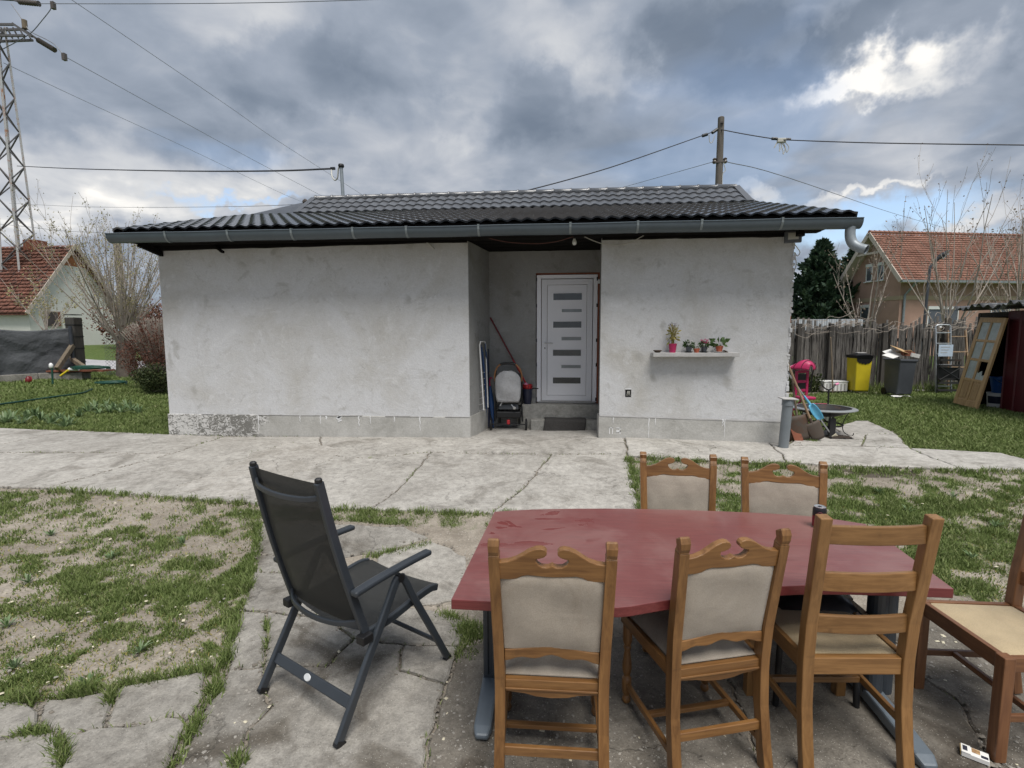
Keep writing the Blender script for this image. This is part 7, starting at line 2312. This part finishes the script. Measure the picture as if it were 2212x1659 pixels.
def conifer(name, label, base, h, rad, seed, n=150):
    g = np.random.default_rng(seed)
    t = thing(name, label, 'tree', base, 0, 'dark conifers beyond the fence')
    MB().tube([(0, 0, -0.2), (0, 0, h * 0.95)], [0.22, 0.03], 8).build('trunk', 'trunk', t)
    C, N, S = [], [], []
    for k in range(n):
        f_ = (k + 0.5) / n
        z0 = h * (0.03 + 0.92 * f_)
        L = rad * (1 - f_) ** 0.95 * (0.60 + 0.65 * g.random()) + 0.12
        a = k * 2.399 + g.normal() * 0.25
        ca, sa_ = math.cos(a), math.sin(a)
        q = int(26 + 42 * L)
        for j in range(q):
            s = (j / q) ** 0.8
            rr = L * (0.12 + 0.88 * s)
            zz_ = z0 - 0.16 * L * s + 0.62 * L * s * s
            wd = 0.20 * L * (1 - s) + 0.05
            o = g.normal() * wd
            C.append((ca * rr - sa_ * o, sa_ * rr + ca * o, zz_ + g.normal() * 0.06 - abs(o) * 0.25))
            N.append((ca * 0.9, sa_ * 0.9, 0.30 + 0.5 * s))
            S.append(0.11 + 0.10 * g.random())
    S = np.array(S) * (h / 7.5)
    link_mesh('crown', leaves_mesh('crown', np.array(C), S, np.array(N), 2.2, 0.55, seed), 'conifer', t)
    return t


cA, cB = at(1779, 512, Y=41.0), at(1850, 524, Y=45.0)
conifer('conifer', 'tall dark conifer with pointed top right of the house', (cA.x, 41.0, 0), cA.z, 3.7, 51, 210)
conifer('conifer', 'dark conifer partly hidden behind the brown house', (cB.x + 0.1, 45.0, 0), cB.z, 3.2, 52, 180)


# ------------------------------------------------------------------ neighbouring houses
def tiles(P0, U, V, nu, nv, mt, parent, name='roof_tiles', lift=0.05, wob=0.02, seed=1):
    """courses of overlapping tiles on the slope P0 + U*u + V*v (v up the slope), each tile a raised face of its own"""
    g = np.random.default_rng(seed)
    U, V, P0 = np.array(U, float), np.array(V, float), np.array(P0, float)
    nrm = np.cross(U, V)
    nrm /= np.linalg.norm(nrm)
    if nrm[2] < 0:
        nrm = -nrm
    VV, QQ = [], []
    for j in range(nv):
        for i in range(nu):
            u0, u1 = i / nu, (i + 0.97) / nu
            v0, v1 = j / nv, (j + 1.12) / nv
            w_ = g.normal() * wob * 0.4
            a = P0 + U * u0 + V * v0 + nrm * (lift + w_)
            b = P0 + U * u1 + V * v0 + nrm * (lift * 0.75 + w_)
            m_ = P0 + U * (u0 + (u1 - u0) * 0.45) + V * v0 + nrm * (lift * 1.35 + w_)
            c = P0 + U * u1 + V * min(v1, 1.0) + nrm * (0.006 + w_ * 0.3)
            d = P0 + U * u0 + V * min(v1, 1.0) + nrm * (0.010 + w_ * 0.3)
            k = len(VV)
            VV += [a, m_, b, c, d, a - nrm * lift * 0.8, m_ - nrm * lift, b - nrm * lift * 0.7]
            QQ += [(k, k + 1, k + 3, k + 4), (k + 1, k + 2, k + 3, k + 3), (k + 5, k + 6, k + 1, k), (k + 6, k + 7, k + 2, k + 1)]
    Q = np.array(QQ)
    tri = Q[Q[:, 2] == Q[:, 3]][:, :3]
    quad = Q[Q[:, 2] != Q[:, 3]]
    o = link_mesh(name, fast_mesh(name, np.array(VV), [quad, tri]), mt, parent)
    o['kind'] = 'stuff'
    return o


def window(parent, T, w, h, mt='farpane', bars=1, sill=True, box=True):
    """frame with panes set in front of a wall; T maps local x right, y out of wall (negative), z up"""
    f_ = MB()
    for a, b, c, d in ((-w / 2, -w / 2 + 0.06, 0, h), (w / 2 - 0.06, w / 2, 0, h), (-w / 2, w / 2, 0, 0.06), (-w / 2, w / 2, h - 0.06, h)):
        f_.bb(a, b, -0.05, 0.0, c, d, T)
    for k in range(bars):
        x = -w / 2 + w * (k + 1) / (bars + 1)
        f_.bb(x - 0.035, x + 0.035, -0.05, 0, 0.06, h - 0.06, T)
    fo = f_.build('window', 'white', parent)
    MB().bb(-w / 2 + 0.06, w / 2 - 0.06, -0.025, -0.01, 0.06, h - 0.06, T).build('pane', mt, fo)
    if sill:
        MB().bb(-w / 2 - 0.08, w / 2 + 0.08, -0.14, 0, -0.06, -0.002, T).build('sill', 'white', fo)
    if box:
        MB().bb(-w / 2 - 0.02, w / 2 + 0.02, -0.10, -0.051, h - 0.18, h + 0.02, T).build('shutter_box', 'white', fo)
    return fo


K = 1.42
Cc = at(1944, 643, Y=25 * K)
Gc = at(1840, 650, Y=27.75 * K)
ex = Vector((Cc.x, Cc.y, 0))
gv = Vector((Gc.x - Cc.x, Gc.y - Cc.y, 0))
gl = gv.length
gv.normalize()
fv = Vector((gv.y, -gv.x, 0))
if fv.x < 0:
    fv = -fv
bh = thing('brown_house', 'two storey brown rendered house with orange tiled gable roof', 'house', ex)
zR = (at(1879, 504, Y=26.4 * K)).z
LEN = 13.0
ov, og = 0.75, 0.75
zT = at(1944, 606, Y=25 * K).z - 0.05
sl = (zR - zT) / (gl / 2 + ov)
zE = zT + sl * ov
TB = Matrix(((fv.x, gv.x, 0, 0), (fv.y, gv.y, 0, 0), (0, 0, 1, 0), (0, 0, 0, 1)))   # x along the front, y along the gable
w_ = MB()
w_.bb(0, LEN, 0, gl, -0.3, zE, TB)
w_.prism([(0, zE - 0.001), (gl, zE - 0.001), (gl / 2, zR - 0.18)], 0.0, LEN, 'x', TB)
w_.build('wall', 'brownwall', bh)
rf = thing('roof', None, None)
rf.parent = bh
for sgn in (-1, 1):
    yE = -ov if sgn < 0 else gl + ov
    zz0 = zE - sl * ov
    a = TB @ Vector((-og, yE, zz0))
    u = TB @ Vector((LEN + og, 0, 0))
    v = TB @ Vector((0, gl / 2 - yE, zR - zz0))
    if sgn < 0:
        tiles(a, u, v, 52, 21, 'tileorange', rf, lift=0.06, wob=0.015, seed=3)
    m = MB()
    dn = Vector((0, 0, -0.14))
    m.add([a + dn, a + u + dn, a + u + v + dn, a + v + dn], [(0, 1, 2, 3)])
    m.build('roof_deck', 'barge', rf, thick=0.08)
    MB().path([TB @ Vector((-og - 0.02, yE, zz0 - 0.06)), TB @ Vector((-og - 0.02, gl / 2, zR - 0.06))], 0.06, 0.26).build('barge_board', 'barge', rf)
m = MB()
for k in range(40):
    x = -og + (LEN + 2 * og) * k / 40
    m.tube([TB @ Vector((x, gl / 2, zR + 0.07)), TB @ Vector((x + 0.37, gl / 2, zR + 0.05))], [0.12, 0.10], 8)
o = m.build('ridge_tiles', 'tileorange', rf)
o['kind'] = 'stuff'
MB().path([TB @ Vector((-og, -ov - 0.06, zE - sl * ov - 0.06)), TB @ Vector((LEN + og, -ov - 0.06, zE - sl * ov - 0.06))], 0.14, 0.14).build('eaves_gutter', 'bracket', bh)
MB().tube([TB @ Vector((0.35, -ov - 0.05, zE - sl * ov - 0.1)), TB @ Vector((0.35, -0.35, zE - sl * ov - 0.55)), TB @ Vector((0.25, -0.10, zE - sl * ov - 0.9)), TB @ Vector((0.25, -0.10, 0))], 0.07, 8).build('downpipe', 'zinc', bh)
zb_ = at(1944, 643, Y=25 * K).z
for q in (MB().bb(-0.04, LEN, -0.045, -0.002, zb_ - 0.12, zb_ + 0.14, TB), MB().bb(-0.045, -0.002, -0.045, gl + 0.02, zb_ - 0.12, zb_ + 0.14, TB)):
    q.build('wall_band', 'band', bh)
TG = TB @ Matrix(((0, 1, 0, 0), (-1, 0, 0, 0), (0, 0, 1, 0), (0, 0, 0, 1)))   # local x runs from the far gable end to the corner, y into the wall
zw = lambda py, px=1888: at(px, py, Y=26.2 * K).z
for f_ in (0.36, 0.60):
    window(bh, TB @ Matrix.Translation((0, gl * (1 - f_), zw(606))) @ Matrix(((0, 1, 0, 0), (-1, 0, 0, 0), (0, 0, 1, 0), (0, 0, 0, 1))), 0.52, zw(568) - zw(606), bars=0)
window(bh, TB @ Matrix.Translation((0, gl * 0.68, zw(694))) @ Matrix(((0, 1, 0, 0), (-1, 0, 0, 0), (0, 0, 1, 0), (0, 0, 0, 1))), 0.75, 1.15, 'farpane', 0)
window(bh, TB @ Matrix.Translation((3.25, 0, at(2038, 706, Y=24.5 * K).z)), 2.3, 1.35, bars=1)
window(bh, TB @ Matrix.Translation((7.6, 0, at(2038, 706, Y=24.5 * K).z)), 1.5, 1.35, bars=1)
MB().path([TB @ Vector((-og, gl / 2 - 0.85, zR - sl * 0.85 - 0.35)), TB @ Vector((-og, gl / 2 + 0.85, zR - sl * 0.85 - 0.35))], 0.08, 0.14).build('collar_beam', 'barge', bh)

# white house at the left, gable towards the yard
wh = thing('white_house', 'white house with old red tile roof and orange brick gable', 'house', (-32, 28.2, 0.6))
WX, Y0, YM, Y1 = 0.0, 0.0, 3.1, 6.2
eZ, rZ, LW = 2.85, 6.85, 14.0
m = MB()
m.prism([(0, -0.8), (6.2, -0.8), (6.2, eZ), (0, eZ)], -LW, 0, 'x')
m.build('wall', 'whitewall', wh)
kk = 0.66
m = MB()
m.prism([(0, eZ + 0.002), (6.2, eZ + 0.002), (6.2 - 3.1 * kk, eZ + (rZ - eZ) * kk), (3.1 * kk, eZ + (rZ - eZ) * kk)], -LW, -0.02, 'x')
m.build('upper_wall', 'whitewall', wh)
m = MB()
m.prism([(3.1 * kk, eZ + (rZ - eZ) * kk + 0.002), (6.2 - 3.1 * kk, eZ + (rZ - eZ) * kk + 0.002), (3.1, rZ - 0.1)], -LW, -0.02, 'x')
m.build('gable', 'gablebrick', wh)
rf2 = thing('roof', None, None)
rf2.parent = wh
s2 = (rZ - eZ) / 3.1
tiles((0.35, -0.45, eZ - 0.45 * s2), (-LW - 0.35, 0, 0), (0, 3.55, 3.55 * s2), 46, 20, 'tilered', rf2, lift=0.10, wob=0.05, seed=7)
m = MB()
m.add([(0.35, -0.45, eZ - 0.45 * s2), (-LW, -0.45, eZ - 0.45 * s2), (-LW, 3.1, rZ), (0.35, 3.1, rZ)], [(0, 1, 2, 3)])
m.add([(0.35, 6.65, eZ - 0.45 * s2), (-LW, 6.65, eZ - 0.45 * s2), (-LW, 3.1, rZ), (0.35, 3.1, rZ)], [(0, 1, 2, 3)])
m.build('roof_deck', 'tilered', rf2, thick=0.06, loc=(0, 0, -0.10))
for ya in (-0.45, 6.65):
    MB().path([(0.36, ya, eZ - 0.45 * s2), (0.36, 3.1, rZ)], 0.05, 0.2).build('barge_board', 'barge', rf2)
MB().bb(-3.0, -2.1, 2.7, 3.5, rZ - 0.3, rZ + 0.35).build('chimney', 'reveal', rf2)
zwn = at(115, 706, X=-32).z - 0.6
yw = at(115, 690, X=-31.95).y - 28.2
wo2 = MB().bb(0.0, 0.05, yw - 0.55, yw + 0.55, zwn, zwn + 1.0).build('window', 'barge', wh)
MB().bb(0.051, 0.065, yw - 0.47, yw + 0.30, zwn + 0.06, zwn + 0.94).build('shutter', 'shutter', wo2)
MB().bb(0.051, 0.07, yw + 0.34, yw + 0.47, zwn + 0.06, zwn + 0.94).build('open_shutter', 'reveal', wo2)
MB().bb(-4.0, -2.4, -0.03, 0.0, 0.6, 1.9).build('front_window', 'farpane', wh)
# distant house behind the tree
fh = thing('far_house', 'small brown far house with dark roof behind the bare tree', 'house', (-30, 44, 0.6))
MB().bb(-1.5, 8.5, 0, 6, -0.5, 3.1).build('wall', 'reveal', fh)
m = MB().prism([(-0.5, 3.1), (6.5, 3.1), (3.0, 5.4)], -2.0, 9.0, 'x')
m.build('roof', 'postwood', fh)
MB().bb(3.0, 3.9, 2.6, 3.4, 4.8, 6.2).build('chimney', 'brick', fh)

# ------------------------------------------------------------------ lattice tower, poles, wires
tw = thing('lattice_tower', 'rusty lattice power tower at the left edge', 'pylon', (-34.9, 30.5, 0.8))
TWH = 20.0
hwid = lambda z: 0.74 + (0.27 - 0.74) * z / TWH
crn = [(-1, -1), (1, -1), (1, 1), (-1, 1)]
for a, b in crn:
    MB().path([(a * hwid(z), b * hwid(z), z) for z in (-1.0, 8.0, TWH)], 0.11, 0.11).build('leg', 'lattice', tw)
levels = 19
for k in range(levels):
    z0_, z1_ = TWH * k / levels, TWH * (k + 1) / levels
    for s in range(4):
        a, b = crn[s], crn[(s + 1) % 4]
        p0 = (a[0] * hwid(z0_), a[1] * hwid(z0_), z0_)
        p1 = (b[0] * hwid(z1_), b[1] * hwid(z1_), z1_)
        p2 = (b[0] * hwid(z0_), b[1] * hwid(z0_), z0_)
        p3 = (a[0] * hwid(z1_), a[1] * hwid(z1_), z1_)
        MB().path([p0, p1] if (k + s) % 2 else [p2, p3], 0.07, 0.05).build('brace', 'latticed', tw)
az = at(20, 62, Y=30.5).z - 0.8


def tp(px, py, Y=30.5):
    return at(px, py, Y=Y) - Vector((-34.9, 30.5, 0.8))


for pa, pb_ in (((-60, 60), (40, 58)), ((-60, 84), (62, 82)), ((40, 58), (78, 84))):
    for dy in (-0.35, 0.35):
        MB().path([tp(*pa) + Vector((0, dy, 0)), tp(*pb_) + Vector((0, dy * 0.7, 0))], 0.10, 0.12).build('crossarm', 'latticed', tw)
for k in range(5):
    MB().path([tp(2 + 13 * k, 59 + (k > 3) * 4), tp(14 + 13 * k, 83)], 0.07, 0.06).build('crossarm_brace', 'latticed', tw)
MB().path([tp(-40, -6), tp(28, -2), tp(40, 2)], 0.14, 0.16).build('crossarm', 'latticed', tw)


def insulator(pa, pb_, Y=30.5):
    a, b = tp(*pa, Y), tp(*pb_, Y)
    m = MB()
    n = 8
    pts, rr = [], []
    for k in range(n * 2 + 1):
        pts.append(a + (b - a) * (k / (2 * n)))
        rr.append(0.06 if k % 2 else 0.16)
    m.tube(pts, rr, 10)
    m.build('insulator', 'insul', tw)


insulator((83, 87), (118, 108))
insulator((42, 4), (84, 8))
MB().lathe([(0.14, 0), (0.14, 0.5)], 10, Matrix.Translation(tp(54, 62))).build('arrester', 'oldwood', tw)
for pts in ([(24, 8), (52, 48), (66, 68), (100, 85), (120, 98), (138, 120)], [(112, 10), (108, 22), (90, 45), (68, 70), (40, 88), (6, 106)]):
    MB().tube(catmull([tp(*p) for p in pts], 4), 0.025, 5).build('jumper_wire', 'wire', tw)
for p in ((115, 12), (139, 123)):
    MB().box(tp(*p), (0.2, 0.2, 0.4)).build('clamp', 'insul', tw)


def overhead(label, pts, mt='wire', r=0.016, grp='overhead wires'):
    P = [at(px, py, Y=Y) for px, py, Y in pts]
    return tag(MB().tube(catmull(P, 5), r, 5, cap=False).build('overhead_wire', mt), label, 'wire', grp)


overhead('power wire slanting from the tower crossarm end down behind the roof', [(140, 122, 30.5), (350, 238, 41), (548, 346, 55), (716, 434, 72)], r=0.020)
overhead('uppermost power wire slanting from the top edge to the roof mast', [(120, -24, 30.5), (300, 98, 38), (500, 234, 50), (603, 306, 57), (800, 432, 74)], r=0.020)
overhead('lowest of the three slanting power wires at the left', [(8, 136, 30.5), (200, 226, 40), (400, 318, 52), (603, 415, 70), (670, 443, 76)], r=0.018)
overhead('power wire running along the top edge of the sky', [(84, 8, 30.5), (350, 8, 30.0), (603, 5, 29.5), (900, -4, 29)], r=0.020)
overhead('thick black service cable from the tower to the roof mast', [(37, 358.6, 30.5), (150, 364, 24), (298, 368, 19), (450, 370, 15.5), (603, 369, 12.8), (716, 364.5, 11.4)], 'cable', 0.022)
overhead('thin low wire passing behind the bare tree to the roof', [(20, 439, 30.5), (160, 446, 27), (298, 448, 24), (450, 447, 20), (560, 445, 17), (655, 441, 14)], r=0.009)
overhead('lowest thin wire by the tower above the white house', [(-20, 482, 36), (60, 490, 38), (140, 499, 41), (230, 503, 44)], r=0.016)
PT = at(1555.5, 254, Y=18)
PBm = at(1551, 405, Y=18)
up_ = thing('utility_pole', 'weathered wooden utility pole rising behind the roof', 'utility pole', (PBm.x + 0.02, 18, 0))
MB().tube([(0, 0, -0.2), (0.0, 0, PBm.z), (0.0, 0, PT.z)], [0.15, 0.115, 0.10], 10).build('shaft', 'pole', up_, smooth=60)
MB().tube([(0, 0, PT.z), (0, 0, PT.z + 0.03)], [0.10, 0.05], 10).build('pole_cap', 'pole', up_)
zi = at(1553, 350, Y=18).z
for s in (-1, 1):
    MB().lathe([(0.05, -0.05), (0.08, 0), (0.05, 0.05), (0.07, 0.09), (0.02, 0.13)], 10, Matrix.Translation((0.17 * s, -0.02, zi))).build('insulator', 'insul', up_)
MB().bb(-0.18, 0.18, -0.11, -0.06, zi - 0.05, zi - 0.01).build('bracket', 'insul', up_)
MB().lathe([(0.05, 0), (0.05, 0.05)], 8, Matrix.Translation((0, -0.12, at(1554, 270, Y=18).z))).build('bolt', 'insul', up_)
MB().tube(catmull([at(1563, 352, Y=17.9) - Vector((PBm.x + 0.02, 18, 0)), at(1567, 368, Y=17.9) - Vector((PBm.x + 0.02, 18, 0)), at(1561, 376, Y=17.9) - Vector((PBm.x + 0.02, 18, 0)), at(1560, 405, Y=17.9) - Vector((PBm.x + 0.02, 18, 0))], 4), 0.012, 5).build('drop_wire', 'wcable', up_)
overhead('dark cable running from the pole top down left to the ridge', [(1552, 281, 17.9), (1518, 292.6, 17.2), (1345, 353, 14.3), (1235, 386, 12.9), (1125, 415, 11.8)], 'cable', 0.014)
overhead('thin wire from the pole insulator down left behind the ridge', [(1546, 348, 17.9), (1440, 378, 22), (1330, 409, 28)], r=0.010)
overhead('dark cable from the pole to the right edge of the sky', [(1558, 280, 17.9), (1610, 290, 17.4), (1669, 299.5, 17), (1702, 302.5, 16.8), (1900, 309, 15.6), (2260, 314, 14)], 'cable', 0.016)
overhead('thin wire from the pole insulator falling right to the horizon', [(1562, 348, 17.9), (1700, 383, 22), (1924, 459, 40), (2040, 492, 60)], r=0.014)
sx_ = at(1686, 301, Y=16.9)
sp_ = thing('cable_splice', 'cable splice box with hanging loops right of the pole', 'cable splice', sx_)
MB().tube([(-0.26, 0, 0.03), (-0.10, 0, 0.02)], 0.045, 8).tube([(0.16, 0, 0.0), (0.30, 0, -0.01)], 0.04, 8).build('clamp', 'black', sp_)
MB().bb(-0.10, 0.16, -0.05, 0.05, -0.10, 0.03).build('box', 'wcable', sp_, bevel=0.02)
for k, (dx_, dz_) in enumerate(((-0.18, -0.25), (-0.02, -0.36), (0.10, -0.45), (0.20, -0.40))):
    MB().tube(catmull([(0.03 * k - 0.08, 0, -0.05), (dx_ * 0.8, 0, dz_ * 0.7), (dx_, 0.0, dz_), (dx_ + 0.06, 0, dz_ * 0.6), (dx_ * 0.5 + 0.03, 0, -0.08)], 4), 0.012, 5).build('loop', 'wcable', sp_)
i0 = at(1535, 287, Y=17.6)
ti = thing('tension_clamp', 'small dark tension clamps on the cable left of the pole', 'clamp', i0)
MB().tube([(-0.28, -0.1, -0.12), (-0.12, -0.05, -0.06)], 0.05, 8).tube([(0.05, 0, 0.0), (0.22, 0.05, 0.12)], 0.05, 8).build('clamp_body', 'black', ti)
MB().tube(catmull([(-0.05, 0, -0.05), (-0.02, 0, -0.28), (0.06, 0, -0.30), (0.14, 0, -0.08)], 4), 0.012, 5).build('tail', 'wcable', ti)
# steel mast on the roof
Mt, Mb = at(737, 360, Y=10.9), at(742, 428, Y=10.9)
ms_ = thing('roof_mast', 'galvanised steel service mast on the roof ridge', 'mast', (Mb.x, 10.9, 4.3))
MB().tube([(0, 0, -0.1), (Mt.x - Mb.x, 0, Mt.z - 4.3)], 0.036, 12).build('pipe', 'zinc', ms_, smooth=60)
MB().lathe([(0.05, -0.02), (0.065, 0.01), (0.055, 0.05), (0.01, 0.06)], 12, Matrix.Translation((Mt.x - Mb.x, 0, Mt.z - 4.3))).build('cap', 'black', ms_)
q = Vector((Mb.x, 10.9, 4.3))
MB().tube(catmull([at(716, 364.5, Y=11.4) - q, at(717, 380, Y=11.1) - q, at(723, 389, Y=11.0) - q, at(729, 384, Y=10.95) - q, at(731, 365, Y=10.93) - q, at(734, 360, Y=10.92) - q], 4), 0.016, 6).build('drip_loop', 'wcable', ms_)
MB().box(at(719, 364, Y=11.35) - q, (0.10, 0.05, 0.05)).build('anchor_clamp', 'black', ms_)
ca = at(655, 438, Y=10.6)
tag(MB().lathe([(0.03, 0), (0.05, 0.03), (0.05, 0.08), (0.02, 0.1)], 10, Matrix.Translation(ca) @ Matrix.Rotation(R(60), 4, 'Y')).tube([(ca.x + 0.02, ca.y, ca.z - 0.02), (UX0 - 0.02, 10.45, 4.30)], 0.014, 6).build('wire_bracket', 'insul'), 'small dark wire bracket on the left roof verge', 'bracket')
# pole by the tree, street lamp
p0 = at(252, 524, Y=16.6)
pl_ = thing('garden_pole', 'grey wooden pole standing inside the bare tree', 'pole', (p0.x, 16.6, 0.28))
MB().tube([(0, 0, -0.2), (0, 0, p0.z - 0.28)], [0.12, 0.10], 10).build('shaft', 'pole', pl_, smooth=60)
MB().box((-0.05, -0.12, 1.7), (0.09, 0.03, 0.55)).build('blue_tag', 'labelblue', pl_)
l0 = at(2009, 576, Y=22)
sl_ = thing('street_lamp', 'dark street lamp before the brown house roof', 'street lamp', (l0.x, 22, 0))
hA, hB = at(2020, 565, Y=22) - Vector((l0.x, 22, 0)), at(2050, 541, Y=22) - Vector((l0.x, 22, 0))
MB().tube([(-0.1, 0, 0), (0, 0, l0.z - 0.1), (0.02, 0, l0.z), hA], 0.05, 8).build('pole', 'shadepost', sl_, smooth=60)
MB().path([hA, (hA + hB) / 2 + Vector((-0.02, 0, 0.03)), hB], [0.14, 0.26, 0.18], [0.08, 0.11, 0.05]).build('lamp_head', 'black', sl_, bevel=0.02)
MB().path([hA * 0.6 + hB * 0.4 + Vector((0.03, -0.01, -0.065)), hA * 0.15 + hB * 0.85 + Vector((0.03, -0.01, -0.06))], 0.15, 0.02).build('lens', 'greybadge', sl_)
for o in bpy.data.objects:
    if o.type == 'MESH' and 'overhead_wire' in o.name:
        o.data.polygons.foreach_set('use_smooth', [True] * len(o.data.polygons))
